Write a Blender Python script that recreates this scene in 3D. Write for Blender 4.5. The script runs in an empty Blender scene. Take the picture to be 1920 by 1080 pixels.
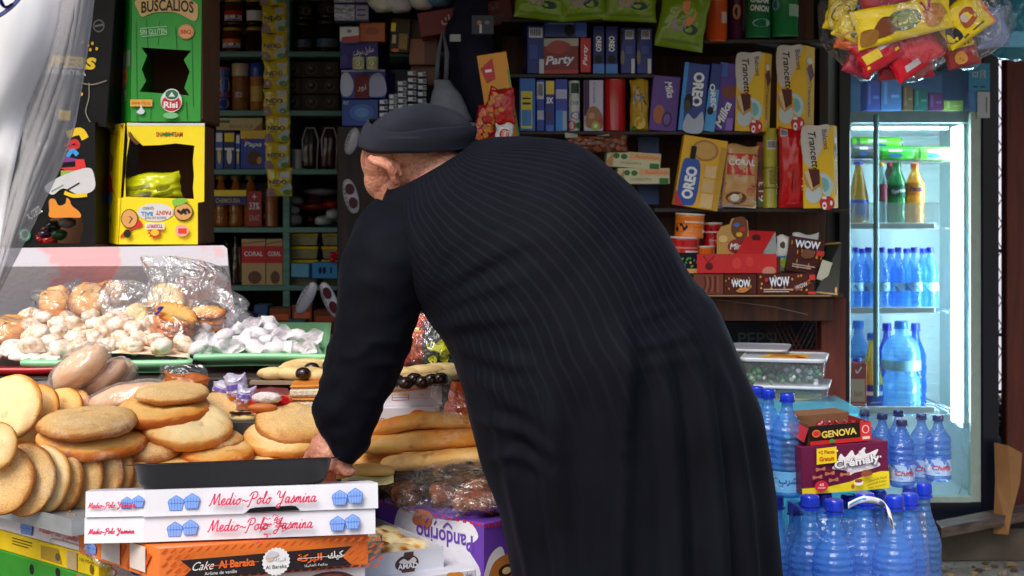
import bpy,math,random
from mathutils import Vector,Matrix,noise
R =math.radians
random.seed(7)
SC =bpy.context.scene
COL =SC.collection

# ------------------------------------------------------------------ camera, world, sun, exposure
F,CX,HY,CZ =2790.0,960.0,400.0,1.25          # focal length in photo pixels, principal point, eye height (m)
cam_data =bpy.data.cameras.new('camera')
cam_data.sensor_width =36.0
cam_data.lens =36.0*F/1920.0
cam_data.shift_y =(HY -540.0)/1920.0
cam_data.clip_start =0.05
cam_data.clip_end =500.0
cam_data.dof.use_dof =True
cam_data.dof.focus_distance =2.75
cam_data.dof.aperture_fstop =11.0
cam =bpy.data.objects.new('camera',cam_data)
cam.location =(0,0,CZ)
cam.rotation_euler =(R(90),0,0)
COL.objects.link(cam)
SC.camera =cam

SUN_EL,SUN_AZ =50.0,-28.0      # azimuth measured from straight behind the camera, negative = to the left
world =bpy.data.worlds.new('World')
SC.world =world
world.use_nodes =True
wn =world.node_tree.nodes
wl =world.node_tree.links
sky =wn.new('ShaderNodeTexSky')
sky.sky_type ='NISHITA'
sky.sun_disc =False
sky.sun_elevation =R(SUN_EL)
sky.sun_rotation =R(180.0 +SUN_AZ*-1.0)
sky.dust_density =4.0
sky.air_density =1.3
sky.ozone_density =1.0
bg =wn['Background']
bg.inputs[1].default_value =0.085
wl.new(sky.outputs[0],bg.inputs[0])
sun_d =bpy.data.lights.new('sun','SUN')
sun_d.energy =1.5
sun_d.angle =R(35)
sun_d.color =(1.0,0.96,0.9)
sun =bpy.data.objects.new('sun',sun_d)
sx =math.sin(R(SUN_AZ))*math.cos(R(SUN_EL))
sy =-math.cos(R(SUN_AZ))*math.cos(R(SUN_EL))
sun.rotation_euler =Vector((sx,sy,math.sin(R(SUN_EL)))).to_track_quat('Z','Y').to_euler()
sun.location =(-2,-3,6)
COL.objects.link(sun)
SC.view_settings.view_transform ='Standard'
SC.view_settings.look ='None'
SC.view_settings.exposure =0.86
SC.view_settings.gamma =1.0
SC.cycles.transparent_max_bounces =24
SC.cycles.max_bounces =8
SC.cycles.diffuse_bounces =4
SC.cycles.caustics_reflective =False
SC.cycles.caustics_refractive =False
SC.cycles.use_denoising =True

# ------------------------------------------------------------------ helpers
def P(px,py,D):
    return Vector(((px -CX)*D/F,D,CZ -(py -HY)*D/F))

def lin(c):
    def g(x):
        x =x/255.0
        return x/12.92 if x <= 0.04045 else ((x +0.055)/1.055) ** 2.4
    return (g(c[0]),g(c[1]),g(c[2]),1.0)

_M ={}
def newmat(name):
    m =bpy.data.materials.new(name)
    m.use_nodes =True
    return m,m.node_tree.nodes,m.node_tree.links,m.node_tree.nodes['Principled BSDF']

def nd(n,typ,**kw):
    o =n.new('ShaderNode' +typ)
    for k,v in kw.items():
        setattr(o,k,v)
    return o

def mat(c,rough=0.5,var=0.16,scale=18.0,bump=0.04,metal=0.0,spec=0.5,coat=0.0,emit=0.0,stretch=(1,1,1)):
    """plain painted / printed surface with faint procedural wear"""
    key =(tuple(c),rough,var,scale,bump,metal,spec,coat,emit,stretch)
    if key in _M:
        return _M[key]
    m,n,l,b =newmat('paint')
    tc =nd(n,'TexCoord')
    mp =nd(n,'Mapping')
    mp.inputs['Scale'].default_value =stretch
    l.new(tc.outputs['Object'],mp.inputs[0])
    nz =nd(n,'TexNoise')
    nz.inputs['Scale'].default_value =scale
    nz.inputs['Detail'].default_value =5.0
    nz.inputs['Roughness'].default_value =0.62
    l.new(mp.outputs[0],nz.inputs['Vector'])
    cr =nd(n,'ValToRGB')
    L =lin(c)
    cr.color_ramp.elements[0].position =0.3
    cr.color_ramp.elements[1].position =0.72
    cr.color_ramp.elements[0].color =tuple(x*(1 -var) for x in L[:3]) +(1,)
    cr.color_ramp.elements[1].color =tuple(min(1,x*(1 +var*0.6) +var*0.006) for x in L[:3]) +(1,)
    l.new(nz.outputs[0],cr.inputs[0])
    l.new(cr.outputs[0],b.inputs['Base Color'])
    b.inputs['Roughness'].default_value =rough
    b.inputs['Metallic'].default_value =metal
    b.inputs['Specular IOR Level'].default_value =spec*min(1.0,.3 +3.0*max(L[:3])) if not coat else spec*.6
    if coat:
        b.inputs['Coat Weight'].default_value =coat
        b.inputs['Coat Roughness'].default_value =0.12
    if bump:
        bp =nd(n,'Bump')
        bp.inputs['Strength'].default_value =min(1.0,bump*5)
        bp.inputs['Distance'].default_value =0.01*min(1,bump*8)
        l.new(nz.outputs[0],bp.inputs['Height'])
        l.new(bp.outputs[0],b.inputs['Normal'])
    if emit:
        b.inputs['Emission Color'].default_value =L
        b.inputs['Emission Strength'].default_value =emit
    _M[key] =m
    return m

def card(c):
    return mat(c,rough=0.42,var=0.12,scale=9,bump=0.03)
def gloss(c):
    return mat(c,rough=0.22,var=0.12,scale=14,bump=0.05,coat=0.4)

def film_mat(tint=(0.93,0.94,0.97),haze=0.10,bumps=0.9,scale=22.0,key='film',whitish=(0.8,0.82,0.86),refl=(.55,0.025)):
    """thin clear plastic: see-through with sharp crinkle highlights"""
    k =(key,tint,haze,bumps,scale,whitish)
    if k in _M:
        return _M[k]
    m,n,l,b =newmat('clear_film')
    n.remove(b)
    out =n['Material Output']
    tr =nd(n,'BsdfTransparent')
    tr.inputs[0].default_value =tint +(1,)
    gl =nd(n,'BsdfGlossy')
    gl.inputs['Roughness'].default_value =0.12
    gl.inputs['Color'].default_value =(0.95,0.97,1,1)
    df =nd(n,'BsdfDiffuse')
    df.inputs[0].default_value =whitish +(1,)
    tc =nd(n,'TexCoord')
    vo =nd(n,'TexNoise')
    vo.inputs['Scale'].default_value =scale
    vo.inputs['Detail'].default_value =3.0
    vo.inputs['Distortion'].default_value =1.6
    l.new(tc.outputs['Object'],vo.inputs['Vector'])
    bp =nd(n,'Bump')
    bp.inputs['Strength'].default_value =bumps
    bp.inputs['Distance'].default_value =0.02
    l.new(vo.outputs[0],bp.inputs['Height'])
    l.new(bp.outputs[0],gl.inputs['Normal'])
    fr =nd(n,'Fresnel')
    fr.inputs['IOR'].default_value =1.5
    l.new(bp.outputs[0],fr.inputs['Normal'])
    add =nd(n,'Math',operation='MULTIPLY_ADD')
    add.inputs[1].default_value =refl[0]
    add.inputs[2].default_value =refl[1]
    l.new(fr.outputs[0],add.inputs[0])
    m1 =nd(n,'MixShader')
    m1.inputs[0].default_value =haze
    l.new(tr.outputs[0],m1.inputs[1])
    l.new(df.outputs[0],m1.inputs[2])
    m2 =nd(n,'MixShader')
    ge =nd(n,'NewGeometry')
    bk =nd(n,'Math',operation='MULTIPLY_ADD')
    bk.inputs[1].default_value =-.97; bk.inputs[2].default_value =1.0
    l.new(ge.outputs['Backfacing'],bk.inputs[0])
    ml =nd(n,'Math',operation='MULTIPLY')
    l.new(add.outputs[0],ml.inputs[0]); l.new(bk.outputs[0],ml.inputs[1])
    l.new(ml.outputs[0],m2.inputs[0])
    l.new(m1.outputs[0],m2.inputs[1])
    l.new(gl.outputs[0],m2.inputs[2])
    l.new(m2.outputs[0],out.inputs[0])
    _M[k] =m
    return m

def tint_mat(c,trans=0.5,rough=0.12,key='tint',ribs=0.0):
    """coloured see-through plastic (bottles)"""
    k =(key,c,trans,rough,ribs)
    if k in _M:
        return _M[k]
    m,n,l,b =newmat('tinted_plastic')
    out =n['Material Output']
    L =lin(c)
    b.inputs['Base Color'].default_value =L
    b.inputs['Roughness'].default_value =rough
    b.inputs['Coat Weight'].default_value =1.0
    b.inputs['Coat IOR'].default_value =1.75
    b.inputs['Coat Roughness'].default_value =0.03
    tc =nd(n,'TexCoord'); nz =nd(n,'TexNoise'); nz.inputs['Scale'].default_value =38; nz.inputs['Distortion'].default_value =1.0
    l.new(tc.outputs['Object'],nz.inputs['Vector'])
    bp =nd(n,'Bump'); bp.inputs['Strength'].default_value =.5; bp.inputs['Distance'].default_value =.006
    wv =nd(n,'TexWave'); wv.bands_direction ='Z'; wv.inputs['Scale'].default_value =22; wv.inputs['Distortion'].default_value =1.4; wv.inputs['Detail Scale'].default_value =2
    l.new(tc.outputs['Object'],wv.inputs['Vector'])
    sm_ =nd(n,'Math',operation='MULTIPLY_ADD'); sm_.inputs[1].default_value =ribs; l.new(wv.outputs[0],sm_.inputs[0]); l.new(nz.outputs[0],sm_.inputs[2])
    l.new(sm_.outputs[0],bp.inputs['Height']); l.new(bp.outputs[0],b.inputs['Coat Normal']); l.new(bp.outputs[0],b.inputs['Normal'])
    tr =nd(n,'BsdfTransparent')
    mx =max(L[:3])
    tr.inputs[0].default_value =tuple(0.55 +0.45*(x/mx) for x in L[:3]) +(1,)
    tl =nd(n,'BsdfTranslucent')
    tl.inputs[0].default_value =tuple(min(1,.05 +x*1.5) for x in L[:3]) +(1,)
    m0 =nd(n,'MixShader')
    m0.inputs[0].default_value =.22
    l.new(b.outputs[0],m0.inputs[1])
    l.new(tl.outputs[0],m0.inputs[2])
    mix =nd(n,'MixShader')
    mix.inputs[0].default_value =1 -trans
    l.new(tr.outputs[0],mix.inputs[1])
    l.new(m0.outputs[0],mix.inputs[2])
    l.new(mix.outputs[0],out.inputs[0])
    _M[k] =m
    return m

_T ={}
def text_geo(s,shear=0.0,bold=0.0,space=1.0):
    k =(s,shear,bold,space)
    if k in _T:
        return _T[k]
    cu =bpy.data.curves.new('lettering','FONT')
    cu.body =s
    cu.shear =shear
    cu.offset =bold
    cu.space_character =space
    cu.resolution_u =3
    cu.align_x ='CENTER'
    o =bpy.data.objects.new('lettering',cu)
    me =bpy.data.meshes.new_from_object(o)
    vs =[v.co.copy() for v in me.vertices]
    fs =[tuple(p.vertices) for p in me.polygons]
    bpy.data.objects.remove(o)
    bpy.data.curves.remove(cu)
    bpy.data.meshes.remove(me)
    if vs:
        x0 =min(v.x for v in vs); x1 =max(v.x for v in vs)
        y0 =min(v.y for v in vs); y1 =max(v.y for v in vs)
        vs =[((v.x -x0)/max(1e-6,x1 -x0) -0.5,(v.y -y0)/max(1e-6,y1 -y0) -0.5) for v in vs]
    _T[k] =(vs,fs)
    return _T[k]

def catmull(pts,n=6,closed=False):
    out =[]
    N =len(pts)
    rng =range(N if closed else N -1)
    for i in rng:
        if closed:
            p0,p1,p2,p3 =pts[(i -1) % N],pts[i],pts[(i +1) % N],pts[(i +2) % N]
        else:
            p0 =pts[max(0,i -1)]; p1 =pts[i]; p2 =pts[i +1]; p3 =pts[min(N -1,i +2)]
        for j in range(n):
            t =j/n
            out.append(tuple(0.5*(2*b +(c -a)*t +(2*a -5*b +4*c -d)*t*t +(3*b -a -3*c +d)*t ** 3)
                             for a,b,c,d in zip(p0,p1,p2,p3)))
    if not closed:
        out.append(tuple(pts[-1]))
    return out

class MB:
    def __init__(self):
        self.v =[]; self.f =[]; self.mi =[]; self.mats =[]; self.sm =[]; self.uv ={}
    def slot(self,m):
        if m not in self.mats:
            self.mats.append(m)
        return self.mats.index(m)
    def add(self,vs,fs,m,M=None,smooth=False,uvs=None):
        o =len(self.v)
        s =self.slot(m)
        for i,p in enumerate(vs):
            p =Vector(p)
            self.v.append(M @ p if M is not None else p)
            if uvs:
                self.uv[o +i] =uvs[i]
        for fc in fs:
            self.f.append(tuple(o +i for i in fc))
            self.mi.append(s)
            self.sm.append(smooth)
        return self
    def box(self,x0,y0,z0,x1,y1,z1,m,M=None,bev=0.0):
        if bev <= 0:
            vs =[(x0,y0,z0),(x1,y0,z0),(x1,y1,z0),(x0,y1,z0),(x0,y0,z1),(x1,y0,z1),(x1,y1,z1),(x0,y1,z1)]
            fs =[(3,2,1,0),(4,5,6,7),(0,1,5,4),(1,2,6,5),(2,3,7,6),(3,0,4,7)]
            return self.add(vs,fs,m,M)
        b =min(bev,(x1 -x0)*.45,(y1 -y0)*.45,(z1 -z0)*.45)
        def loop(ins,z):
            return [(x0 +ins,y0 +b,z),(x0 +b,y0 +ins,z),(x1 -b,y0 +ins,z),(x1 -ins,y0 +b,z),
                    (x1 -ins,y1 -b,z),(x1 -b,y1 -ins,z),(x0 +b,y1 -ins,z),(x0 +ins,y1 -b,z)]
        L =[loop(b,z0),loop(0,z0 +b),loop(0,z1 -b),loop(b,z1)]
        vs =[p for q in L for p in q]
        fs =[tuple(range(7,-1,-1)),tuple(range(24,32))]
        for k in range(3):
            for i in range(8):
                j =(i +1) % 8
                fs.append((k*8 +i,k*8 +j,k*8 +8 +j,k*8 +8 +i))
        return self.add(vs,fs,m,M)
    def lathe(self,prof,m,seg=24,M=None,smooth=True,cap0=True,cap1=True,fn=None):
        vs =[]
        for r,z in prof:
            for i in range(seg):
                a =2*math.pi*i/seg
                rr =fn(a,z,r) if fn else r
                vs.append((rr*math.cos(a),rr*math.sin(a),z))
        fs =[]
        for k in range(len(prof) -1):
            for i in range(seg):
                j =(i +1) % seg
                fs.append((k*seg +i,k*seg +j,(k +1)*seg +j,(k +1)*seg +i))
        self.add(vs,fs,m,M,smooth)
        if cap0:
            self.add(vs[:seg],[tuple(range(seg -1,-1,-1))],m,M)
        if cap1:
            self.add(vs[-seg:],[tuple(range(seg))],m,M)
        return self
    def loft(self,rings,m,smooth=True,cap=True,M=None,closed=True):
        n =len(rings[0])
        vs =[p for r in rings for p in r]
        fs =[]
        for k in range(len(rings) -1):
            for i in range(n if closed else n -1):
                j =(i +1) % n
                fs.append((k*n +i,k*n +j,(k +1)*n +j,(k +1)*n +i))
        if cap and closed:
            fs.append(tuple(range(n -1,-1,-1)))
            fs.append(tuple((len(rings) -1)*n +i for i in range(n)))
        return self.add(vs,fs,m,M,smooth)
    def tube(self,pts,r,m,seg=8,M=None,cap=True):
        pts =[Vector(p) for p in pts]
        rs =r if isinstance(r,(list,tuple)) else [r]*len(pts)
        rings =[]
        up =None
        for i,p in enumerate(pts):
            d =(pts[min(i +1,len(pts) -1)] -pts[max(i -1,0)]).normalized()
            if up is None:
                up =Vector((0,0,1)) if abs(d.z) < 0.9 else Vector((1,0,0))
            a =d.cross(up).normalized()
            b =a.cross(d).normalized()
            up =b
            rings.append([p +(a*math.cos(t) +b*math.sin(t))*rs[i] for t in [2*math.pi*k/seg for k in range(seg)]])
        return self.loft(rings,m,True,cap,M)
    def grid(self,pts,m,smooth=True,M=None,uvs=None):
        nr,nc =len(pts),len(pts[0])
        vs =[p for r in pts for p in r]
        fs =[(r*nc +c,r*nc +c +1,(r +1)*nc +c +1,(r +1)*nc +c) for r in range(nr -1) for c in range(nc -1)]
        return self.add(vs,fs,m,M,smooth,uvs)
    def sphere(self,c,rad,m,seg=16,rings=10,M=None,fn=None,bend=None):
        vs =[];
        if not isinstance(rad,(tuple,list)):
            rad =(rad,rad,rad)
        for k in range(rings +1):
            t =math.pi*k/rings
            for i in range(seg):
                a =2*math.pi*i/seg
                d =Vector((math.sin(t)*math.cos(a),math.sin(t)*math.sin(a),-math.cos(t)))
                s =fn(d) if fn else 1.0
                p =Vector((d.x*rad[0],d.y*rad[1],d.z*rad[2]))*s
                vs.append(p +Vector(c))
        fs =[]
        for k in range(rings):
            for i in range(seg):
                j =(i +1) % seg
                if k == 0:
                    fs.append((0,(k +1)*seg +j,(k +1)*seg +i))
                elif k == rings -1:
                    fs.append((k*seg +i,k*seg +j,rings*seg))
                else:
                    fs.append((k*seg +i,k*seg +j,(k +1)*seg +j,(k +1)*seg +i))
        return self.add(vs,fs,m,M,True)
    # --- printed artwork lying on a face: fr(u, v, off) -> point; W, H = size of the face in metres
    def art(self,items,fr,W,H,sub=1,step=0.0004,off0=0.0005):
        off =off0
        for it in items:
            k =it[0]
            if k == 'r':
                _,x0,y0,x1,y1,c =it[:6]
                n =sub
                pts =[[fr(x0 +(x1 -x0)*i/n,y,off) for i in range(n +1)] for y in (y0,y1)]
                self.grid(pts,cm(c),sub > 1)
            elif k == 'e':
                _,cx,cy,rx,ry,c =it[:6]
                N =22
                self.add([fr(cx +rx*math.cos(2*math.pi*i/N),cy +ry*math.sin(2*math.pi*i/N),off) for i in range(N)],[tuple(range(N))],cm(c))
            elif k == 'p':
                pts =it[1]
                self.add([fr(x,y,off) for x,y in pts],[tuple(range(len(pts)))],cm(it[2]))
            elif k == 'b':      # smooth closed blob
                pts =catmull(it[1],4,True)
                c0 =(sum(p[0] for p in pts)/len(pts),sum(p[1] for p in pts)/len(pts))
                self.add([fr(x,y,off) for x,y in pts],[tuple(range(len(pts)))],cm(it[2]))
            elif k == 'l':      # brush line: ('l', pts, width as share of H, colour)
                pts =catmull(it[1],5) if len(it[1]) > 2 else it[1]
                w =it[2]*H
                a =[]; b =[]
                for i,(x,y) in enumerate(pts):
                    q0 =pts[max(0,i -1)]; q1 =pts[min(len(pts) -1,i +1)]
                    dx,dy =(q1[0] -q0[0])*W,(q1[1] -q0[1])*H
                    d =math.hypot(dx,dy) or 1e-6
                    nx,ny =-dy/d*w/2/W,dx/d*w/2/H
                    a.append(fr(x +nx,y +ny,off)); b.append(fr(x -nx,y -ny,off))
                self.grid([b,a],cm(it[3]),False)
            elif k == 't':      # ('t', text, cx, cy, w, h, colour, {rot, shear, bold})
                _,s,cx,cy,w,h,c =it[:7]
                op =it[7] if len(it) > 7 else {}
                rot =R(op.get('rot',0))
                vs,fs =text_geo(s,op.get('shear',0.0),op.get('bold',0.0))
                turned =abs(math.sin(rot)) > 0.7
                wm,hm =(w*H,h*W) if turned else (w*W,h*H)
                out =[]
                for x,y in vs:
                    a,b =x*wm,y*hm
                    if 'arc' in op:
                        b -=op['arc']*hm*(x*2) ** 2
                    out.append(fr(cx +(a*math.cos(rot) -b*math.sin(rot))/W,cy +(a*math.sin(rot) +b*math.cos(rot))/H,off))
                self.add(out,fs,cm(c))
            elif k == 's':      # handwriting: ('s', text, x, y, xheight share, colour, width share)
                _,s,x,y,xh,c,wd =it[:7]
                for st in script(s):
                    q =[(x +(a*1.14 +0.22*b)*xh*H/W,y +b*xh) for a,b in st]
                    self.art([('l',q,wd,c)],fr,W,H,step=0,off0=off)
            off += step
        return self
    def build(self,name,parent=None,loc=None,rot=None,mods=None):
        me =bpy.data.meshes.new(name)
        me.from_pydata([tuple(p) for p in self.v],[],self.f)
        for m in self.mats:
            me.materials.append(m)
        me.polygons.foreach_set('material_index',self.mi)
        me.polygons.foreach_set('use_smooth',self.sm)
        if self.uv:
            uvl =me.uv_layers.new(name='UVMap')
            for lp in me.loops:
                uvl.data[lp.index].uv =self.uv.get(lp.vertex_index,(0,0))
        me.update()
        o =bpy.data.objects.new(name,me)
        COL.objects.link(o)
        if loc is not None: o.location =loc
        if rot is not None: o.rotation_euler =rot
        if parent is not None: o.parent =parent
        return o

SHINY =set()
def cm(c):
    if not isinstance(c,(tuple,list)):
        return c
    return mat(tuple(c),rough=0.4,var=0.10,scale=25,bump=0.0)

GL ={'M': (1.65,[[(0,.0),(.2,.1),(.42,1.2),(.55,1.85),(.62,.8),(.72,.15),(1.0,1.2),(1.25,1.85),(1.3,.8),(1.38,.1),(1.65,.15)]]),
      'e': (.72,[[(0,.35),(.35,.5),(.5,.85),(.3,1),(.08,.55),(.2,.08),(.48,.05),(.74,.3)]]),
      'd': (.9,[[(.5,.9),(.2,.92),(.05,.4),(.2,.05),(.45,.35),(.62,1.1),(.72,1.95)],[(.7,1.9),(.56,.3),(.66,.05),(.9,.22)]]),
      'i': (.48,[[(0,.3),(.18,.95),(.14,.2),(.28,.05),(.5,.3)],[(.24,1.32),(.3,1.45)]]),
      'o': (.8,[[(.4,.95),(.1,.6),(.15,.12),(.4,.05),(.6,.5),(.4,.95),(.82,.8)]]),
      '~': (1.0,[[(.05,.5),(.3,.68),(.62,.45),(.95,.62)]]),
      'P': (1.15,[[(.5,1.7),(.32,.6),(.12,-.35),(-.1,-.3)],[(0,1.3),(.3,1.85),(.9,1.95),(1.1,1.4),(.75,.9),(.4,.95)]]),
      'l': (.5,[[(0,.2),(.35,1.4),(.4,1.95),(.25,1.85),(.14,.5),(.26,.05),(.52,.25)]]),
      'Y': (1.25,[[(-.1,1.4),(.1,1.95),(.3,1.8),(.32,1.1),(.55,.9),(.85,1.3),(1.05,1.95)],[(1.05,1.95),(.85,.6),(.55,-.6),(.2,-.6),(.3,-.2),(.9,.1)]]),
      'a': (.85,[[(.5,.9),(.2,.95),(.05,.4),(.2,.05),(.45,.4),(.57,.95)],[(.57,.95),(.52,.2),(.62,.05),(.88,.25)]]),
      's': (.62,[[(0,.15),(.28,.9),(.33,1.1),(.45,.4),(.27,.05),(.02,.12)],[(.27,.05),(.64,.28)]]),
      'm': (1.0,[[(0,.2),(.1,.95),(.1,.05)],[(.1,.5),(.3,.97),(.4,.8),(.38,.05)],[(.38,.5),(.6,.97),(.7,.8),(.68,.2),(.78,.05),(1.0,.28)]]),
      'n': (.75,[[(0,.2),(.1,.95),(.1,.05)],[(.1,.5),(.33,.97),(.43,.8),(.41,.2),(.52,.05),(.77,.28)]]),
      ' ': (.7,[])}
def script(s):
    x =0; out =[]
    for ch in s:
        adv,sts =GL[ch]
        for st in sts:
            out.append([(x +a,b) for a,b in st])
        x += adv
    return out

def tag(o,label,cat=None,group=None,kind=None):
    o['label'] =label
    if cat: o['category'] =cat
    if group: o['group'] =group
    if kind: o['kind'] =kind
    return o

def thing(name,label,cat,loc=(0,0,0),rot=(0,0,0),group=None):
    o =bpy.data.objects.new(name,None)
    o.empty_display_size =0.05
    COL.objects.link(o)
    o.location =loc
    o.rotation_euler =rot
    return tag(o,label,cat,group)

def dup(root,loc=None,rot=None,label=None,scale=None):
    r =root.copy()
    COL.objects.link(r)
    if loc is not None: r.location =loc
    if rot is not None: r.rotation_euler =rot
    if scale is not None: r.scale =scale
    if label: r['label'] =label
    for ch in list(root.children):
        c =ch.copy(); COL.objects.link(c); c.parent =r
        for g in list(ch.children):
            d =g.copy(); COL.objects.link(d); d.parent =c
    return r

def boxframes(w,d,h):
    return {'F': (lambda u,v,o: Vector((-w/2 +u*w,-d/2 -o,v*h)),w,h),
            'L': (lambda u,v,o: Vector((-w/2 -o,d/2 -u*d,v*h)),d,h),
            'R': (lambda u,v,o: Vector((w/2 +o,-d/2 +u*d,v*h)),d,h),
            'T': (lambda u,v,o: Vector((-w/2 +u*w,-d/2 +v*d,h +o)),w,d)}

def cylframe(r,z0,h,span=R(170)):
    def fr(u,v,o):
        a =-math.pi/2 +(u -0.5)*span
        return Vector(((r +o)*math.cos(a),(r +o)*math.sin(a),z0 +v*h))
    return fr,r*span,h

def fold(seed,a,scale):
    s =Vector((seed*3.7,seed*1.3,seed*5.1))
    return lambda p: a*noise.noise(Vector(p)*scale +s)

# a packed box standing on a shelf; rect in photo pixels of its front face at distance D
def pack(name,label,cat,rect,D,d,c,art=None,yaw=0,roll=0,pitch=0,group=None,bev=0.0015,m=None,soft=0.0):
    x0,y0,x1,y1 =rect
    k =D/F
    w,h =(x1 -x0)*k,(y1 -y0)*k
    base =P((x0 +x1)/2,y1,D)
    base.y += d/2
    b =MB()
    mm =m or card(c)
    b.box(-w/2,-d/2,0,w/2,d/2,h,mm,bev=bev)
    frs =boxframes(w,d,h)
    for face,items in (art or {}).items():
        fr,W,H =frs[face]
        b.art(items,fr,W,H)
    o =b.build(name,None,base,(R(pitch),R(roll),R(yaw)))
    return tag(o,label,cat,group)

# box given by its front-left edge and the pixel column of its front-right edge, turned by yaw
def corner_box(pxL,pyT,pyB,DL,pxR,yaw):
    a =R(yaw)
    t =(pxR -CX)/F
    XL =(pxL -CX)*DL/F
    w =(t*DL -XL)/(math.cos(a) -t*math.sin(a))
    h =(pyB -pyT)*DL/F
    org =P(pxL,pyB,DL)
    return org,w,h,Matrix.Translation(org) @ Matrix.Rotation(a,4,'Z')
# ------------------------------------------------------------------ the setting
def ground_mat():
    m,n,l,b =newmat('worn_concrete')
    tc =nd(n,'TexCoord')
    a =nd(n,'TexNoise'); a.inputs['Scale'].default_value =3.0; a.inputs['Detail'].default_value =8
    v =nd(n,'TexVoronoi'); v.inputs['Scale'].default_value =70.0
    g =nd(n,'TexNoise'); g.inputs['Scale'].default_value =60.0; g.inputs['Detail'].default_value =6
    for t in (a,v,g):
        l.new(tc.outputs['Object'],t.inputs['Vector'])
    cr =nd(n,'ValToRGB')
    cr.color_ramp.elements[0].position =.32; cr.color_ramp.elements[0].color =(.12,.105,.09,1)
    cr.color_ramp.elements[1].position =.7; cr.color_ramp.elements[1].color =(.36,.33,.28,1)
    mx =nd(n,'Mix',data_type='FLOAT'); mx.inputs[0].default_value =.5
    l.new(a.outputs[0],mx.inputs[2]); l.new(g.outputs[0],mx.inputs[3])
    l.new(mx.outputs[0],cr.inputs[0]); l.new(cr.outputs[0],b.inputs['Base Color'])
    bp =nd(n,'Bump'); bp.inputs['Strength'].default_value =.9; bp.inputs['Distance'].default_value =.012
    l.new(g.outputs[0],bp.inputs['Height']); l.new(bp.outputs[0],b.inputs['Normal'])
    b.inputs['Roughness'].default_value =.85
    return m

b =MB()
pts =[]
for i in range(61):
    row =[]
    for j in range(61):
        x =-60 +2.0*j; y =-60 +2.0*i
        row.append((x,y,0))
    pts.append(row)
b.grid(pts,ground_mat())
g =b.build('ground'); tag(g,'rough worn concrete ground in front of the fridge','ground',kind='structure')

def wall_mat(c1,c2,sc=4):
    m,n,l,b =newmat('plaster')
    tc =nd(n,'TexCoord')
    a =nd(n,'TexNoise'); a.inputs['Scale'].default_value =sc; a.inputs['Detail'].default_value =8
    l.new(tc.outputs['Object'],a.inputs['Vector'])
    cr =nd(n,'ValToRGB')
    cr.color_ramp.elements[0].position =.35; cr.color_ramp.elements[0].color =lin(c1)
    cr.color_ramp.elements[1].position =.7; cr.color_ramp.elements[1].color =lin(c2)
    l.new(a.outputs[0],cr.inputs[0]); l.new(cr.outputs[0],b.inputs['Base Color'])
    bp =nd(n,'Bump'); bp.inputs['Strength'].default_value =.4; bp.inputs['Distance'].default_value =.01
    l.new(a.outputs[0],bp.inputs['Height']); l.new(bp.outputs[0],b.inputs['Normal'])
    b.inputs['Roughness'].default_value =.9
    return m
def wood_mat(c1,c2,sc=6,rough=.6,stretch=(1,1,.08),key=None):
    m,n,l,b =newmat('wood')
    tc =nd(n,'TexCoord'); mp =nd(n,'Mapping'); mp.inputs['Scale'].default_value =stretch
    l.new(tc.outputs['Object'],mp.inputs[0])
    a =nd(n,'TexNoise'); a.inputs['Scale'].default_value =sc*8; a.inputs['Detail'].default_value =7; a.inputs['Distortion'].default_value =1.2
    l.new(mp.outputs[0],a.inputs['Vector'])
    cr =nd(n,'ValToRGB')
    cr.color_ramp.elements[0].position =.3; cr.color_ramp.elements[0].color =lin(c1)
    cr.color_ramp.elements[1].position =.72; cr.color_ramp.elements[1].color =lin(c2)
    l.new(a.outputs[0],cr.inputs[0]); l.new(cr.outputs[0],b.inputs['Base Color'])
    bp =nd(n,'Bump'); bp.inputs['Strength'].default_value =.35; bp.inputs['Distance'].default_value =.004
    l.new(a.outputs[0],bp.inputs['Height']); l.new(bp.outputs[0],b.inputs['Normal'])
    b.inputs['Roughness'].default_value =rough
    return m
DARKWALL =wall_mat((52,48,46),(80,75,70))
TEAL =wood_mat((78,122,112),(112,158,146),sc=3,rough=.5,stretch=(.1,1,1))
BROWNW =wood_mat((62,34,22),(104,60,38),sc=4)
REDW =wood_mat((84,30,20),(122,50,34),sc=4)
DARKW =wood_mat((30,24,22),(58,44,36),sc=4)

shop =thing('shop_kiosk','dark shop interior open to the street, walls and roof around the shelves','shop',(0,5,0))
def inshop(name,m,*bx):
    b =MB()
    for q in bx:
        b.box(*q,m)
    o =b.build(name,shop); o.location =(0,-5,0)
    return o
inshop('back_wall',DARKWALL,(-2.6,5.62,0.0,1.12,5.74,2.7))
inshop('side_wall',DARKWALL,(-2.72,3.9,0.0,-2.6,5.74,2.7))
inshop('side_wall',DARKWALL,(1.0,5.0,0.0,1.06,5.62,2.7))
inshop('roof',wall_mat((60,55,50),(90,84,78)),(-3.2,3.35,2.02,2.25,6.3,2.12))
inshop('floor_slab',wall_mat((70,64,58),(100,92,84)),(-2.6,4.15,0.0,1.0,5.62,0.1))
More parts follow.
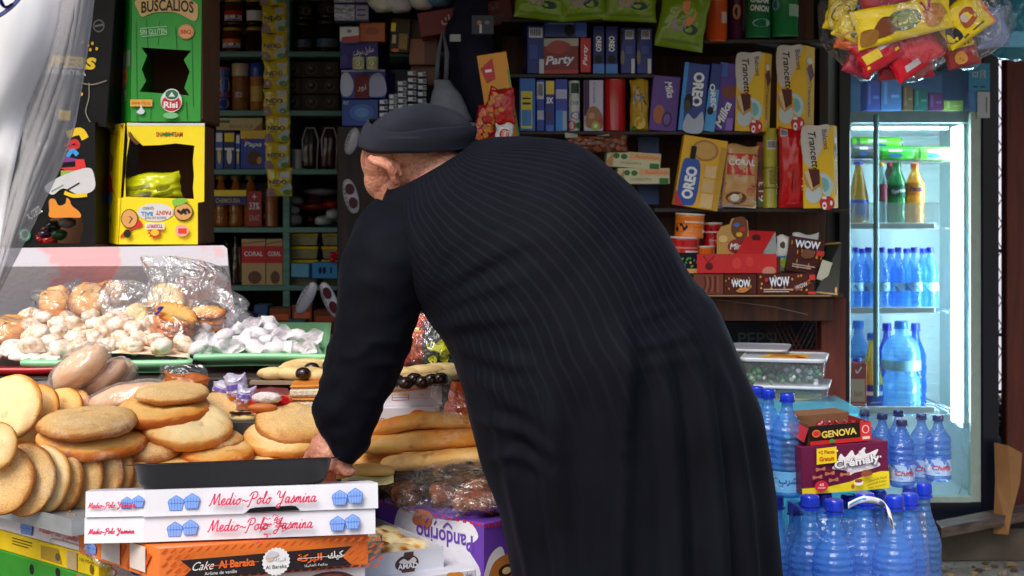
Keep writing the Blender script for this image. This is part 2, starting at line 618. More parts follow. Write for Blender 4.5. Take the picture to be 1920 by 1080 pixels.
# ------------------------------------------------------------------ the person
def skin_mat():
    m,n,l,b =newmat('skin')
    tc =nd(n,'TexCoord')
    a =nd(n,'TexNoise'); a.inputs['Scale'].default_value =28; a.inputs['Detail'].default_value =6
    f =nd(n,'TexNoise'); f.inputs['Scale'].default_value =160; f.inputs['Detail'].default_value =4
    l.new(tc.outputs['Object'],a.inputs['Vector']); l.new(tc.outputs['Object'],f.inputs['Vector'])
    cr =nd(n,'ValToRGB')
    e =cr.color_ramp.elements
    e[0].position =.28; e[0].color =lin((150,86,66)); e[1].position =.7; e[1].color =lin((216,156,130))
    x =e.new(.42); x.color =lin((196,130,106))
    l.new(a.outputs[0],cr.inputs[0]); l.new(cr.outputs[0],b.inputs['Base Color'])
    bp =nd(n,'Bump'); bp.inputs['Strength'].default_value =.8; bp.inputs['Distance'].default_value =.004
    l.new(f.outputs[0],bp.inputs['Height']); l.new(bp.outputs[0],b.inputs['Normal'])
    b.inputs['Roughness'].default_value =.5
    b.inputs['Subsurface Weight'].default_value =.12
    b.inputs['Subsurface Radius'].default_value =(.01,.004,.002)
    b.inputs['Subsurface Scale'].default_value =.6
    return m
SKIN =skin_mat()

def cloth_mat():
    """black wool gown with faint lighter pinstripes along the back (stripe coordinate in the UV)"""
    m,n,l,b =newmat('pinstripe_wool')
    uv =nd(n,'UVMap'); uv.uv_map ='UVMap'
    sp =nd(n,'SeparateXYZ'); l.new(uv.outputs[0],sp.inputs[0])
    mu =nd(n,'Math',operation='FRACT'); l.new(sp.outputs[0],mu.inputs[0])
    s1 =nd(n,'Math',operation='SUBTRACT'); s1.inputs[1].default_value =.5; l.new(mu.outputs[0],s1.inputs[0])
    ab =nd(n,'Math',operation='ABSOLUTE'); l.new(s1.outputs[0],ab.inputs[0])
    st =nd(n,'MapRange'); st.inputs['From Min'].default_value =.17; st.inputs['From Max'].default_value =.05
    l.new(ab.outputs[0],st.inputs['Value'])
    tc =nd(n,'TexCoord')
    nz =nd(n,'TexNoise'); nz.inputs['Scale'].default_value =9; nz.inputs['Detail'].default_value =5
    l.new(tc.outputs['Object'],nz.inputs['Vector'])
    wv =nd(n,'TexNoise'); wv.inputs['Scale'].default_value =420; wv.inputs['Detail'].default_value =2
    l.new(tc.outputs['Object'],wv.inputs['Vector'])
    mm =nd(n,'Math',operation='MULTIPLY'); l.new(st.outputs[0],mm.inputs[0]); l.new(sp.outputs[1],mm.inputs[1])
    cr =nd(n,'ValToRGB')
    cr.color_ramp.elements[0].position =.3; cr.color_ramp.elements[0].color =(.0020,.0023,.0046,1)
    cr.color_ramp.elements[1].position =.75; cr.color_ramp.elements[1].color =(.0042,.0047,.0090,1)
    l.new(nz.outputs[0],cr.inputs[0])
    mx =nd(n,'Mix',data_type='RGBA')
    l.new(mm.outputs[0],mx.inputs[0]); l.new(cr.outputs[0],mx.inputs[6]); mx.inputs[7].default_value =(.0062,.0067,.0118,1)
    l.new(mx.outputs[2],b.inputs['Base Color'])
    b.inputs['Roughness'].default_value =.75
    b.inputs['Specular IOR Level'].default_value =.07
    b.inputs['Sheen Weight'].default_value =.025
    b.inputs['Sheen Tint'].default_value =(.55,.58,.8,1)
    bp =nd(n,'Bump'); bp.inputs['Strength'].default_value =.25; bp.inputs['Distance'].default_value =.001
    l.new(wv.outputs[0],bp.inputs['Height'])
    l.new(bp.outputs[0],b.inputs['Normal'])
    return m
CLOTH =cloth_mat()

def spl(rows,n):
    return catmull([tuple(r) for r in rows],n)

# rings: (left px, left py, right px, right py, distance, half thickness, tilt of the depth axis)
BODY =[(728,352,884,262,2.93,.075),(716,385,905,266,2.91,.115),(706,440,945,261,2.88,.155),(735,520,1010,259,2.85,.185),
        (785,575,1075,270,2.83,.205),(806,604,1135,305,2.81,.215),(828,632,1190,357,2.80,.22),(846,668,1243,424,2.79,.222),
        (858,706,1293,512,2.78,.225),(870,742,1342,580,2.77,.225),(882,790,1388,682,2.76,.222),(896,848,1423,765,2.75,.218),
        (916,905,1443,873,2.74,.215),(936,965,1456,965,2.73,.215),(959,1080,1467,1080,2.72,.22),(978,1200,1478,1200,2.72,.23),
        (985,1330,1490,1330,2.72,.24),(988,1465,1500,1465,2.72,.25)]
rows =spl(BODY,10)
NU =180
def seg_d(px,py,a,b):
    ax,ay =a; bx,by =b
    dx,dy =bx -ax,by -ay
    L2 =dx*dx +dy*dy
    t =max(0,min(1,((px -ax)*dx +(py -ay)*dy)/L2))
    qx,qy =ax +dx*t,ay +dy*t
    s =math.copysign(1,(px -ax)*dy -(py -ay)*dx)
    return s*math.hypot(px -qx,py -qy),t
# creases of the cloth seen on the near side: polyline, half width px, height m (+ ridge)
FOLDS =[([(1172,590),(1178,700),(1172,860),(1168,1080),(1165,1300)],30,.024,1),
         ([(1275,560),(1318,700),(1335,850),(1350,1080),(1360,1300)],22,.020,0),
         ([(1320,600),(1365,740),(1392,880),(1412,1080),(1425,1300)],16,.016,0),
         ([(1240,620),(1262,800),(1275,1080),(1280,1300)],18,.013,0),
         ([(1020,720),(1040,850),(1052,1080),(1058,1300)],24,.014,0),
         ([(905,700),(955,860),(1000,1080),(1020,1300)],18,.013,0),
         ([(790,575),(880,500),(960,455),(1040,440)],18,.006,0),
         ([(800,590),(890,545),(985,515)],14,.005,0),
         ([(812,610),(900,600),(1000,590)],15,.005,0),
         ([(835,640),(920,670),(1010,690)],15,.006,0),
         ([(800,560),(830,470),(845,400)],16,.005,0),
         ([(860,700),(930,730),(990,790)],13,.005,0),
         ([(1180,600),(1235,585),(1300,560)],10,.003,0),
         ([(1190,650),(1250,640),(1320,618)],9,.003,0),([(1186,690),(1260,676),(1335,660)],9,.0025,0),
         ([(935,266),(860,298),(800,340),(748,392)],7,.005,1),([(748,392),(790,470),(806,560)],8,.006,1),([(880,780),(960,800),(1060,860)],12,.008,0),([(905,860),(970,850),(1040,900)],11,.007,0)]
def relief(px,py):
    h =0
    for pl,w,a,step in FOLDS:
        best =None
        for i in range(len(pl) -1):
            d,t =seg_d(px,py,pl[i],pl[i +1])
            if best is None or abs(d) < abs(best[0]):
                best =(d,(i +t)/(len(pl) -1))
        d,t =best
        if abs(d) > w*4:
            continue
        fade =min(1,t*4 +.05)*(1 if pl[-1][1] > 1200 else min(1,(1 -t)*4 +.05))
        if step:
            h += a*fade*(math.exp(-(d/w) ** 2) if d < 0 else math.exp(-(d/(w*.35)) ** 2))
        else:
            h += a*fade*(math.exp(-(d/w) ** 2) -.5*math.exp(-((abs(d) -w*1.7)/w) ** 2))
    return h
rings =[]; uvs =[]
for k,r in enumerate(rows):
    ax,ay,bx,by,D,th =r
    A =P(ax,ay,D); B =P(bx,by,D)
    c =(A +B)/2; e1 =(B -A)/2
    sk =min(1,max(0,(k -70)/60))
    up =e1.cross(Vector((0,1,0))).normalized()
    e2 =(Vector((0,-1,0)) +up*(-0.22 if k < 60 else -.22*max(0,1 -(k -60)/50))).normalized()
    ring =[]
    for i in range(NU):
        t =2*math.pi*i/NU
        ex =2.25
        cs,sn =math.cos(t),math.sin(t)
        x =math.copysign(abs(cs) ** (2/ex),cs); y =math.copysign(abs(sn) ** (2/ex),sn)
        p =c +e1*x +e2*(y*th)
        n =(e1.normalized()*(cs/e1.length) +e2*(sn/th)).normalized()
        px,py =CX +p.x*F/p.y,HY +(CZ -p.z)*F/p.y
        d =relief(px,py)*max(0,sn) ** .5 if sn > 0 else 0
        d += sk*.007*math.sin(9*t +2.0*math.sin(k*.03))*(1 -abs(cs) ** 6)*(.35 if sn > 0 else 1)
        d += .0045*noise.noise(Vector((p.x*9,p.y*9,p.z*6))) +.0022*noise.noise(Vector((p.x*26 +7,p.y*26,p.z*14)))
        ring.append(p +n*d)
        # stripes: arc position across the back, constant along the body
        w =.5 -.5*x
        uvs.append((((math.acos(max(-1,min(1,cs)))/math.pi)*37.0) if sn > 0 else 0.5 +(math.acos(max(-1,min(1,cs)))/math.pi)*37,1.0))
    rings.append(ring)
person_root =None
g =MB()
vs =[p for r in rings for p in r]
fs =[]
n =NU
for k in range(len(rings) -1):
    for i in range(n):
        j =(i +1) % n
        fs.append((k*n +i,k*n +j,(k +1)*n +j,(k +1)*n +i))
fade =[]  # stripes fade below the waist: failing light put into the stripe strength
for q,(u,v) in enumerate(uvs):
    k =q // NU
    fade.append((u,1.0 if k < 80 else max(.03,1.0 -(k -80)/25)))
g.add(vs,fs,CLOTH,None,True,fade)
# sleeve (left arm)
ARM =[(705,372,872,440,2.86,.085),(672,408,850,470,2.84,.098),(652,452,828,500,2.82,.10),(638,505,800,540,2.80,.095),(636,560,784,588,2.79,.088),
       (630,620,770,632,2.78,.083),(613,665,758,672,2.775,.082),(598,722,744,715,2.77,.078),(589,758,722,757,2.765,.074),
       (594,788,702,802,2.762,.066),(604,808,690,834,2.76,.058),(628,846,664,866,2.76,.050)]
arows =spl(ARM,9)
NA =72
ar =[]; au =[]
for k,r in enumerate(arows):
    ax,ay,bx,by,D,th =r
    A =P(ax,ay,D); B =P(bx,by,D)
    c =(A +B)/2; e1 =(B -A)/2
    ring =[]
    for i in range(NA):
        t =2*math.pi*i/NA
        cs,sn =math.cos(t),math.sin(t)
        p =c +e1*cs +Vector((0,-th*sn,0))
        nn =(e1.normalized()*(cs/e1.length) +Vector((0,-1,0))*(sn/th)).normalized()
        d =.006*noise.noise(Vector((p.x*12,p.y*12,p.z*7 +4)))
        dgn =noise.noise(Vector((p.x*9 +p.z*16,p.y*9,p.z*20 -p.x*10)))
        d += (.009 if k > 45 else .004)*(1 -abs(dgn)*2.2)*.5 +.003*noise.noise(p*34)
        ring.append(p +nn*d*min(1,k/12))
        au.append((.5 +0,0.0))
    ar.append(ring)
inner =[[p +((sum(ar[-1],Vector())/NA) -p)*.22 for p in ar[-1]],[p +((sum(ar[-4],Vector())/NA) -p)*.3 for p in ar[-6]]]
allr =ar +inner
au += [(.5,0.0)]*(NA*2)
vs =[p for r in allr for p in r]
fs =[]
for k in range(len(allr) -1):
    for i in range(NA):
        j =(i +1) % NA
        fs.append((k*NA +i,k*NA +j,(k +1)*NA +j,(k +1)*NA +i))
g.add(vs,fs,CLOTH,None,True,au)
# right sleeve, the far arm reaching forward beyond the back
fr_pts =[P(1050,350,2.96),P(1110,372,3.0),P(1150,408,3.05),P(1178,462,3.1),P(1165,560,3.14),P(1120,640,3.16)]
fr_pts =[Vector(p) for p in catmull([tuple(p) for p in fr_pts],5)]
g2 =MB(); g2.tube(fr_pts,[.078 -.0014*i for i in range(len(fr_pts))],CLOTH,seg=24)
g.add(g2.v,g2.f,CLOTH,None,True,[(.5,0.0)]*len(g2.v))
# ---- the body under the cloth: head, neck, trunk, arms, hands and legs as one surface
HD =2.95
s =MB()
def E(px,py,D,rx,ry,rz,rot=None):
    M =Matrix.Translation(P(px,py,D)) @ (rot or Matrix.Identity(4))
    s.sphere((0,0,0),(rx,ry,rz),SKIN,24,16,M)
tilt =Matrix.Rotation(R(28),4,'Y')
E(780,272,HD,.088,.080,.066)                    # skull
E(722,300,HD +.03,.049,.062,.055)                    # brow and temple
E(724,328,HD +.035,.042,.055,.052,tilt)             # cheek
E(738,352,HD +.03,.040,.048,.045,tilt)              # jaw
E(705,338,HD +.075,.018,.018,.022)                   # nose, turned away
E(694,305,HD +.05,.016,.03,.012)
E(790,312,HD -.005,.05,.06,.05)                      # nape
s.tube([P(790,300,HD),P(840,340,2.92),P(900,400,2.88)],[.058,.062,.09],SKIN,20)
s.tube([P(890,390,2.88),P(1000,430,2.84),P(1150,600,2.78),P(1170,720,2.76)],[.11,.14,.15,.15],SKIN,20)
s.tube([P(900,400,2.88),P(745,440,2.85),P(706,600,2.785),P(672,700,2.772),P(632,810,2.762)],[.07,.06,.05,.042,.030],SKIN,18)
s.tube([P(950,380,2.95),P(1100,385,3.0),P(1165,450,3.09),P(1120,640,3.16),P(1080,690,3.17)],[.07,.055,.045,.035,.03],SKIN,16)
E(1070,705,3.17,.035,.03,.045)
for q in range(4):
    s.tube([P(1056 +q*10,725,3.17),P(1050 +q*10,750,3.175),P(1052 +q*9,768,3.17)],[.009,.0085,.007],SKIN,8)
s.tube([P(1095,710,3.16),P(1108,735,3.15)],[.010,.008],SKIN,8)
for lx,ld in ((1130,2.66),(1240,2.80)):
    s.tube([P(lx,700,ld),Vector((P(lx,700,ld).x,ld +.02,.50)),Vector((P(lx,700,ld).x +.02,ld,.09))],[.09,.06,.042],SKIN,16)
    s.tube([Vector((P(lx,700,ld).x +.04,ld -.02,.05)),Vector((P(lx,700,ld).x -.06,ld +.06,.045)),Vector((P(lx,700,ld).x -.13,ld +.12,.03))],[.042,.042,.028],SKIN,12)
# ear: flat shell seen from behind
ear =[P(699,294,2.872),P(694,300,2.868),P(708,306,2.862),P(724,313,2.862),P(734,324,2.866),P(739,338,2.872),P(744,345,2.878)]
s.tube([Vector(p) for p in catmull([tuple(p) for p in ear],5)],.0064,SKIN,10)
s.tube([P(700,296,2.870),P(722,298,2.876),P(744,312,2.886),P(752,332,2.886)],[.004,.007,.009,.006],SKIN,10)
s.tube([P(712,302,2.866),P(730,308,2.870),P(743,326,2.876)],[.004,.007,.006],SKIN,10)
# left hand
Dh =2.762
s.tube([P(632,806,Dh),P(612,836,Dh -.002),P(600,862,Dh -.002)],[.026,.030,.028],SKIN,16)
s.tube([P(652,842,Dh),P(640,866,Dh),P(628,884,Dh)],[.020,.023,.020],SKIN,14)
s.tube([P(622,822,Dh),P(618,850,Dh -.01),P(612,876,Dh -.008)],[.026,.028,.024],SKIN,14)
s.tube([P(600,842,Dh),P(586,854,Dh),P(580,866,Dh)],[.018,.017,.014],SKIN,12)
fing =[((584,856),(572,872),(578,900),(594,915),.0105),((594,868),(584,888),(592,912),(606,922),.0108),
        ((608,876),(602,898),(610,918),(622,924),.0104),((622,880),(622,900),(630,914),(640,916),.0095)]
for i,(a,b_,c_,d_,rr) in enumerate(fing):
    q =[P(a[0],a[1],Dh),P(b_[0],b_[1],Dh -.004 +i*.006),P(c_[0],c_[1],Dh +.004 +i*.006),P(d_[0],d_[1],Dh +.012 +i*.006)]
    q =[Vector(p) for p in catmull([tuple(p) for p in q],4)]
    s.tube(q,[rr*(1.08 -.025*j) for j in range(len(q))],SKIN,12)
th =[P(645,862,Dh -.012),P(648,880,Dh -.022),P(655,884,Dh -.024),P(662,876,Dh -.024)]
s.tube([Vector(p) for p in catmull([tuple(p) for p in th],4)],[.015,.0145,.014,.0135,.0125,.012,.012,.0118,.0115,.011,.0105,.0095,.008],SKIN,12)
raw =s.build('person')
md =raw.modifiers.new('rm','REMESH'); md.mode ='VOXEL'; md.voxel_size =.0030; md.use_smooth_shade =True
sm =raw.modifiers.new('sm','SMOOTH'); sm.iterations =3; sm.factor =.5
dg =bpy.context.evaluated_depsgraph_get()
me =bpy.data.meshes.new_from_object(raw.evaluated_get(dg))
bpy.data.objects.remove(raw)
me.materials.clear(); me.materials.append(SKIN)
for p in me.polygons: p.use_smooth =True
person =bpy.data.objects.new('person',me)
COL.objects.link(person)
tag(person,'stooping person in a black pinstriped gown and dark knit cap reaching over the bread','person')
gown =g.build('gown',person)

# ---- cap: turned-up knitted band and soft crown
def knit_mat():
    m,n,l,b =newmat('dark_knit')
    uv =nd(n,'UVMap'); uv.uv_map ='UVMap'
    wv =nd(n,'TexWave'); wv.wave_type ='BANDS'; wv.bands_direction ='X'
    wv.inputs['Scale'].default_value =26; wv.inputs['Distortion'].default_value =.6
    l.new(uv.outputs[0],wv.inputs['Vector'])
    cr =nd(n,'ValToRGB')
    cr.color_ramp.elements[0].color =(.006,.0068,.0105,1); cr.color_ramp.elements[1].color =(.034,.037,.052,1)
    l.new(wv.outputs[0],cr.inputs[0]); l.new(cr.outputs[0],b.inputs['Base Color'])
    b.inputs['Roughness'].default_value =.85; b.inputs['Specular IOR Level'].default_value =.1; b.inputs['Sheen Weight'].default_value =.06
    b.inputs['Sheen Tint'].default_value =(.5,.55,.75,1)
    bp =nd(n,'Bump'); bp.inputs['Strength'].default_value =.6; bp.inputs['Distance'].default_value =.002
    l.new(wv.outputs[0],bp.inputs['Height']); l.new(bp.outputs[0],b.inputs['Normal'])
    return m
KNIT =knit_mat()
cap =None
b =MB()
def cap_ring(cx,cy,hw,hwy,dep,dz,n=64,sag=0.0,D=HD):
    c =P(cx,cy,D); out =[]
    k =D/F
    for i in range(n):
        t =2*math.pi*i/n
        cs,sn =math.cos(t),math.sin(t)
        p =c +Vector((hw*k*cs,-dep*sn,hwy*k*cs -dz*sn))
        out.append(p)
    return out
band =[cap_ring(785,277,104,2,.108,.016),cap_ring(780,268,110,2,.112,.018),cap_ring(784,250,111,0,.114,.018),cap_ring(790,236,104,-3,.110,.015),
        cap_ring(791,231,101,-4,.106,.015),cap_ring(790,236,97,-4,.101,.015),cap_ring(786,256,96,-4,.10,.015)]
def lump(rings,amp,seed,keep=0):
    out =[]
    for k,r in enumerate(rings):
        row =[]
        for p in r:
            row.append(p +Vector((noise.noise(p*16 +Vector((seed,0,0))),noise.noise(p*16 +Vector((0,seed,0))),1.4*noise.noise(p*13 +Vector((0,0,seed)))))*amp)
        out.append(row)
    return out
def uvloft(mb,rings,m):
    n =len(rings[0])
    vs =[p for r in rings for p in r]
    uv =[(i/n*12.0,k*.1) for k,r in enumerate(rings) for i in range(n)]
    fs =[]
    for k in range(len(rings) -1):
        for i in range(n):
            j =(i +1) % n
            fs.append((k*n +i,k*n +j,(k +1)*n +j,(k +1)*n +i))
    # seam: repeat the first column so the ribs do not smear
    mb.add(vs,fs,m,None,True,uv)
dense =[]
bt =[tuple(v for p in r for v in p) for r in band]
for row in catmull(bt,4):
    dense.append([Vector(row[i:i +3]) for i in range(0,len(row),3)])
# the near rim dips where the fold sags
for r in dense[10:22]:
    for i,p in enumerate(r):
        t =2*math.pi*i/64
        p.z -=.011*math.exp(-((t -1.95)/.42) ** 2)
        p.z += .005*math.exp(-((t -3.05)/.35) ** 2)
uvloft(b,lump(dense,.004,3.1),KNIT)
cap =b.build('cap',person)
b =MB()
crn =[cap_ring(790,256,97,-4,.098,.012),cap_ring(790,236,96,-2,.097,.01),cap_ring(792,220,84,-1,.09,.008),cap_ring(795,206,62,0,.07,.006),cap_ring(797,198,34,0,.042,.003),cap_ring(797,195,3,0,.005,0)]
dense =[]
for row in catmull([tuple(v for p in r for v in p) for r in crn],5):
    dense.append([Vector(row[i:i +3]) for i in range(0,len(row),3)])
uvloft(b,lump(dense,.007,1.7),KNIT)
crown =b.build('crown',cap)
# ---- short grey hair at the nape
def hair_mat():
    m,n,l,b =newmat('grey_hair')
    tc =nd(n,'TexCoord'); nz =nd(n,'TexNoise'); nz.inputs['Scale'].default_value =240; nz.inputs['Detail'].default_value =3
    l.new(tc.outputs['Object'],nz.inputs['Vector'])
    cr =nd(n,'ValToRGB')
    cr.color_ramp.elements[0].position =.35; cr.color_ramp.elements[0].color =lin((140,118,104)); cr.color_ramp.elements[1].position =.7; cr.color_ramp.elements[1].color =lin((226,208,192))
    l.new(nz.outputs[0],cr.inputs[0]); l.new(cr.outputs[0],b.inputs['Base Color']); b.inputs['Roughness'].default_value =.8
    return m
HAIR =hair_mat()
b =MB()
random.seed(5)
def hairpatch(cx,cy,D,r,n,dirn):
    c =P(cx,cy,D)
    for q in range(n):
        d =Vector((random.gauss(0,1),random.gauss(-.9,.7),random.gauss(0,1))).normalized()
        p =c +Vector((d.x*r[0],d.y*r[1],d.z*r[2]))
        t =(dirn +Vector((random.gauss(0,.3),random.gauss(0,.3),random.gauss(0,.3)))).normalized()*.008 +d*.0025
        sd =d.cross(t).normalized()*.0004
        b.add([p -sd,p +sd,p +t],[(0,1,2)],HAIR)
hp =[]
for pl in me.polygons:
    c =pl.center
    px,py =CX +c.x*F/c.y,HY +(CZ -c.z)*F/c.y
    if 276 < py < 352 and pl.normal.y < .5 and c.y < 3.06:
        edge =752 +(py -290)*.62
        if px > edge or (700 < px < 790 and py < 291) : hp.append((c.copy(),pl.normal.copy(),px > edge))
random.shuffle(hp)
for c,nn,nape in hp[:2600]:
    dr =Vector((.35,-.1,-1)) if nape else Vector((-.1,0,-1))
    tt =(dr -nn*dr.dot(nn) +nn*.35 +Vector((random.gauss(0,.25),random.gauss(0,.25),random.gauss(0,.25)))).normalized()*random.uniform(.006,.012)
    sd =nn.cross(tt).normalized()*.0008
    b.add([c -sd,c +sd,c +tt],[(0,1,2)],HAIR)
b.build('hair',person)
# ------------------------------------------------------------------ makers of small goods
AR ={'ا': (0xFE8D,2),'ب': (0xFE8F,4),'ة': (0xFE93,2),'ت': (0xFE95,4),'ج': (0xFE9D,4),'ح': (0xFEA1,4),'خ': (0xFEA5,4),'ء': (0xFE80,1),'د': (0xFEA9,2),'ر': (0xFEAD,2),'ز': (0xFEAF,2),
      'س': (0xFEB1,4),'ش': (0xFEB5,4),'ع': (0xFEC9,4),'ف': (0xFED1,4),'ق': (0xFED5,4),'ك': (0xFED9,4),'ل': (0xFEDD,4),'م': (0xFEE1,4),'ن': (0xFEE5,4),
      'ه': (0xFEE9,4),'و': (0xFEED,2),'ي': (0xFEF1,4)}
def ar(s):
    out =[]
    for w in s.split(' '):
        r =[]
        for i,ch in enumerate(w):
            base,k =AR[ch]
            prev =i > 0 and AR[w[i -1]][1] == 4
            nxt =i < len(w) -1 and k == 4
            off =3 if prev and nxt else 1 if prev else 2 if nxt else 0
            r.append(chr(base +off))
        out.append(''.join(reversed(r)))
    return ' '.join(reversed(out))

def can(name,label,cat,cx,y0,y1,w,D,c,art=None,lid=None,liftw=1.0,group=None,m=None,neck=0.0,lidh=.1,roll=0):
    k =D/F
    h =(y1 -y0)*k; r =w*k/2
    base =P(cx,y1,D); base.y += r
    b =MB()
    hb =h*(1 -(lidh if lid else 0))
    mm =m or gloss(c)
    prof =[(r*.93,0),(r,r*.06),(r,r*.14),(r*.985,r*.18),(r*.985,hb -r*(.18 +neck)),(r*(1 -neck*.4),hb -r*.1),(r*(.97 -neck*.5),hb)]
    b.lathe(prof,mm,28)
    fr,W,H =cylframe(r*.985,r*.18,hb -r*(.36 +neck))
    if art:
        b.art(art,fr,W,H,sub=10)
    o =b.build(name,None,base,(0,R(roll),0))
    tag(o,label,cat,group)
    if lid:
        q =MB()
        rl =r*liftw
        q.lathe([(rl*.98,0),(rl,h*.01),(rl,h*lidh*.85),(rl*.94,h*lidh)],gloss(lid),28)
        q.build('lid',o,(0,0,hb))
    return o

def bottle(name,label,cat,cx,y0,y1,w,D,liquid,capc,style='soda',band=None,trans=.45,group=None,lean=0,level=1.0,capw=.42,pos=None,m=None,ribs=14):
    k =D/F
    h =(y1 -y0)*k; r =w*k/2
    b =MB()
    N =40
    prof =[]
    for i in range(N +1):
        t =i/N
        if style == 'water':
            if t < .04: q =.80 +.2*(t/.04) ** .5
            elif t < .62: q =1.0
            elif t < .93: q =1.0 -.66*(0.5 -0.5*math.cos(math.pi*(t -.62)/.31)) ** 1.1
            else: q =.34
            if .10 < t < .64 and not (.27 < t < .40):
                q -=.055*(0.5 +0.5*math.cos(2*math.pi*t*ribs))
        elif style == 'soda':
            if t < .05: q =.78 +.22*(t/.05) ** .5
            elif t < .2: q =1.0
            elif t < .30: q =1.0 -.09*math.sin(math.pi*(t -.2)/.1)
            elif t < .60: q =1.0
            elif t < .92: q =1.0 -.62*((t -.60)/.32) ** 1.5
            else: q =.38
        elif style == 'cone':
            if t < .05: q =.8 +.2*(t/.05) ** .5
            elif t < .35: q =1.0
            else: q =max(.34,1.0 -.66*((t -.35)/.55) ** 1.25)
        elif style == 'bulb':
            if t < .04: q =.85 +.15*(t/.04) ** .5
            elif t < .38: q =1.0 -.03*math.cos(t*70)
            elif t < .55: q =1.0 -.2*math.sin(math.pi*(t -.38)/.17) ** 1.2
            elif t < .88: q =max(.32,math.sqrt(max(.0,1 -((t -.66)/.25) ** 2)) if t > .66 else 1.0)
            else: q =.32
        prof.append((r*q,h*.95*t))
    dent =(lambda a,z,rr: rr*(1 +.028*math.sin(5*a +z*260*(.05/max(.02,r))*.3)*(1 if .1*h < z < .6*h else 0)))
    mm =m or tint_mat(liquid,trans,ribs=.55 if style in ('water','bulb') else 0.0)
    b.lathe(prof,mm,30,fn=dent if style == 'water' else None)
    base =pos if pos is not None else P(cx,y1,D) +Vector((0,r,0))
    o =b.build(name,None,base,(0,R(lean),random.uniform(0,6)) if style == 'water' else (0,R(lean),0))
    tag(o,label,cat,group)
    q =MB()
    rc =r*capw
    q.lathe([(rc,0),(rc*1.03,h*.012),(rc*1.0,h*.05),(rc*.96,h*.06),(rc*.86,h*.066)],gloss(capc),24,fn=lambda a,z,rr: rr*(1 +.025*math.cos(20*a)))
    q.lathe([(rc*1.12,-h*.02),(rc*1.12,-h*.006)],gloss(capc),24)
    q.build('cap',o,(0,0,h*.934))
    if band:
        z0,z1,c,items =band
        q =MB()
        q.lathe([(r*1.012,h*z0),(r*1.012,h*z1)],card(c),30,cap0=False,cap1=False)
        if items:
            fr,W,H =cylframe(r*1.013,h*z0,h*(z1 -z0))
            q.art(items,fr,W,H,sub=8)
        lb =q.build('label',o)
        lb.rotation_euler =(0,0,-o.rotation_euler.z)
    return o

def bagmesh(rings,D,m,amp=.012,seed=0,seg=40,b=None,sub=5,freq=11,power=2.0,cap=True):
    """soft bag: rings are (cx px, cy px, half width px, half depth m[, D offset])"""
    b =b or MB()
    rr =catmull([tuple(r) +((0.0,) if len(r) == 4 else ()) for r in rings],sub)
    out =[]
    sv =Vector((seed*1.7,seed*2.3,seed*.9))
    for cx,cy,hw,hd,dd in rr:
        c =P(cx,cy,D +dd)
        k =(D +dd)/F
        row =[]
        for i in range(seg):
            t =2*math.pi*i/seg
            cs,sn =math.cos(t),math.sin(t)
            x =math.copysign(abs(cs) ** (2/power),cs); y =math.copysign(abs(sn) ** (2/power),sn)
            p =c +Vector((max(.5,hw)*k*x,-max(.002,hd)*y,0))
            f =noise.noise(p*freq +sv) +.6*abs(noise.noise(p*freq*2.3 +sv))*1.4 -.35
            g_ =noise.noise(p*freq*4.1 +sv)
            n =Vector((cs,-sn,.2*noise.noise(p*freq +sv*2))).normalized()
            row.append(p +n*(f*amp +g_*amp*.35))
        out.append(row)
    b.loft(out,m,True,cap)
    return b

def pillow(name,label,cat,rect,D,c,art=None,thick=.03,roll=0,yaw=0,pitch=0,group=None,m=None,seed=0,crimp=True,parent=None):
    """sealed flow-pack: cushion with crimped ends, printed in front"""
    x0,y0,x1,y1 =rect
    k =D/F
    w,h =(x1 -x0)*k,(y1 -y0)*k
    NX,NY =22,26
    mm =m or gloss(c)
    sv =Vector((seed*2.1 +1,seed,3))
    def surf(u,v,side,off=0.0):
        a =(max(0,4*u*(1 -u)) ** .55)*(max(0,4*v*(1 -v)) ** .42)
        pin =1 -.10*(1 -(2*v -1) ** 4)*0
        wr =noise.noise(Vector((u*6,v*6,side)) +sv)*.22 +noise.noise(Vector((u*15,v*9,side)) +sv)*.1
        edge =.012*noise.noise(Vector((u*5,v*5,9)) +sv)*(1 if crimp else .5)
        return Vector(((u -.5)*w*(1 -.05*math.sin(math.pi*v)) +edge*.3,-side*thick/2*a*(1 +wr) -off*side,v*h +.004*math.sin(u*7 +seed)*(1 if v > .9 else 0)))
    b =MB()
    for side in (1,-1):
        b.grid([[surf(i/NX,j/NY,side) for i in range(NX +1)] for j in (range(NY +1) if side == 1 else range(NY,-1,-1))],mm)
    if art:
        b.art(art,lambda u,v,o: surf(min(1,max(0,u)),min(1,max(0,v)),1,o +.0008),w,h,sub=10)
    base =P((x0 +x1)/2,y1,D)
    if parent is None:
        o =b.build(name,None,base,(R(pitch),R(roll),R(yaw)))
        tag(o,label,cat,group)
    else:
        o =b.build(name,parent,base,(R(pitch),R(roll),R(yaw)))
    return o

W_ =(238,238,238); BLK =(22,22,24); RED =(200,24,30); YEL =(248,216,20); NAVY =(22,36,110); BLUE =(30,80,190); GRN =(30,140,60); BRN =(96,56,34); KRAFT =(168,120,76)
PURP =(98,56,160); CYAN =(60,160,220); GOLD =(190,150,50); ORG =(236,110,30); CREAM =(232,214,170)
def swirl(cx,cy,s,c=W_):
    return ('b',[(cx -s,cy),(cx -s*.2,cy +s*.6),(cx +s,cy +s*.1),(cx +s*.5,cy -s*.7),(cx -s*.5,cy -s*.6)],c)
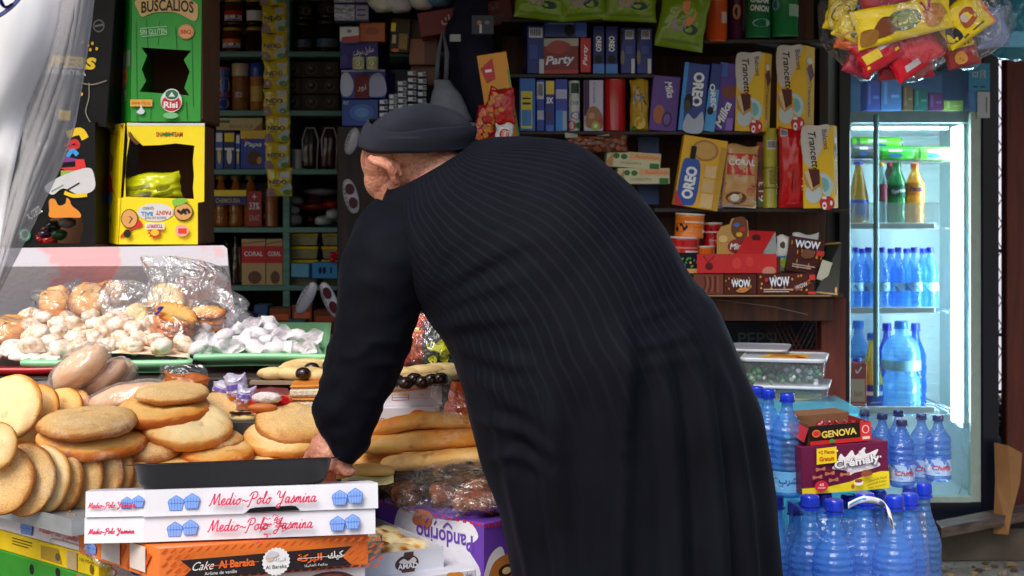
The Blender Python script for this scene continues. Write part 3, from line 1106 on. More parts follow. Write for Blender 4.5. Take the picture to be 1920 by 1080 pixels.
# ------------------------------------------------------------------ teal shelving along the back of the shop
SD =5.10
su =thing('shelf_unit','teal painted wooden shelving along the dark back wall of the shop','shelf',(-1.0,5.3,0.1))
def su_part(name,px0,py0,px1,py1,d0,d1,m=TEAL):
    a =P(px0,py1,SD); c =P(px1,py0,SD)
    b =MB(); b.box(a.x,d0,a.z,c.x,d1,c.z,m,bev=.002)
    o =b.build(name,su); o.location =(1.0,-5.3,-0.1)
    return o
for y in (-14,96,207,317,426,535,645):
    su_part('board',340,y,900,y +10,SD,5.55)
su_part('upright',530,-10,543,900,SD +.004,5.54)
su_part('upright',344,-10,356,900,SD +.004,5.54)
su_part('upright',888,-10,900,900,SD +.004,5.54)
su_part('back_panel',340,-14,900,900,5.56,5.57,DARKW)
G ='goods on the teal shelves'
D0 =5.14
JARB =mat((96,44,20),rough=.12,var=.4,scale=9,bump=.0,coat=.8)
JARD =mat((40,20,14),rough=.10,var=.4,scale=9,bump=.0,coat=.9)
i =0
for (cx,y0,y1,w,c1,lab,c2) in ((392,50,96,38,(60,20,10),'bare brown honey jar at the left end of the top teal shelf',None),(432,50,96,40,W_,'honey jar with a white and orange label, bottom of its pair',ORG),
                                     (474,50,96,36,(50,20,12),'dark unlabelled honey jar next to the yellow sachet strip',None),(394,-4,45,38,W_,'honey jar with an orange label stacked at the top left',ORG),
                                     (435,-4,45,40,W_,'honey jar with a red and blue label stacked on another jar',RED),(475,-4,45,36,W_,'honey jar with a plain white label stacked by the sachet strip',None)):
    art =[]
    if c1 == W_:
        art =[('r',.2,.12,.85,.72,W_)]
        if c2: art += [('r',.2,.45,.85,.72,c2),('e',.52,.35,.16,.13,(120,60,30)),('r',.3,.14,.75,.2,BLUE)]
    can('honey_jar',lab,'jar',cx,y0,y1,w,D0,BRN,art,lid=GOLD,m=JARB if cx < 460 else JARD,neck=.25,lidh=.13,liftw=.86,group='honey jars on the top shelf')
for cx,y0,y1,w,c,lab in ((566,40,96,40,(60,90,130),'dark glass jar with a faded blue label on the top shelf'),(612,36,96,46,(60,110,140),'dark jar with a blue and orange label right of the blue labelled one'),
                         (568,-30,36,44,(36,40,50),'almost black jar stacked over the faded blue label'),(614,-30,32,44,(40,46,46),'almost black jar stacked beside the foil packets')):
    can('dark_jar',lab,'jar',cx,y0,y1,w,D0,BLK,[('r',.15,.1,.85,.5,c),('e',.6,.25,.12,.15,(150,90,40))],lid=(46,46,50),m=JARD,neck=.2,lidh=.12,liftw=.9)
# row two
can('coffee_tin','narrow navy tin with yellow rings at the far left of the second shelf','tin',389,110,207,24,D0,(30,36,70),[('r',0,.06,1,.22,(210,170,40)),('r',0,.36,1,.55,(210,170,40)),('r',0,.6,1,.64,W_)],lid=(190,150,50),lidh=.16)
can('milk_tin','blue tin with yellow fruit picture on the second shelf','tin',416,125,207,26,D0,(40,80,170),[('e',.65,.6,.3,.2,(220,170,40)),('e',.6,.15,.3,.12,(210,160,40)),('r',.0,.32,1,.40,(150,60,90))],lid=(190,60,50),lidh=.05)
JP =mat((150,96,50),rough=.2,var=.35,scale=40,bump=.1,coat=.5)
can('spread_jar','brown peanut jar with a pale lid and a small pink label','jar',448,118,207,33,D0,BRN,[('r',.35,.38,.62,.55,(200,160,170)),('e',.48,.46,.08,.05,(110,60,160))],lid=(196,176,150),lidh=.27,m=JP,neck=.12)
can('spread_jar','peanut jar with a blue and yellow lid beside the yellow sachet strip','jar',480,118,207,28,D0,BRN,[('r',.2,.25,.8,.75,(210,170,80))],lid=(40,70,170),lidh=.28,m=mat((180,120,50),rough=.2,var=.3,scale=40,bump=.1,coat=.5),neck=.1)
for r_ in range(3):
    for q,(cx,w) in enumerate(((550,30),(584,38),(618,34))):
        y1 =207 -r_*31
        pack('coffee_box',('dark coffee capsule box with a round cup emblem, ' +('bottom','middle','top')[r_] +' of the ' +('left','centre','right')[q] +' pile'),'box',(cx -w/2,y1 -30,cx +w/2,y1),D0,.12,(46,34,26),
             {'F': [('e',.5,.5,.3,.36,(72,58,44)),('e',.5,.52,.2,.24,(32,22,18)),('e',.46,.58,.1,.12,(110,90,70))]},group='coffee boxes on the second shelf')
# row three
pack('flat_carton','long cream carton with faded print lying on small blue and yellow boxes','carton',(405,221,492,244),D0 -.01,.12,(196,176,120),{'F': [('t','BOULOUS',.55,.3,.5,.3,(120,90,50)),('r',.06,.6,.3,.8,(60,100,60)),('p',[(.8,0),(1,.7),(1,0)],(150,90,50))]})
for (x0,x1,y0,c,c2,lab) in ((384,402,246,NAVY,YEL,'narrow navy and yellow pudding box at the left of the third shelf'),(404,418,246,(60,90,190),W_,'slim light blue pudding box with a white bottle picture'),(419,441,246,NAVY,YEL,'pudding box with a yellow top and a small white jar picture'),
                                 (442,450,250,BLUE,W_,'thin plain blue box between pudding boxes')):
    pack('pudding_box',lab,'box',(x0,y0,x1,317),D0,.08,c,{'F': [('r',.1,.72,.9,.95,c2),('e',.5,.35,.22,.22,W_ if c2 == YEL else YEL),('r',.1,.5,.9,.56,W_)]},group='pudding boxes on the third shelf')
pack('cereal_bag','royal blue snack pack with white lettering and a brown biscuit picture','snack pack',(451,244,498,317),D0,.06,(24,64,180),{'F': [('r',0,.78,1,1,(240,200,40)),('t','Papa',.5,.62,.7,.16,W_,{'bold': .03,'shear': .2}),('e',.55,.28,.28,.2,BRN),('e',.2,.75,.06,.05,RED),('e',.75,.22,.1,.1,(200,140,60))]})
can('white_cup','white plastic cup standing on the third shelf behind the sachets','cup',556,280,317,22,D0,(200,200,200),[],lid=None)
for cx,lab in ((582,'dark zipped bag with pale piping on the third shelf'),(618,'maroon and black bag with pale piping by the hanging white packets')):
    b =bagmesh([(cx,234,12,.02),(cx,240,17,.04),(cx,270,19,.05),(cx,310,19,.05),(cx,317,17,.045)],D0 +.05,gloss((34,26,28) if cx < 600 else (64,24,26)),amp=.004,seed=cx,seg=24,power=3)
    b.tube([P(cx -12,317,D0 +.01),P(cx -15,262,D0 +.0),P(cx -8,240,D0 +.01),P(cx +8,240,D0 +.01),P(cx +15,262,D0),P(cx +12,317,D0 +.01)],.0035,card((150,150,156)),6)
    tag(b.build('zip_bag'),lab,'bag')
# row four: oil bottles in a printed wrap, white and red goods
for q,(cx,lab) in enumerate(((390,'yellow oil bottle at the left end of the wrapped row'),(412,'yellow oil bottle with a brass cap, second in the wrapped row'),(440,'yellow oil bottle with a dull green cap in the wrapped row'),(468,'yellow oil bottle with a dull green cap behind the red banner'))):
    bottle('oil_bottle',lab,'bottle',cx,328,425,27,D0 +.03,(200,120,30),(170,140,40) if q < 2 else (120,120,70),'soda',trans=.3,group='oil bottles on the fourth shelf',capw=.75)
pack('oil_wrap','yellow and blue printed band wrapped round the oil bottles','label',(385,356,462,384),D0 -.012,.02,YEL,{'F': [('r',0,0,1,.58,NAVY),('t','CHEMOUSIA',.55,.28,.6,.3,(190,170,90),{'bold': .02})]})
pack('offer_card','dark red offer card reading plus 33 percent beside the oil bottles','card',(463,358,491,425),D0 -.012,.02,(160,26,22),{'F': [('t','+',.5,.84,.3,.16,W_),('t','33%',.5,.58,.7,.2,W_,{'bold': .01}),('t','GRAT',.5,.24,.7,.16,(220,170,160))]})
can('syrup_jar','amber jar right of the red offer card','jar',507,352,425,26,D0,(180,110,30),[],lid=(120,50,26),m=mat((170,104,36),rough=.2,var=.4,scale=30,bump=.08),lidh=.1)
for cx,cy,rx,ry,c,lab in ((552,412,15,12,(190,190,190),'white ball bag lowest of the pile on the fourth shelf'),(550,394,14,9,(200,200,205),'white ball bag in the middle of the left pile'),(555,376,15,9,(170,165,165),'grey white ball bag on top of the left pile'),
                             (606,414,15,10,(190,196,196),'white and teal ball bag in front of the red packs'),(626,402,15,11,(180,180,184),'white ball bag beside the hanging strip')):
    b =bagmesh([(cx,cy -ry,2,.01),(cx,cy -ry*.6,rx*.85,.035),(cx,cy,rx,.04),(cx,cy +ry*.6,rx*.9,.035),(cx,cy +ry,4,.01)],D0 +.05,gloss(c),amp=.005,seed=cx +cy,seg=20)
    tag(b.build('sugar_bag'),lab,'bag','white bags on the fourth shelf')
for cx,cy,rx,ry,c,lab in ((585,388,30,10,(150,50,30),'orange red packet lying on the fourth shelf'),(622,384,16,9,(170,30,24),'bright red packet behind the white bags'),(600,360,34,9,(130,125,128),'long grey packet lying across the red packets'),(548,356,10,8,(96,28,22),'dark red round packet by the upright'),(585,412,14,12,(90,26,22),'dark red packet low between the white bags')):
    b =bagmesh([(cx -rx,cy,1,.01),(cx -rx*.8,cy,ry*.2,.03),(cx,cy,ry*.3,.04),(cx +rx*.8,cy,ry*.2,.03)],D0 +.1,gloss(c),amp=.003,seed=cx,seg=16)
    b =MB(); b.sphere((0,0,0),(rx*D0/F,.05,ry*D0/F),gloss(c),18,10,None,lambda d: 1 +.12*noise.noise(d*2.2 +Vector((cx,cy,0))))
    tag(b.build('sausage_pack',None,P(cx,cy,D0 +.12)),lab,'packet')
# row five
for q,(cx,w,h_,lab) in enumerate(((424,16,80,'brown vinegar bottle next to the red boxes'),(440,16,92,'dark vinegar bottle beside the wafer boxes'),(408,16,70,'red capped bottle at the left of the fifth shelf'))):
    bottle('sauce_bottle',lab,'bottle',cx,535 -h_,535,w,D0,(50,24,18),(140,20,20) if q == 2 else (40,30,26),'cone',trans=.2)
for x0,x1,lab in ((453,498,'red and beige wafer box with white lettering, left one of the pair'),(499,530,'red and beige wafer box partly behind the teal upright')):
    pack('wafer_box',lab,'box',(x0,448,x1,535),D0,.06,(196,160,110),{'F': [('r',0,.48,1,.85,RED),('t','CORAL',.5,.68,.78,.1,W_,{'bold': .02}),('e',.55,.17,.28,.14,(110,76,50)),('p',[(0,.88),(1,.94),(1,.97),(0,.91)],(150,110,60))]},group='red wafer boxes')
TUB =tint_mat((190,186,150),.3,.3)
n_ =0
for (x0,x1,q) in ((546,600,0),(608,650,1)):
    for r_,y1 in enumerate((535,509,484,459)):
        b =MB(); k =D0/F
        w =(x1 -x0)*k; h =17*k
        b.loft([[Vector((sx*w*t,sy*.06*t,z)) for sx,sy in ((-.5,-1),(.5,-1),(.5,1),(-.5,1))] for t,z in ((.9,0),(1,h))],mat((150,146,110),rough=.35,var=.3,scale=40),False)
        o =b.build('butter_tub',None,P((x0 +x1)/2,y1,D0 +.06))
        tag(o,'translucent tub with a yellow lid, ' +('lowest','second from the bottom','third from the bottom','topmost')[r_] +' of the ' +('left','right')[q] +' pile','tub','yellow lidded tubs')
        b =MB(); b.box(-w*.53,-.066,h,w*.53,.066,h +6*k,gloss((220,190,30)),bev=.003); b.build('lid',o)
pack('blue_crate','bright blue toy packet with handles on the fifth shelf','packet',(585,492,640,522),D0 -.1,.08,(50,150,215),{'F': [('e',.28,.5,.06,.22,(20,40,80)),('e',.42,.5,.06,.22,(20,40,80)),('r',.62,.3,.68,.7,(20,50,100))]},roll=0)
pack('blue_crate','paler blue packet slanting left of the handled one','packet',(549,494,586,520),D0 -.06,.06,(70,150,190),None,yaw=-18)
b =MB()
for q in range(5):
    a =q*1.256
    b.sphere(P(632 +9*math.cos(a),482 +8*math.sin(a),D0 -.12),(.014,.01,.009),gloss((210,20,50)),12,8)
b.sphere(P(632,482,D0 -.13),.008,gloss((170,10,30)),10,8)
tag(b.build('ribbon_bow'),'small shiny red ribbon bow above the blue packet','bow')
# row six: little cartons, egg tray
ri =random.Random(3)
for q,(x0,y0,x1,y1,c,lab) in enumerate(((476,572,502,622,(60,90,130),'small pale blue carton low behind the bread stall'),(504,582,530,600,(60,80,100),'small grey blue carton lying behind the egg tray'),(505,578,545,604,(140,70,34),'orange brown carton low behind the egg tray, left one'),(548,572,585,606,(150,76,36),'orange brown carton low behind the egg tray, middle one'),(588,582,630,606,(130,60,30),'orange brown carton low behind the egg tray, right one'),(440,590,474,640,(50,60,110),'dark blue carton low behind the clear bag'),(540,600,572,622,(70,110,120),'flat teal packet in front of the orange cartons'))):
    pack('small_carton',lab,'carton',(x0,y0,x1,y1 +18),4.9 -.03*q,.1,c,{'F': [('r',.1,.5,.9,.75,tuple(min(255,int(v*1.5)) for v in c)),('r',.1,.2,.6,.3,W_)]})
b =MB()
em =mat((96,150,142),rough=.9,var=.2,scale=30,bump=.2)
pts =[]
for i in range(41):
    row =[]
    for j in range(61):
        u,v =j/60,i/40
        hgt =.018*max(0,math.cos(u*math.pi*14))*max(.3,math.cos(v*math.pi*10)) +.02*(math.cos(u*math.pi*14) < 0)*0
        row.append(P(470 +170*u,632,4.5 +.28*v) +Vector((0,0,1.6*hgt)))
    pts.append(row)
b.grid(pts,em)
b.grid([[p +Vector((0,0,-.022)) for p in pts[0]],pts[0]],em)
tag(b.build('egg_tray'),'teal moulded paper egg tray on the low shelf behind the bread','egg tray')
for q,(cx,cy) in enumerate(((600,646),(616,642),(560,650))):
    b =MB(); b.sphere((0,0,0),(.022,.022,.028),mat((190,110,66),rough=.5),16,12,None,lambda d: 1 -.08*d.z)
    tag(b.build('egg',None,P(cx,cy,4.42)),'brown egg beside the teal egg tray','egg','brown eggs by the tray')
lowb =MB(); lowb.box(-1.02,4.25,.55,-.25,5.05,.862,DARKW)
tag(lowb.build('low_counter'),'dark low counter behind the stall under the egg tray','counter')

# hanging strip of yellow sachets
st =thing('sachet_strip','hanging strip of joined yellow milk powder sachets in front of the teal upright','sachets',P(515,370,4.78))
ys =[-42,10,62,113,165,216,267,317,368]
for q in range(8):
    xc =512 +q*1.6 +(1 if q % 2 else -1)
    o =pillow('sachet','','',(xc -24,ys[q],xc +24,ys[q +1]),4.78,(206,180,30),[('r',.55,.68,.9,.9,(196,196,190)),('t','NIDO',.45,.52,.7,.17,(44,50,90),{'bold': .02}),('r',.15,.36,.5,.41,(150,120,30)),('b',[(0,.02),(.0,.25),(.2,.32),(.35,.1),(.3,.02)],(140,110,120)),
                 ('b',[(.5,.2),(.75,.42),(.98,.45),(.95,.25),(.7,.08)],(170,190,190)),('e',.8,.15,.15,.1,(90,130,60))],thick=.018,seed=q,parent=st)
    o.location =o.location -st.location
# white strips hanging
def dangling(cx,y0,y1,w,D,lean,label,dark=(70,20,30)):
    b =MB(); k =D/F
    mm =gloss((176,174,182))
    n =20; hh =(y1 -y0)*k
    rings =[]
    for i in range(n +1):
        t =i/n
        e =(max(0.02,math.sin(math.pi*t)) ** .35)
        rings.append([Vector((w*k/2*e*math.cos(a),-.012*e*math.sin(a),-hh*t)) for a in [2*math.pi*j/20 for j in range(20)]])
    b.loft(rings,mm,True)
    if dark:
        for q in range(2):
            zc =-hh*(.3 +.4*q)
            b.add([Vector((w*k*(.08 +.30*math.cos(a)),-.0145,zc +hh*.16*math.sin(a))) for a in [2*math.pi*j/20 for j in range(20)]],[tuple(range(20))],card(dark))
    for q in range(6):
        z =-hh*(.15 +.13*q)
        b.box(-w*k*.34,-.0135,z,-w*k*.27,-.012,z +.006,card((90,90,100)))
    o =b.build('candy_pouch',None,P(cx,y0,D),(0,R(lean),0))
    return tag(o,label,'pouch','white pouches hanging at the back')
dangling(590,530,596,26,4.3,28,'plain white pouch hanging slanted above the egg tray',None)
dangling(604,530,602,26,4.32,-24,'white pouch with dark red ovals hanging beside the plain one')
dangling(650,336,402,28,4.4,-14,'white pouch with dark red ovals hanging left of the face')
dangling(668,240,292,24,4.4,18,'white pouch hanging beside the knit cap',None)

# ------------------------------------------------------------------ stack of tissue boxes and packets behind the head
CDp =4.55
b =MB(); a =P(632,236,CDp); c =P(985,240,CDp)
b.box(a.x,CDp,.1,c.x,5.05,a.z,DARKW,bev=.004)
tag(b.build('stack_stand'),'dark wooden stand carrying the tissue boxes behind the head','stand')
pack('tissue_box','blue tissue box with a bright light burst, lowest of the stack','tissue box',(643,186,712,236),CDp,.12,(26,70,160),{'F': [('e',.55,.5,.34,.32,(50,110,200)),('e',.55,.5,.2,.18,(90,150,215)),('t','FST',.12,.86,.14,.12,W_)]},yaw=-4)
pack('tissue_box','blue and white tissue box with a dark red panel in the middle of the stack','tissue box',(645,131,730,184),CDp -.02,.12,(60,76,170),{'F': [('b',[(0,.15),(0,.8),(.16,.9),(.28,.5),(.2,.1)],(196,200,226)),('b',[(.62,.1),(.66,.7),(.85,.9),(1,.6),(1,.1)],(170,176,216)),('r',.3,0,.64,.84,(110,18,34)),('t',ar('نور'),.47,.36,.2,.26,(226,200,200),{'bold': .02}),('r',.0,.93,1,1,(170,176,210))],'R': [('r',0,0,1,1,(60,40,110))]},yaw=-10)
pack('tissue_box','dark violet blue tissue box with white Arabic lettering, top of the stack','tissue box',(643,78,718,128),CDp -.02,.12,(50,44,130),{'F': [('t',ar('مناديل سوفت'),.62,.62,.55,.3,W_,{'bold': .01,'rot': 10}),('e',.12,.35,.1,.2,(70,64,150))],'R': [('r',0,0,1,1,(34,26,66))]},yaw=-12)
for cx,lab in ((671,'round cream tub with a green leaf sketch, left of two'),(697,'round cream tub with a green leaf sketch, right of two')):
    can('cream_tub',lab,'tub',cx,106,130,23,CDp -.1,(206,208,160),[('e',.5,.5,.2,.38,(120,130,90)),('e',.5,.5,.15,.28,(206,208,160)),('l',[(.45,.4),(.5,.55),(.56,.6)],.06,(80,100,70))],lid=None,group='cream tubs on the tissue boxes')
pack('medicine_box','small white box with a red corner above the tissue boxes','box',(637,50,673,78),CDp -.06,.06,(220,222,224),{'F': [('p',[(.08,0),(1,0),(1,.42),(.12,.3)],(180,26,36)),('r',.4,.6,.6,.8,(110,120,150))]})
pack('orange_carton','orange carton beside the small white and red box','box',(674,42,722,78),CDp -.04,.08,(190,90,36),{'F': [('e',.5,.55,.28,.2,(150,66,26))]})
pack('tea_pack','dark and mustard yellow pack leaning by the brown boxes','pack',(730,34,766,98),CDp -.04,.05,(66,54,22),{'F': [('r',0,.6,.25,.85,YEL),('r',.1,.25,.3,.5,(196,190,170)),('r',.45,.1,.9,.55,(150,110,30)),('e',.3,.05,.2,.05,ORG)]},roll=4)
foil =mat((176,180,196),rough=.18,var=.25,scale=60,bump=.25,metal=.85)
for q,(x0,x1,y0,y1,lab) in enumerate(((626,692,-18,6,'foil and white packet at the top of the foil stack'),(627,692,7,40,'foil packet lying under another above the tissue boxes'))):
    o =pack('foil_packet',lab,'packet',(x0,y0,x1,y1),CDp -.08,.07,(60,60,110),{'F': [('r',.0,.06,.58,.94,foil),('r',.62,.1,.98,.9,(150,150,178)),('r',.66,.3,.9,.4,(70,70,110)),('r',.66,.6,.9,.7,(70,70,110))]})
for q,(x0,x1,ys_) in enumerate(((711,727,(186,198,210,222)),(729,745,(176,186,196,207,218)),(745,763,(151,162,173,184,195,206)),(764,781,(132,145,157,169,181,194)),(783,800,(134,147,159,171,184)))):
    for j,y in enumerate(ys_):
        pack('silver_packet','small silver packet in the foil pile behind the knit cap','packet',(x0,y,x1,y +10),CDp -.12,.05,(170,176,180),{'F': [('r',.1,.2,.55,.8,(214,218,222)),('r',.6,.3,.9,.7,(90,100,104))]},m=foil,roll=ri.uniform(-4,4),group='silver packets behind the cap')
pack('brown_box','plain brown cardboard box among the dark packs','box',(767,72,820,121),CDp -.02,.16,(150,84,50),{'F': [('r',.55,0,1,1,(104,56,36))]})
pack('brown_box','dark brown cardboard box above the plain one','box',(762,36,800,72),CDp,.16,(84,50,40),None)
pack('brown_box','brown cardboard box lowest beside the silver packets','box',(770,123,822,160),CDp +.02,.16,(120,68,46),None)
pack('tissue_box','dark navy box behind the silver packets','tissue box',(724,130,812,236),CDp +.08,.12,(22,26,62),None)
pack('red_carton','long dark red carton with white script tilted near the ceiling','carton',(788,10,965,56),CDp -.12,.2,(120,14,26),{'F': [('t',ar('كيك'),.34,.5,.2,.5,(214,180,180),{'bold': .02}),('t',ar('شوكا'),.8,.75,.12,.3,(190,150,150)),('t','BISCUIT',.84,.35,.14,.14,(170,120,120))]},roll=-9)
for q,(cx,cy,c,lab) in enumerate(((715,5,(200,206,190),'crumpled clear bag of white and green sweets near the ceiling'),(745,6,(206,206,210),'white plastic wrapped slipper near the ceiling'),(790,0,(214,214,216),'pale wrapped bundle near the ceiling'),(820,-6,(90,140,180),'blue wrapped packet near the ceiling by the red carton'))):
    b =bagmesh([(cx,cy -40,10,.02),(cx,cy -25,24,.05),(cx,cy,26,.05),(cx +3,cy +14,18,.04),(cx,cy +18,4,.01)],CDp -.15,gloss(c),amp=.012,seed=q +3,seg=24)
    tag(b.build('wrapped_bundle'),lab,'bundle')
# dark hanging cloths and bag beside the cap
def cone_cloth(name,label,cat,rings,D,c,amp=.01,seed=1,seg=36):
    b =bagmesh(rings,D,mat(c,rough=.75,var=.25,scale=14,bump=.06),amp=amp,seed=seed,seg=seg,freq=8)
    return tag(b.build(name),label,cat)
cone_cloth('hanging_bag','grey cloth bag hanging by long handles beside the brown boxes','bag',[(826,150,16,.02),(830,160,20,.03),(838,180,30,.04),(846,226,40,.05)],4.2,(120,124,136),.008,2)
b =MB(); b.tube([P(818,152,4.2),P(822,100,4.2),P(830,56,4.21),P(838,100,4.2),P(836,152,4.2)],.007,mat((96,98,110),rough=.8),8)
hb =b.build('handle',bpy.data.objects['hanging_bag'])
cone_cloth('hanging_garment','dark navy garment hanging in the shade right of the grey bag','clothes',[(885,-10,34,.03),(880,40,40,.04),(880,90,44,.05),(900,150,52,.06),(890,230,60,.06)],4.3,(26,28,48),.016,5)
pack('price_card','small pale card pinned on the dark hanging garment','card',(843,64,864,78),4.15,.003,(150,152,156),None)
pack('dark_pouch','dark grey printed pouch hanging near the ceiling','pouch',(884,28,926,64),4.16,.02,(60,62,72),{'F': [('e',.35,.6,.1,.12,(170,110,60)),('r',.36,.05,.46,.5,(190,190,196)),('e',.7,.6,.12,.1,(110,112,120))]})
# yellow display card with red nut bags
cs =thing('display_card','tall mustard yellow hanging card strip seen behind the cap','display card',P(950,268,4.1),(0,R(-9),0))
b =MB(); k =4.1/F
b.box(-30*k,0,0,26*k,.006,170*k,card((226,150,28)),bev=.001)
b.art([('r',.55,.3,.9,.36,(40,40,20)),('r',.5,.55,.8,.6,(60,50,20)),('r',.5,.08,.8,.13,(40,60,30)),('p',[(.94,0),(1,0),(1,.8),(.94,.8)],(90,150,50)),('p',[(.05,.85),(.5,.95),(.5,.72),(.2,.68)],(190,24,22)),('r',.2,.8,.42,.83,W_)],lambda u,v,o: Vector((-30*k +u*56*k,-o,v*170*k)),56*k,170*k)
b.build('card',cs)
for q,(rect,rl,lab) in enumerate((((885,200,926,268),10,'red bag of nuts on the yellow card, lowest left'),((902,165,938,235),14,'red bag of nuts overlapping the lower left one'),((926,168,968,234),-4,'plain red bag on the right of the yellow card'),((928,232,962,272),2,'white packet with a red oval at the foot of the yellow card'))):
    red =q < 3
    pillow('nut_bag',lab,'nut bag',rect,4.05 -.012*q,(176,26,22) if red else (206,206,206),
           [('e',.45 +.3*ri.uniform(-1,1),.5 +.42*ri.uniform(-1,1),.12,.07,(200 +ri.randint(-30,20),120 +ri.randint(-30,20),40)) for _ in range(22 if q < 2 else 4)] if red else [('e',.5,.5,.3,.25,(180,24,24)),('e',.5,.5,.2,.15,(220,120,110))],thick=.025,roll=rl,seed=q,group='nut bags on the yellow card')

# dim stock filling the back of the teal shelves
rf =random.Random(21)
first =None
for y0,y1 in ((0,96),(106,207),(217,317),(327,426),(436,535),(545,645)):
    x =362
    while x < 650:
        w_ =rf.uniform(18,40)
        if not (505 < x < 548):
            c_ =rf.choice([(120,60,40),(60,70,120),(150,130,70),(110,40,40),(70,100,80),(150,140,130),(90,70,50)])
            hh_ =rf.uniform(.5,.85)*(y1 -y0)
            pack('stock_box','dim grocery box in the back row of the teal shelves','box',(x,y1 -hh_,x +w_ -2,y1),SD +.26,.08,c_,{'F': [('r',.1,.55,.9,.8,tuple(min(255,int(v*1.6)) for v in c_)),('r',.2,.2,.8,.3,(190,180,160))]},group='dim boxes in the back row of the shelves')
        x += w_
# ------------------------------------------------------------------ dark shelving on the right with biscuits
RD =4.30
rs =thing('biscuit_shelf','dark brown wooden shelving full of biscuit packs between the doorway and the fridge','shelf',P(1300,700,RD +.2))
def rs_part(name,px0,py0,px1,py1,d0,d1,m,roll=0):
    a =P(px0,py1,RD); c =P(px1,py0,RD)
    b =MB(); b.box(a.x,d0,a.z,c.x,d1,c.z,m,bev=.002)
    o =b.build(name,rs); o.location =-rs.location
    return o
rs_part('board',940,139,1226,146,RD -.01,RD +.35,DARKW)
rs_part('board',940,246,1552,253,RD -.01,RD +.35,DARKW)
rs_part('board',1226,390,1592,398,RD -.01,RD +.35,DARKW)
rs_part('board',1300,550,1580,558,RD -.01,RD +.35,BROWNW)
rs_part('board',1226,74,1552,82,RD -.01,RD +.35,DARKW)
rs_part('board',940,36,1226,41,RD -.01,RD +.35,DARKW)
rs_part('back_panel',940,-60,1596,600,RD +.352,RD +.365,BROWNW)
rs_part('apron',1300,559,1562,602,RD +.006,RD +.03,BROWNW)
rs_part('post',1545,560,1592,900,RD +.04,RD +.1,REDW)
rs_part('post',1552,-60,1570,389,RD +.12,RD +.2,DARKW)
rs_part('rail',1380,659,1548,664,RD +.03,RD +.06,REDW)
b =MB()
b.tube([P(1330,560,RD),P(1450,575,RD -.02),P(1515,590,RD -.02)],.0012,card((150,150,150)),6)
o =b.build('wire',rs); o.location =-rs.location
D1 =RD
def sp(name,label,rect,c,art=None,d=.05,dd=0,**kw):
    return pack(name,label,kw.pop('cat','biscuits'),rect,D1 +dd,d,c,art,**kw)
BAR =[(.1,.78,.9,.96)]
def barcode(x0,y0,x1,y1):
    out =[('r',x0,y0,x1,y1,(200,200,206))]
    n =6
    for i in range(n):
        xx =x0 +(x1 -x0)*(.1 +.8*i/n)
        out.append(('r',xx,y0 +(y1 -y0)*.2,xx +(x1 -x0)*.07,y1 -(y1 -y0)*.1,(60,60,80)))
    return out
COOK =(40,34,36)
# shelf by the ceiling: green crisp bags and tall tubes
for q,(rect,rl,lab) in enumerate((((962,-50,1060,36),6,'lime green crisp bag lying near the ceiling, left of three'),((1050,-54,1140,38),-4,'lime green crisp bag near the ceiling with an orange picture'),((1130,-50,1230,40),3,'lime green crisp bag near the ceiling, right of three'),((1226,-30,1318,92),9,'lime green crisp bag hanging lower by the orange tube'))):
    pillow('crisp_bag',lab,'crisps',rect,D1 -.12,(120,150,30),[('b',[(.3,.45),(.5,.75),(.75,.55),(.6,.35)],(216,130,60)),('e',.4,.35,.16,.10,(150,140,130)),('e',.66,.3,.16,.08,(40,70,70)),('r',.1,.08,.9,.12,(90,120,30))],thick=.06,roll=rl,seed=q +2,group='green crisp bags')
can('crisp_tube','bright orange crisp tube on the high shelf','crisps',1346,-60,77,42,D1 -.02,(226,90,30),[('r',.62,.25,.85,.42,(220,190,180)),('r',.2,.6,.6,.64,W_)],lid=(200,200,200),lidh=.05)
can('crisp_tube','dark purple crisp tube between the orange and green ones','crisps',1384,-60,73,34,D1 +.03,(84,30,66),[('e',.4,.75,.2,.1,(180,150,170)),('r',.7,.1,.8,.9,(150,110,140)),('e',.45,.4,.15,.12,(200,130,70))],lid=(200,200,200),lidh=.05)
can('crisp_tube','green and black sour cream crisp tube on the high shelf','crisps',1425,-60,70,50,D1 -.02,(34,120,70),[('b',[(.1,.5),(.3,.75),(.7,.78),(.92,.5),(.6,.3),(.25,.3)],(26,34,34)),('t','CREAM',.5,.58,.5,.1,W_,{'bold': .03,'rot': -6}),('t','ONION',.5,.44,.5,.1,W_,{'bold': .03,'rot': -6}),('e',.55,.2,.24,.07,(150,180,200)),('e',.5,.86,.25,.07,(230,180,60))],lid=(200,200,200),lidh=.05)
can('crisp_tube','plain green crisp tube at the right end of the high shelf','crisps',1476,-60,68,52,D1 -.02,(36,130,70),[('r',.55,.3,.95,.5,(160,190,170)),('e',.2,.5,.12,.1,(120,160,190))],lid=(200,200,200),lidh=.05)
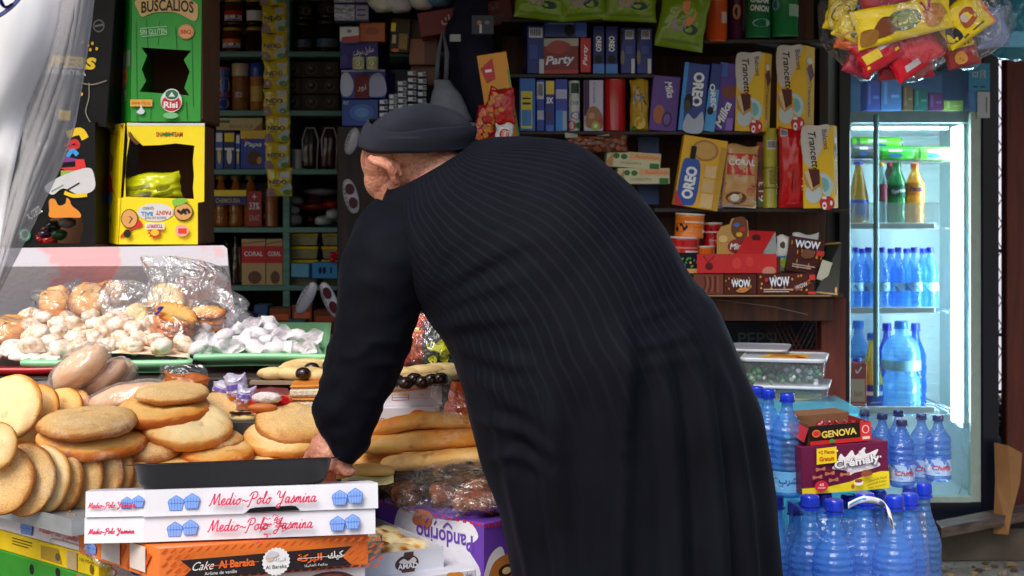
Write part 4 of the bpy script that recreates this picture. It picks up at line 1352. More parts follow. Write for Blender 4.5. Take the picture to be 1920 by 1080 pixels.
# second shelf: dark blue biscuit boxes
OR =lambda: [('t','OREO',.5,.62,.32,.5,W_,{'rot': -90,'bold': .03}),('e',.5,.3,.36,.09,COOK),('r',0,0,1,.2,(60,120,200))]
sp('biscuit_box','dark blue biscuit box with a barcode at the left end of the second shelf',(984,48,1016,138),(34,48,120),{'F': barcode(.1,.75,.9,.95) +[('r',.7,0,.98,.3,(190,190,200)),('r',.1,.3,.6,.6,(40,60,150))],'L': [('e',.5,.7,.3,.16,COOK),('e',.5,.3,.3,.16,(90,76,70))]},d=.1,yaw=8)
sp('biscuit_box','navy box lying on top of the red wafer box',(1020,37,1100,70),(34,60,130),{'F': [('r',.75,0,1,1,(60,100,190)),('r',.1,.75,.7,.85,(110,130,170)),('e',.6,.4,.12,.35,COOK)]},d=.1,dd=.02)
sp('biscuit_box','red wafer box with tilted white lettering on the second shelf',(1019,72,1088,138),(120,22,26),{'F': [('r',0,.78,1,1,(170,160,150)),('b',[(.1,.7),(.4,.95),(.8,.8),(.5,.55)],(150,30,26)),('t','Party',.5,.36,.8,.32,(220,226,240),{'shear': .25,'bold': .03,'rot': 4}),('r',.0,0,1,.1,(170,20,22))]},d=.1,yaw=-6)
sp('biscuit_box','narrow bright red end of a wafer box with white script',(1088,71,1108,136),(190,22,26),{'F': [('t','Party',.5,.5,.6,.5,W_,{'rot': 90,'shear': .25,'bold': .02})]},d=.1)
for q,(x0,x1,lab) in enumerate(((1112,1133,'slim navy biscuit box with white sideways lettering, left of the pair'),(1136,1158,'slim navy biscuit box with white sideways lettering, right of the pair'))):
    sp('biscuit_box',lab,(x0,48,x1,138),(26,40,110),{'F': OR()},d=.1,group='slim navy boxes')
for q,(x0,x1,lab) in enumerate(((1164,1192,'navy biscuit box with a barcode and white strip, left of the last two'),(1194,1223,'navy biscuit box with a barcode and white strip at the shelf end'))):
    sp('biscuit_box',lab,(x0,52,x1,138),(34,50,126),{'F': barcode(.3,.75,.85,.95) +[('r',.7,0,.92,.32,(196,196,206)),('e',.12,.35,.13,.16,(120,110,90)),('e',.06,.8,.1,.14,COOK),('r',.3,.42,.8,.6,(50,66,150))]},d=.1,group='slim navy boxes')
# third shelf
sp('biscuit_pack','blue biscuit pack with a tall yellow label at the left of the third shelf',(974,146,1004,246),(30,100,190),{'F': [('r',.1,.05,.8,.75,(216,200,40)),('r',.15,.1,.75,.4,(60,130,200)),('r',.2,.5,.7,.54,(60,60,40)),('r',.2,.6,.7,.63,(60,60,40))]},d=.06)
sp('biscuit_pack','royal blue biscuit pack with two pale panels on the third shelf',(1006,149,1021,246),(28,60,160),{'F': barcode(.05,.62,.9,.95) +[('r',.1,.22,.9,.4,(170,175,200))]},d=.06)
sp('biscuit_pack','navy biscuit pack with a yellow top and white 3X',(1022,150,1040,246),(22,40,130),{'F': [('r',.1,.72,.95,.98,(230,200,30)),('t','3X',.5,.6,.7,.12,W_,{'bold': .04}),('e',.4,.3,.25,.06,BRN),('r',.1,.0,.9,.12,(50,110,210))]},d=.06)
sp('biscuit_pack','blue biscuit pack with a broad pale label on the third shelf',(1041,148,1064,246),(40,60,170),{'F': [('r',.05,.62,.95,.8,(176,176,206)),('r',.05,0,.95,.4,(40,130,210)),('r',.6,.02,.95,.38,(150,170,200))]},d=.06)
can('biscuit_tube','pale tube with a green top band and fruit picture on the third shelf','biscuits',1077,151,246,22,D1,(196,196,196),[('r',.3,.76,.8,.97,(40,70,50)),('e',.5,.55,.35,.16,(200,206,190)),('t','CRISP',.52,.56,.5,.08,(60,110,100)),('e',.6,.3,.3,.08,(110,70,160)),('e',.3,.1,.3,.10,(190,30,30)),('e',.75,.1,.2,.06,(50,120,50))],lid=None)
sp('biscuit_pack','white and violet muesli biscuit pack with kiwi and nut picture',(1095,150,1131,246),(190,186,206),{'F': [('r',0,.3,.28,1,(70,36,80)),('t','Cereals',.55,.75,.4,.16,(110,90,130),{'rot': -90}),('b',[(.1,.1),(.2,.42),(.6,.48),(.95,.3),(.9,.05)],(150,96,60)),('e',.6,.1,.22,.09,(150,170,50)),('e',.6,.1,.1,.04,(220,220,180)),('e',.85,.2,.12,.06,(180,40,40)),('e',.4,.3,.16,.06,(190,140,90))]},d=.06)
can('biscuit_tube','plain bright red biscuit tube standing on the third shelf','biscuits',1154,147,246,42,D1,(186,18,24),[],lid=None)
pillow('biscuit_pack','shiny gold foil biscuit pack with a blue badge','biscuits',(1181,148,1216,246),D1 +.01,(190,150,40),[('e',.35,.62,.22,.08,(70,130,190)),('t','Lux',.65,.66,.4,.14,(50,50,110),{'rot': -60}),('e',.5,.15,.3,.12,(220,190,90)),('e',.2,.04,.14,.06,GRN)],thick=.05,seed=4)
MK =[('t','Milka',.68,.7,.26,.3,W_,{'rot': -90,'shear': .3,'bold': .02})]
sp('biscuit_box','purple biscuit box with white script and a long biscuit, left of the blue boxes',(1216,142,1268,246),(90,48,140),{'F': [('t','Milka',.62,.76,.3,.26,W_,{'rot': -75,'shear': .3,'bold': .02}),('e',.32,.3,.2,.17,(170,90,40)),('e',.62,.22,.18,.14,(60,36,90)),('e',.62,.22,.12,.1,(110,70,150))]},d=.05,roll=5)
sp('biscuit_box','tall blue biscuit box with big white sideways lettering leaning to the right',(1271,118,1318,246),(24,56,140),{'F': [('r',0,.0,.16,1,(50,140,210)),('t','OREO',.62,.62,.5,.44,W_,{'rot': -90,'bold': .05}),('e',.3,.42,.18,.12,COOK),('e',.26,.36,.14,.09,(70,64,70)),('b',[(.2,.0),(.3,.25),(.6,.18),(.9,.3),(.95,.0)],(170,180,200))]},d=.05,roll=6,dd=-.02)
sp('biscuit_box','slim light blue biscuit box leaning beside the tall blue one',(1319,118,1339,246),(24,50,130),{'F': [('r',0,0,1,.62,(70,160,226)),('t','OREO',.5,.5,.4,.5,W_,{'rot': -80,'bold': .04}),('e',.4,.3,.3,.06,COOK)]},d=.05,roll=7,dd=-.01)
sp('biscuit_box','purple biscuit box with white script leaning against the yellow boxes',(1338,118,1374,246),(84,46,146),{'F': [('t','Milka',.4,.24,.4,.42,W_,{'rot': 72,'shear': .3,'bold': .03}),('e',.6,.58,.4,.1,(120,60,40)),('r',0,.8,.4,1,(40,90,180)),('r',.6,.02,.95,.2,(140,100,190))]},d=.05,roll=6)
def tranc(u0=0,wh=True):
    """white corner, cream splash, wafer cubes, red badge with 10"""
    return [('b',[(-.0,.98),(.02,.62),(.25,.5),(.5,.62),(.9,.98),(.5,1.0)],(214,208,200)),('t','Trancetto',.38,.68,.5,.24,(40,26,20),{'rot': -84,'shear': .3,'bold': .015}),('t','Balconi',.75,.83,.24,.16,(90,50,60),{'rot': -84,'bold': .01}),
            ('e',.35,.18,.27,.12,(200,214,214)),('b',[(.55,.42),(.8,.4),(.98,.28),(.85,.14),(.62,.2),(.7,.3)],(196,224,228)),('b',[(.62,.36),(.8,.34),(.85,.24),(.68,.2)],(120,190,200)),
            ('p',[(.05,.44),(.3,.5),(.55,.42),(.55,.26),(.32,.2),(.08,.3)],(196,150,90)),('p',[(.18,.48),(.55,.47),(.56,.3),(.34,.25)],(90,30,22)),('p',[(.06,.44),(.2,.47),(.34,.25),(.3,.22)],(230,200,150)),
            ('e',.78,.06,.24,.085,(196,18,26)),('t','10',.7,.06,.16,.14,W_,{'rot': -90,'bold': .03}),('e',.92,.06,.04,.03,W_)]
TS =[('t','Trancetto',.5,.36,.42,.34,(110,50,30),{'rot': -90,'shear': .3,'bold': .01}),('p',[(.1,.72),(.6,.80),(.95,.66),(.5,.56)],(100,34,24)),('p',[(.1,.72),(.5,.56),(.5,.52),(.1,.66)],(220,180,120)),('e',.4,.82,.3,.04,W_)]
for q,(rect,rs_,lab,rl) in enumerate((((1377,88,1433,234),(1433,90,1456,234),'yellow cake bar box with brown script, left of the pair above the red pack',2),((1455,75,1511,230),(1511,73,1543,228),'yellow cake bar box with brown script at the right end of the third shelf',1))):
    k =D1/F
    wF,wS,h =(rect[2] -rect[0])*k,(rs_[2] -rs_[0])*k*1.5,(rect[3] -rect[1])*k
    b =MB()
    b.box(0,0,0,wF,wS,h,card((244,196,4)),bev=.0015)
    b.art(tranc(),lambda u,v,o: Vector((u*wF,-o,v*h)),wF,h)
    b.art(TS,lambda u,v,o: Vector((wF +o,u*wS,v*h)),wS,h)
    o =b.build('cake_box',None,P(rect[0],rect[3] +12,D1 +.0),(0,R(rl),R(-32)))
    tag(o,lab,'cake box','yellow cake bar boxes')
# fourth shelf
for q,(y0,x0,x1) in enumerate(((285,1136,1238),(315,1158,1256))):
    sp('wafer_carton',('white' if q else 'cream') +' flat carton with green seals and orange script, ' +('lower' if q else 'upper') +' of the two beside the gown',(x0,y0,x1,y0 +30),(206,200,160),{'F': [('e',.18,.7,.06,.17,(40,110,50)),('e',.32,.68,.06,.17,(40,110,50)),('r',.42,.55,.98,.92,(226,170,110)),('t','Pastalicious',.74,.74,.44,.2,(206,80,40),{'shear': .3}),('t','LA GALLETA',.45,.3,.4,.14,(120,120,110)),('r',.8,.04,.97,.36,(40,110,50)),('p',[(0,.3),(.12,.9),(.12,.1),(0,0)],(190,130,80))]},d=.1,roll=4 if q == 0 else 0,cat='wafers')
pillow('nut_pack','brown pack of nutty wafers lying behind the shoulder','wafers',(1058,252,1178,286),D1,(110,60,36),[('e',ri.uniform(.05,.95),ri.uniform(.1,.9),.04,.12,(150 +ri.randint(-30,30),90,60)) for _ in range(26)] +[('r',.0,.8,.2,1,(200,196,190)),('r',.5,.88,.7,1,(206,200,196))],thick=.05,seed=8)
sp('blue_carton','dark blue carton in the shade behind the flat cartons',(1196,256,1236,384),(24,66,130),None,d=.06,dd=.12,cat='carton')
sp('biscuit_box','yellow biscuit box with big white and blue sideways lettering leaning to the right',(1262,257,1345,390),(236,178,14),{'F': [('t','OREO',.30,.34,.46,.30,W_,{'rot': 82,'bold': .05}),('b',[(.06,.06),(.06,.6),(.2,.68),(.46,.62),(.48,.1),(.3,.02)],(30,80,170)),('t','OREO',.28,.34,.46,.26,W_,{'rot': 88,'bold': .05}),('e',.52,.82,.3,.15,(170,120,50)),('e',.52,.82,.25,.12,(210,160,80)),('r',.58,.02,.86,.22,(226,190,130)),('r',.56,.24,.84,.42,(216,180,116)),('r',.58,.45,.84,.62,(226,190,130)),('r',.2,.68,.32,.86,(30,30,40)),('p',[(0,0),(.0,.22),(.22,.0)],(190,30,40)),('r',.88,.0,1,.9,(196,150,30))]},d=.05,roll=9,dd=-.03)
sp('biscuit_pack','narrow lilac biscuit pack leaning beside the yellow box',(1334,276,1357,390),(136,92,190),{'F': [('p',[(.1,.86),(.9,.96),(.9,.8)],YEL),('t','Tuc',.5,.6,.2,.5,W_,{'rot': 80}),('e',.5,.22,.3,.05,(190,140,70)),('t','Milka',.5,.08,.14,.5,W_,{'rot': 80}),('r',.2,.38,.8,.48,(170,130,210))]},d=.05,roll=8,dd=-.01)
pillow('wafer_pack','beige wafer pack with a red band and white capital lettering','wafers',(1352,272,1418,389),D1 -.02,(206,160,104),[('r',0,.52,1,.86,(196,22,28)),('t','CORAL',.5,.72,.74,.1,W_,{'bold': .03}),('e',.38,.15,.3,.1,(110,70,40)),('e',.34,.15,.14,.06,(236,226,210)),('b',[(.05,.0),(.3,.08),(.95,.14),(.98,0)],(214,208,200)),('l',[(.05,.2),(.95,.5)],.012,(160,110,64)),('l',[(.4,.2),(.98,.38)],.012,(160,110,64)),('l',[(.02,.36),(.5,.52)],.012,(160,110,64)),('t','CORAL',.82,.3,.2,.2,(200,60,50),{'rot': 60})],thick=.05,roll=3,seed=6)
sp('biscuit_pack','dark red biscuit pack half hidden behind the lime tube',(1419,266,1436,390),(130,26,26),{'F': [('r',.1,.02,.9,.14,(70,110,40)),('t','613',.5,.25,.3,.6,W_,{'rot': 90}),('e',.5,.6,.4,.12,(90,50,30))]},d=.05)
can('biscuit_tube','lime yellow foil biscuit tube with a barcode on the fourth shelf','biscuits',1446,240,390,27,D1 -.02,(172,164,30),barcode(.3,.74,.75,.86) +[('r',.0,.5,1,.515,(120,120,20)),('r',0,.24,1,.255,(120,120,20)),('t','lemon',.5,.38,.2,.5,(120,110,20),{'rot': 90})],lid=None)
pillow('biscuit_pack','big red biscuit pack with white 10 plus 8 and round biscuits','biscuits',(1460,238,1520,390),D1 -.02,(206,22,28),barcode(.04,.88,.25,.98) +[('e',.85,.8,.25,.1,(226,150,60)),('e',.9,.55,.2,.08,(220,140,60)),('t','10+8',.82,.3,.16,.3,W_,{'rot': 90,'bold': .02}),('r',.4,.2,.46,.45,(150,60,60)),('e',.9,.1,.2,.1,(60,130,60))],thick=.05,seed=9)
k =D1/F
wF,wS,h =58*k,30*k,152*k
b =MB(); b.box(0,0,0,wF,wS,h,card((246,200,4)),bev=.0015)
b.art(tranc(),lambda u,v,o: Vector((u*wF,-o,v*h)),wF,h)
b.art(TS,lambda u,v,o: Vector((wF +o,u*wS,v*h)),wS,h)
tag(b.build('cake_box',None,P(1506,391,D1 -.06),(0,R(-1),R(-26))),'yellow and white cake bar box at the right end of the fourth shelf','cake box','yellow cake bar boxes')
# lower tray: small cans, display cartons, WOW bars
ORC =[('b',[(.1,.25),(.12,.6),(.3,.7),(.42,.5),(.3,.2)],(30,26,26)),('r',.35,.72,.85,.82,(240,200,170)),('b',[(.45,.2),(.6,.5),(.85,.4),(.8,.1)],(236,160,60)),('r',.8,.2,.95,.34,W_)]
can('crisp_tin','small orange crisp tin stacked on a red one','crisps',1295,400,447,56,D1 -.05,(232,120,30),ORC,lid=(214,206,190),lidh=.08,roll=3)
can('crisp_tin','small red crisp tin under the orange one','crisps',1285,444,492,58,D1 -.06,(196,26,30),[('r',.5,.1,.85,.5,(226,200,200)),('r',.2,.6,.8,.7,(220,120,110))],lid=(214,206,200),lidh=.08,roll=2)
can('crisp_tin','small red crisp tin standing behind the gold display','crisps',1338,417,464,40,D1 +.0,(190,24,28),[('b',[(.15,.4),(.2,.8),(.45,.85),(.5,.5)],(36,26,26)),('r',.2,.66,.8,.74,(230,210,200)),('t','Original',.6,.25,.5,.12,W_)],lid=(206,200,190),lidh=.08)
can('crisp_tin','small orange crisp tin low behind the red carton','crisps',1322,461,500,44,D1 -.03,(226,110,30),[('r',.3,.5,.8,.6,(240,200,150))],lid=(206,200,190),lidh=.08)
b =MB(); k =D1/F
b.add([P(x,y,D1 -.03) for x,y in ((1344,476),(1344,440),(1352,425),(1368,420),(1372,410),(1390,406),(1402,414),(1404,440),(1404,476))],[tuple(range(9))],card((196,150,70)))
b.add([P(x,y,D1 -.02) for x,y in ((1344,476),(1344,440),(1352,425),(1368,420),(1372,410),(1390,406),(1402,414),(1404,440),(1404,476))],[tuple(range(8,-1,-1))],card((150,110,60)))
fr =lambda u,v,o: P(1344 +60*u,476 -70*v,D1 -.03 -o)
b.art([('b',[(.45,.6),(.55,.95),(.9,.95),(.95,.5),(.7,.35)],(110,60,30)),('e',.62,.78,.1,.06,(60,110,180)),('e',.8,.66,.1,.06,RED),('e',.7,.52,.1,.06,(220,180,40)),('e',.66,.2,.32,.2,(140,26,30)),('t','Minis',.66,.2,.5,.16,W_,{'shear': .2,'bold': .03}),('e',.2,.4,.14,.1,(226,190,120))],fr,60*k,70*k)
tag(b.build('display_card'),'gold and brown shaped display card above the red carton','display card')
rc =thing('red_carton','open red display carton with its flap up on the lower tray','carton',P(1380,512,D1 -.1))
def rp(name,fn):
    b =MB(); fn(b); o =b.build(name,rc); o.location =-rc.location
rp('front_panel',lambda b: (b.box(P(1307,0,D1 -.1).x,D1 -.1,P(0,512,D1 -.1).z,P(1456,0,D1 -.1).x,D1 -.096,P(0,476,D1 -.1).z,card((196,22,26))),b.art([('e',.15,.35,.05,.2,(90,14,16)),('l',[(.08,.9),(.14,.6),(.22,.9)],.06,(120,20,16)),('e',.5,.5,.06,.3,(210,50,46)),('e',.66,.6,.05,.28,(206,46,40)),('b',[(.82,.0),(.86,.3),(.96,.3),(.98,0)],(196,130,110))],lambda u,v,o: P(1307 +149*u,512 -36*v,D1 -.1 -o),149*k,36*k)))
rp('flap',lambda b: (b.add([P(1380,476,D1 -.06),P(1428,476,D1 -.06),P(1454,434,D1 -.02),P(1404,432,D1 -.02),P(1380,476,D1 -.057),P(1428,476,D1 -.057),P(1454,434,D1 -.017),P(1404,432,D1 -.017)],[(0,1,2,3),(7,6,5,4),(1,5,6,2),(3,2,6,7),(0,3,7,4)],card((190,22,26))),b.add([P(1418 +8*math.cos(t),446 -7*math.sin(t),D1 -.036) for t in [i*.4 for i in range(16)]],[tuple(range(16))],card((70,16,14)))))
rp('side_panel',lambda b: b.add([P(1428,478,D1 -.058),P(1454,434,D1 -.018),P(1457,480,D1 +.05),P(1450,500,D1 -.05)],[(0,1,2,3)],card(KRAFT)))
rp('body',lambda b: b.box(P(1309,0,D1).x,D1 -.095,P(0,512,D1 -.1).z,P(1452,0,D1).x,D1 +.0,P(0,480,D1).z,card((90,24,22))))
for q,(rect,c,lab,a) in enumerate((((1456,442,1490,510),(206,206,200),'white and green sweet packet behind the dark brown bar box',[('e',.3,.75,.15,.1,(60,60,30)),('r',0,0,1,.45,(60,130,180)),('e',.4,.25,.3,.14,(150,190,60))]),((1486,438,1536,480),(190,190,190),'shiny pale sweet packet behind the dark brown bar box',[('e',.6,.5,.2,.2,(120,120,120))]))):
    pillow('sweet_packet',lab,'sweets',rect,D1 -.03,c,a,thick=.03,seed=q +12)
def wow(n=10):
    r_ =random.Random(n)
    return [('e',r_.uniform(.05,.95),r_.uniform(.12,.95),.018,.06,(214,140,50)) for _ in range(16)]
sp('bar_box','tall dark brown bar box standing at the back of the tray',(1472,446,1538,512),(74,30,24),{'F': wow(3) +[('t','WOW',.5,.82,.74,.24,(30,40,120),{'bold': .09}),('t','WOW',.5,.82,.72,.22,W_,{'bold': .035,'rot': 3}),('b',[(.35,.5),(.45,.68),(.7,.66),(.72,.5),(.5,.42)],(120,70,40)),('r',.15,.2,.8,.23,(190,170,160)),('r',.15,.14,.7,.17,(190,170,160)),('r',.78,.55,1,.7,(200,40,40))]},d=.03,roll=9,dd=-.06,cat='bar box')
sp('bar_box','dark brown bar box with nuts at the front right of the tray',(1420,513,1527,552),(78,30,24),{'F': wow(5) +[('t','WOW',.38,.62,.36,.5,(30,40,120),{'bold': .09}),('t','WOW',.38,.62,.35,.46,W_,{'bold': .035,'rot': 3}),('p',[(.6,.3),(.88,.7),(.94,.55),(.68,.15)],(120,66,40)),('t','WOW',.76,.42,.22,.2,(226,220,236),{'rot': 18}),('r',.1,.22,.6,.27,(200,180,170)),('r',.1,.12,.55,.17,(200,180,170)),('e',.15,.7,.03,.1,RED),('r',.9,.7,1,.95,(206,50,50)),('r',.88,.02,1,.14,(206,50,50))]},d=.08,dd=-.11,cat='bar box')
sp('bar_box','dark brown bar box with white lettering at the middle of the tray front',(1358,514,1419,552),(78,30,24),{'F': wow(6) +[('t','WOW',.5,.55,.6,.42,(30,40,120),{'bold': .09}),('t','WOW',.5,.55,.58,.38,W_,{'bold': .035}),('b',[(.35,.15),(.5,.35),(.75,.3),(.6,.1)],(190,120,60))]},d=.08,dd=-.105,cat='bar box')
sp('bar_box','bar box with a chocolate shavings picture beside the gown',(1300,514,1357,552),(110,54,40),{'F': [('l',[(.3 +.1*i,.1),(.4 +.08*i,.5),(.35 +.09*i,.9)],.06,(150,80,60) if i % 2 else (70,30,24)) for i in range(6)]},d=.08,dd=-.10,cat='bar box')
sp('sweet_bag','black sweet bag with coloured dots low beside the gown',(1272,474,1312,512),(24,22,26),{'F': [('e',ri.uniform(.1,.9),ri.uniform(.3,.9),.05,.06,ri.choice([(40,110,200),(220,180,40),(200,40,40),(60,150,60)])) for _ in range(14)] +[('r',0,0,1,.22,(200,150,90))]},d=.04,dd=-.08,cat='sweets')
dc =thing('display_tray','worn black cardboard display tray with a gold edge holding the bar boxes','tray',P(1450,553,D1))
b =MB(); b.box(P(1296,0,D1).x,D1 -.12,P(0,553,D1 -.12).z -.004,P(1556,0,D1 -.1).x,D1 +.1,P(0,553,D1 -.12).z -.0005,card((150,120,80)))
o =b.build('base',dc); o.location =-dc.location
b =MB()
q0 =[P(1528,550,D1 -.1),P(1572,555,D1 -.12),P(1578,452,D1 -.06),P(1534,456,D1 -.02)]
off =Vector((.003,.003,0))
b.add(q0 +[p +off for p in q0],[(0,1,2,3),(7,6,5,4),(0,4,5,1),(1,5,6,2),(2,6,7,3),(3,7,4,0)],card((24,30,26)))
b.art([('l',[(.9,.02),(.9,.98)],.03,(170,140,60)),('l',[(.02,.03),(.96,.03)],.03,(150,120,50)),('l',[(.02,.97),(.96,.97)],.03,(150,120,50)),('e',.88,.1,.05,.06,(200,130,50))],
      lambda u,v,o: q0[0].lerp(q0[1],u).lerp(q0[3].lerp(q0[2],u),v) +Vector((0,-o,0)),.07,.15)
o =b.build('side_flap',dc); o.location =-dc.location
pack('white_card','small pale folded card leaning in the black tray','card',(1530,488,1550,526),D1 -.09,.002,(190,190,170),None,roll=18)
# under the shelf: crate, grille, food tubs
cr =thing('drinks_crate','dark navy drinks crate in the shade with raised pale lettering','crate',P(1450,720,RD +.3))
b =MB(); b.box(P(1330,0,RD +.25).x,RD +.25,.5,P(1530,0,RD +.25).x,RD +.6,P(0,604,RD +.25).z,mat((22,26,40),rough=.4))
kk =(RD +.25)/F
b.art([('t','PEPSI',.5,.5,.8,.6,(70,72,82),{'bold': .01})],lambda u,v,o: P(1375 +90*u,655 -40*v,RD +.25) +Vector((0,-o,0)),90*kk,40*kk)
o =b.build('body',cr); o.location =-cr.location
gr =MB()
for i in range(26):
    x =1470 +i*9
    for s_ in (1,-1):
        xa,xb =x -40*s_,x +40*s_
        if 1420 < min(xa,xb) and max(xa,xb) < 1560:
            gr.tube([P(xa,600,RD +.12),P(xb,760,RD +.12)],.0016,mat((110,60,40),rough=.6,metal=.3),5)
tag(gr.build('wire_grille'),'rusty diamond wire grille behind the food tubs','grille')
CLR =film_mat((.92,.94,.97),.10,.15,9,'tub',(.7,.72,.76))
def tub(name,label,x0,x1,y0,y1,D,d,cont,lidart=None,yaw=-14):
    k =D/F
    w,h =(x1 -x0)*k,(y1 -y0)*k
    t =thing(name,label,'food tub',P((x0 +x1)/2,y1,D) +Vector((0,d/2,0)),(0,0,R(yaw)),'clear food tubs')
    b =MB()
    def rr(s,z,n=8):
        out =[]
        for cx,cy,a0 in ((1,1,0),(-1,1,90),(-1,-1,180),(1,-1,270)):
            for i in range(n):
                a =R(a0 +90*i/(n -1))
                out.append(Vector((cx*(w/2 -.02)*s +.02*math.cos(a),cy*(d/2 -.02)*s +.02*math.sin(a),z)))
        return out
    b.loft([rr(.90,0),rr(.93,h*.1),rr(.99,h*.8)],CLR,True,False); b.add(rr(.9,0.0005),[tuple(range(32))],CLR)
    b.build('body',t)
    b =MB(); b.loft([rr(1.03,h*.76),rr(1.05,h*.80),rr(1.05,h*.86),rr(1.0,h*.88),rr(.97,h*.84)],mat((196,200,210),rough=.3,var=.1),True,False)
    b.add(rr(.97,h*.842),[tuple(range(32))],mat((186,190,202),rough=.3,var=.1))
    if lidart: b.art(lidart,lambda u,v,o: Vector((-w/2 +u*w,-d/2 +v*d,h*.842 +o)),w,d)
    b.build('lid',t)
    return t,w,h,d
t,w,h,d =tub('food_tub','clear tub of green and white sweets with a yellow label on its lid',1408,1562,664,728,3.98,.2,None,[('p',[(.2,.2),(.75,.1),(.82,.75),(.3,.85)],(236,190,30)),('p',[(.3,.35),(.65,.3),(.7,.6),(.36,.65)],(210,110,30)),('e',.7,.3,.06,.1,RED)])
r_ =random.Random(4)
for i in range(110):
    p =Vector((r_.uniform(-.45,.45)*w,r_.uniform(-.44,.44)*d,r_.uniform(.08,.5)*h))
    b =None
    if i == 0: sw =MB()
    sw.sphere(p,r_.uniform(.0045,.0075),mat(r_.choice([(226,230,226),(70,140,80),(40,120,64),(50,130,76)]),rough=.35),8,6)
o =sw.build('sweets',None,t.location,t.rotation_euler); tag(o,'small round green and white sweets filling the clear tub','sweets',kind='stuff')
t,w,h,d =tub('food_tub','clear tub of flat yellow pastry under the sweets tub',1432,1568,718,766,3.95,.2,None)
b =MB()
for i in range(3):
    b.loft([[Vector((w*.4*math.cos(a)*s,d*.36*math.sin(a)*s,z +.004*math.sin(3*a +i))) for a in [2*math.pi*j/24 for j in range(24)]] for s,z in ((.9,.004 +i*.008),(1,.006 +i*.008),(.96,.010 +i*.008))],mat((214,190,100),rough=.6),True)
tag(b.build('pastry',None,t.location,t.rotation_euler),'flat yellow pastry sheets stacked in the lower clear tub','pastry')
tub('food_tub','pale empty tub lid showing behind the sweets tub',1380,1490,650,690,4.12,.2,None)
bs =MB(); a =P(1440,766,3.8)
bs.box(a.x,3.72,.30,P(1618,0,3.8).x,4.1,P(0,768,3.8).z,gloss((70,180,214)),bev=.006)
tag(bs.build('blue_chest'),'bright turquoise chest top under the clear food tubs','chest')
# ------------------------------------------------------------------ lit drinks fridge
FD =5.40
fk =FD/F
fx0,fx1 =P(1570,0,FD).x,P(1870,0,FD).x
fz0 =P(0,985,FD).z; fz1 =P(0,88,FD).z
NAVYB =mat((20,26,42),rough=.32,var=.15,coat=.2)
WHT =mat((206,222,220),rough=.3,var=.05)
fr_ =thing('drinks_fridge','tall glass door drinks fridge with a dark frame and bright light inside','fridge',((fx0 +fx1)/2,FD +.3,fz0))
def fp(name,fn):
    b =MB(); fn(b); o =b.build(name,fr_); o.location =-fr_.location
    return o
X =lambda px: P(px,0,FD).x
Z =lambda py: P(0,py,FD).z
def cabinet(b):
    b.box(fx0,FD +.03,fz0,X(1588),FD +.62,fz1,NAVYB); b.box(X(1850),FD +.03,fz0,fx1,FD +.62,fz1,NAVYB)
    b.box(X(1588),FD +.6,fz0,X(1850),FD +.62,fz1,NAVYB); b.box(X(1588),FD +.03,fz1 -.03,X(1850),FD +.6,fz1,NAVYB); b.box(X(1588),FD +.03,fz0,X(1850),FD +.6,fz0 +.08,NAVYB)
fp('cabinet',cabinet)
def liner(b):
    b.box(X(1589),FD +.56,fz0 +.082,X(1849),FD +.598,fz1 -.032,WHT)
    b.box(X(1589),FD +.06,fz0 +.082,X(1592),FD +.559,fz1 -.032,WHT); b.box(X(1845),FD +.06,fz0 +.082,X(1849),FD +.559,fz1 -.032,WHT)
    b.box(X(1592),FD +.06,fz0 +.082,X(1845),FD +.559,fz0 +.09,WHT)
    for i in range(34):      # ribbed back
        z =fz0 +.12 +i*.045
        b.box(X(1594),FD +.552,z,X(1840),FD +.5595,z +.018,WHT)
fp('liner',liner)
fp('reflection_lining',lambda b: (b.box(X(1593),FD +.50,Z(208) +.001,X(1844),FD +.52,Z(110),mat((112,124,146))),b.box(X(1593),FD +.06,Z(208) +.001,X(1596),FD +.499,Z(110),mat((112,124,146))),b.box(X(1841),FD +.06,Z(208) +.001,X(1844),FD +.499,Z(110),mat((112,124,146)))))  # added panels, bluish colour stands in for the dim reflection in the top glass
def frame(b):
    b.box(fx0,FD -.02,fz0 +.005,X(1593),FD +.028,fz1,NAVYB,bev=.004); b.box(X(1838),FD -.02,fz0 +.005,fx1,FD +.028,fz1,NAVYB,bev=.004)
    b.box(X(1593),FD -.018,fz0 +.005,X(1838),FD +.026,Z(942),NAVYB); b.box(X(1593),FD -.018,Z(118),X(1838),FD +.026,fz1,NAVYB)
fp('door_frame',frame)
def gasket(b):
    m =mat((196,214,200),rough=.4)
    b.box(X(1818),FD -.012,Z(940),X(1837),FD +.02,Z(210),m); b.box(X(1594),FD -.012,Z(941),X(1818),FD +.02,Z(930),m)
fp('gasket',gasket)
fp('door_glass',lambda b: b.box(X(1594),FD -.004,Z(941),X(1837),FD +.0,Z(118),film_mat((.93,.97,.98),.012,.03,2,'fridgeglass',(.7,.8,.9),(.35,0.0))))
fp('handle',lambda b: b.box(X(1632),FD -.055,Z(742),X(1642),FD -.035,Z(216),mat((120,176,186),rough=.25),bev=.006))
fp('divider',lambda b: b.box(X(1593),FD +.03,Z(229),X(1838),FD +.07,Z(208),mat((150,180,186),rough=.3)))
fp('light_passing_shelf',lambda b: b.box(X(1596),FD +.0702,Z(211),X(1838),FD +.50,Z(208),film_mat((.62,.78,.92),.05,.03,2,'shelfglass',(.7,.8,.9),(.3,0.0))))  # unseen clear shelf, added to let the tube light rise to the upper boxes
def tube_(b):
    m =mat((214,244,255),emit=26.0,bump=0,var=0)
    b.box(X(1796),FD +.06,Z(796),X(1810),FD +.085,Z(236),m,bev=.005)
fp('light_tube',tube_)
fp('light_tube',lambda b: b.box(X(1610),FD +.08,Z(240),X(1790),FD +.10,Z(236),mat((214,244,255),emit=9.0,bump=0,var=0)))
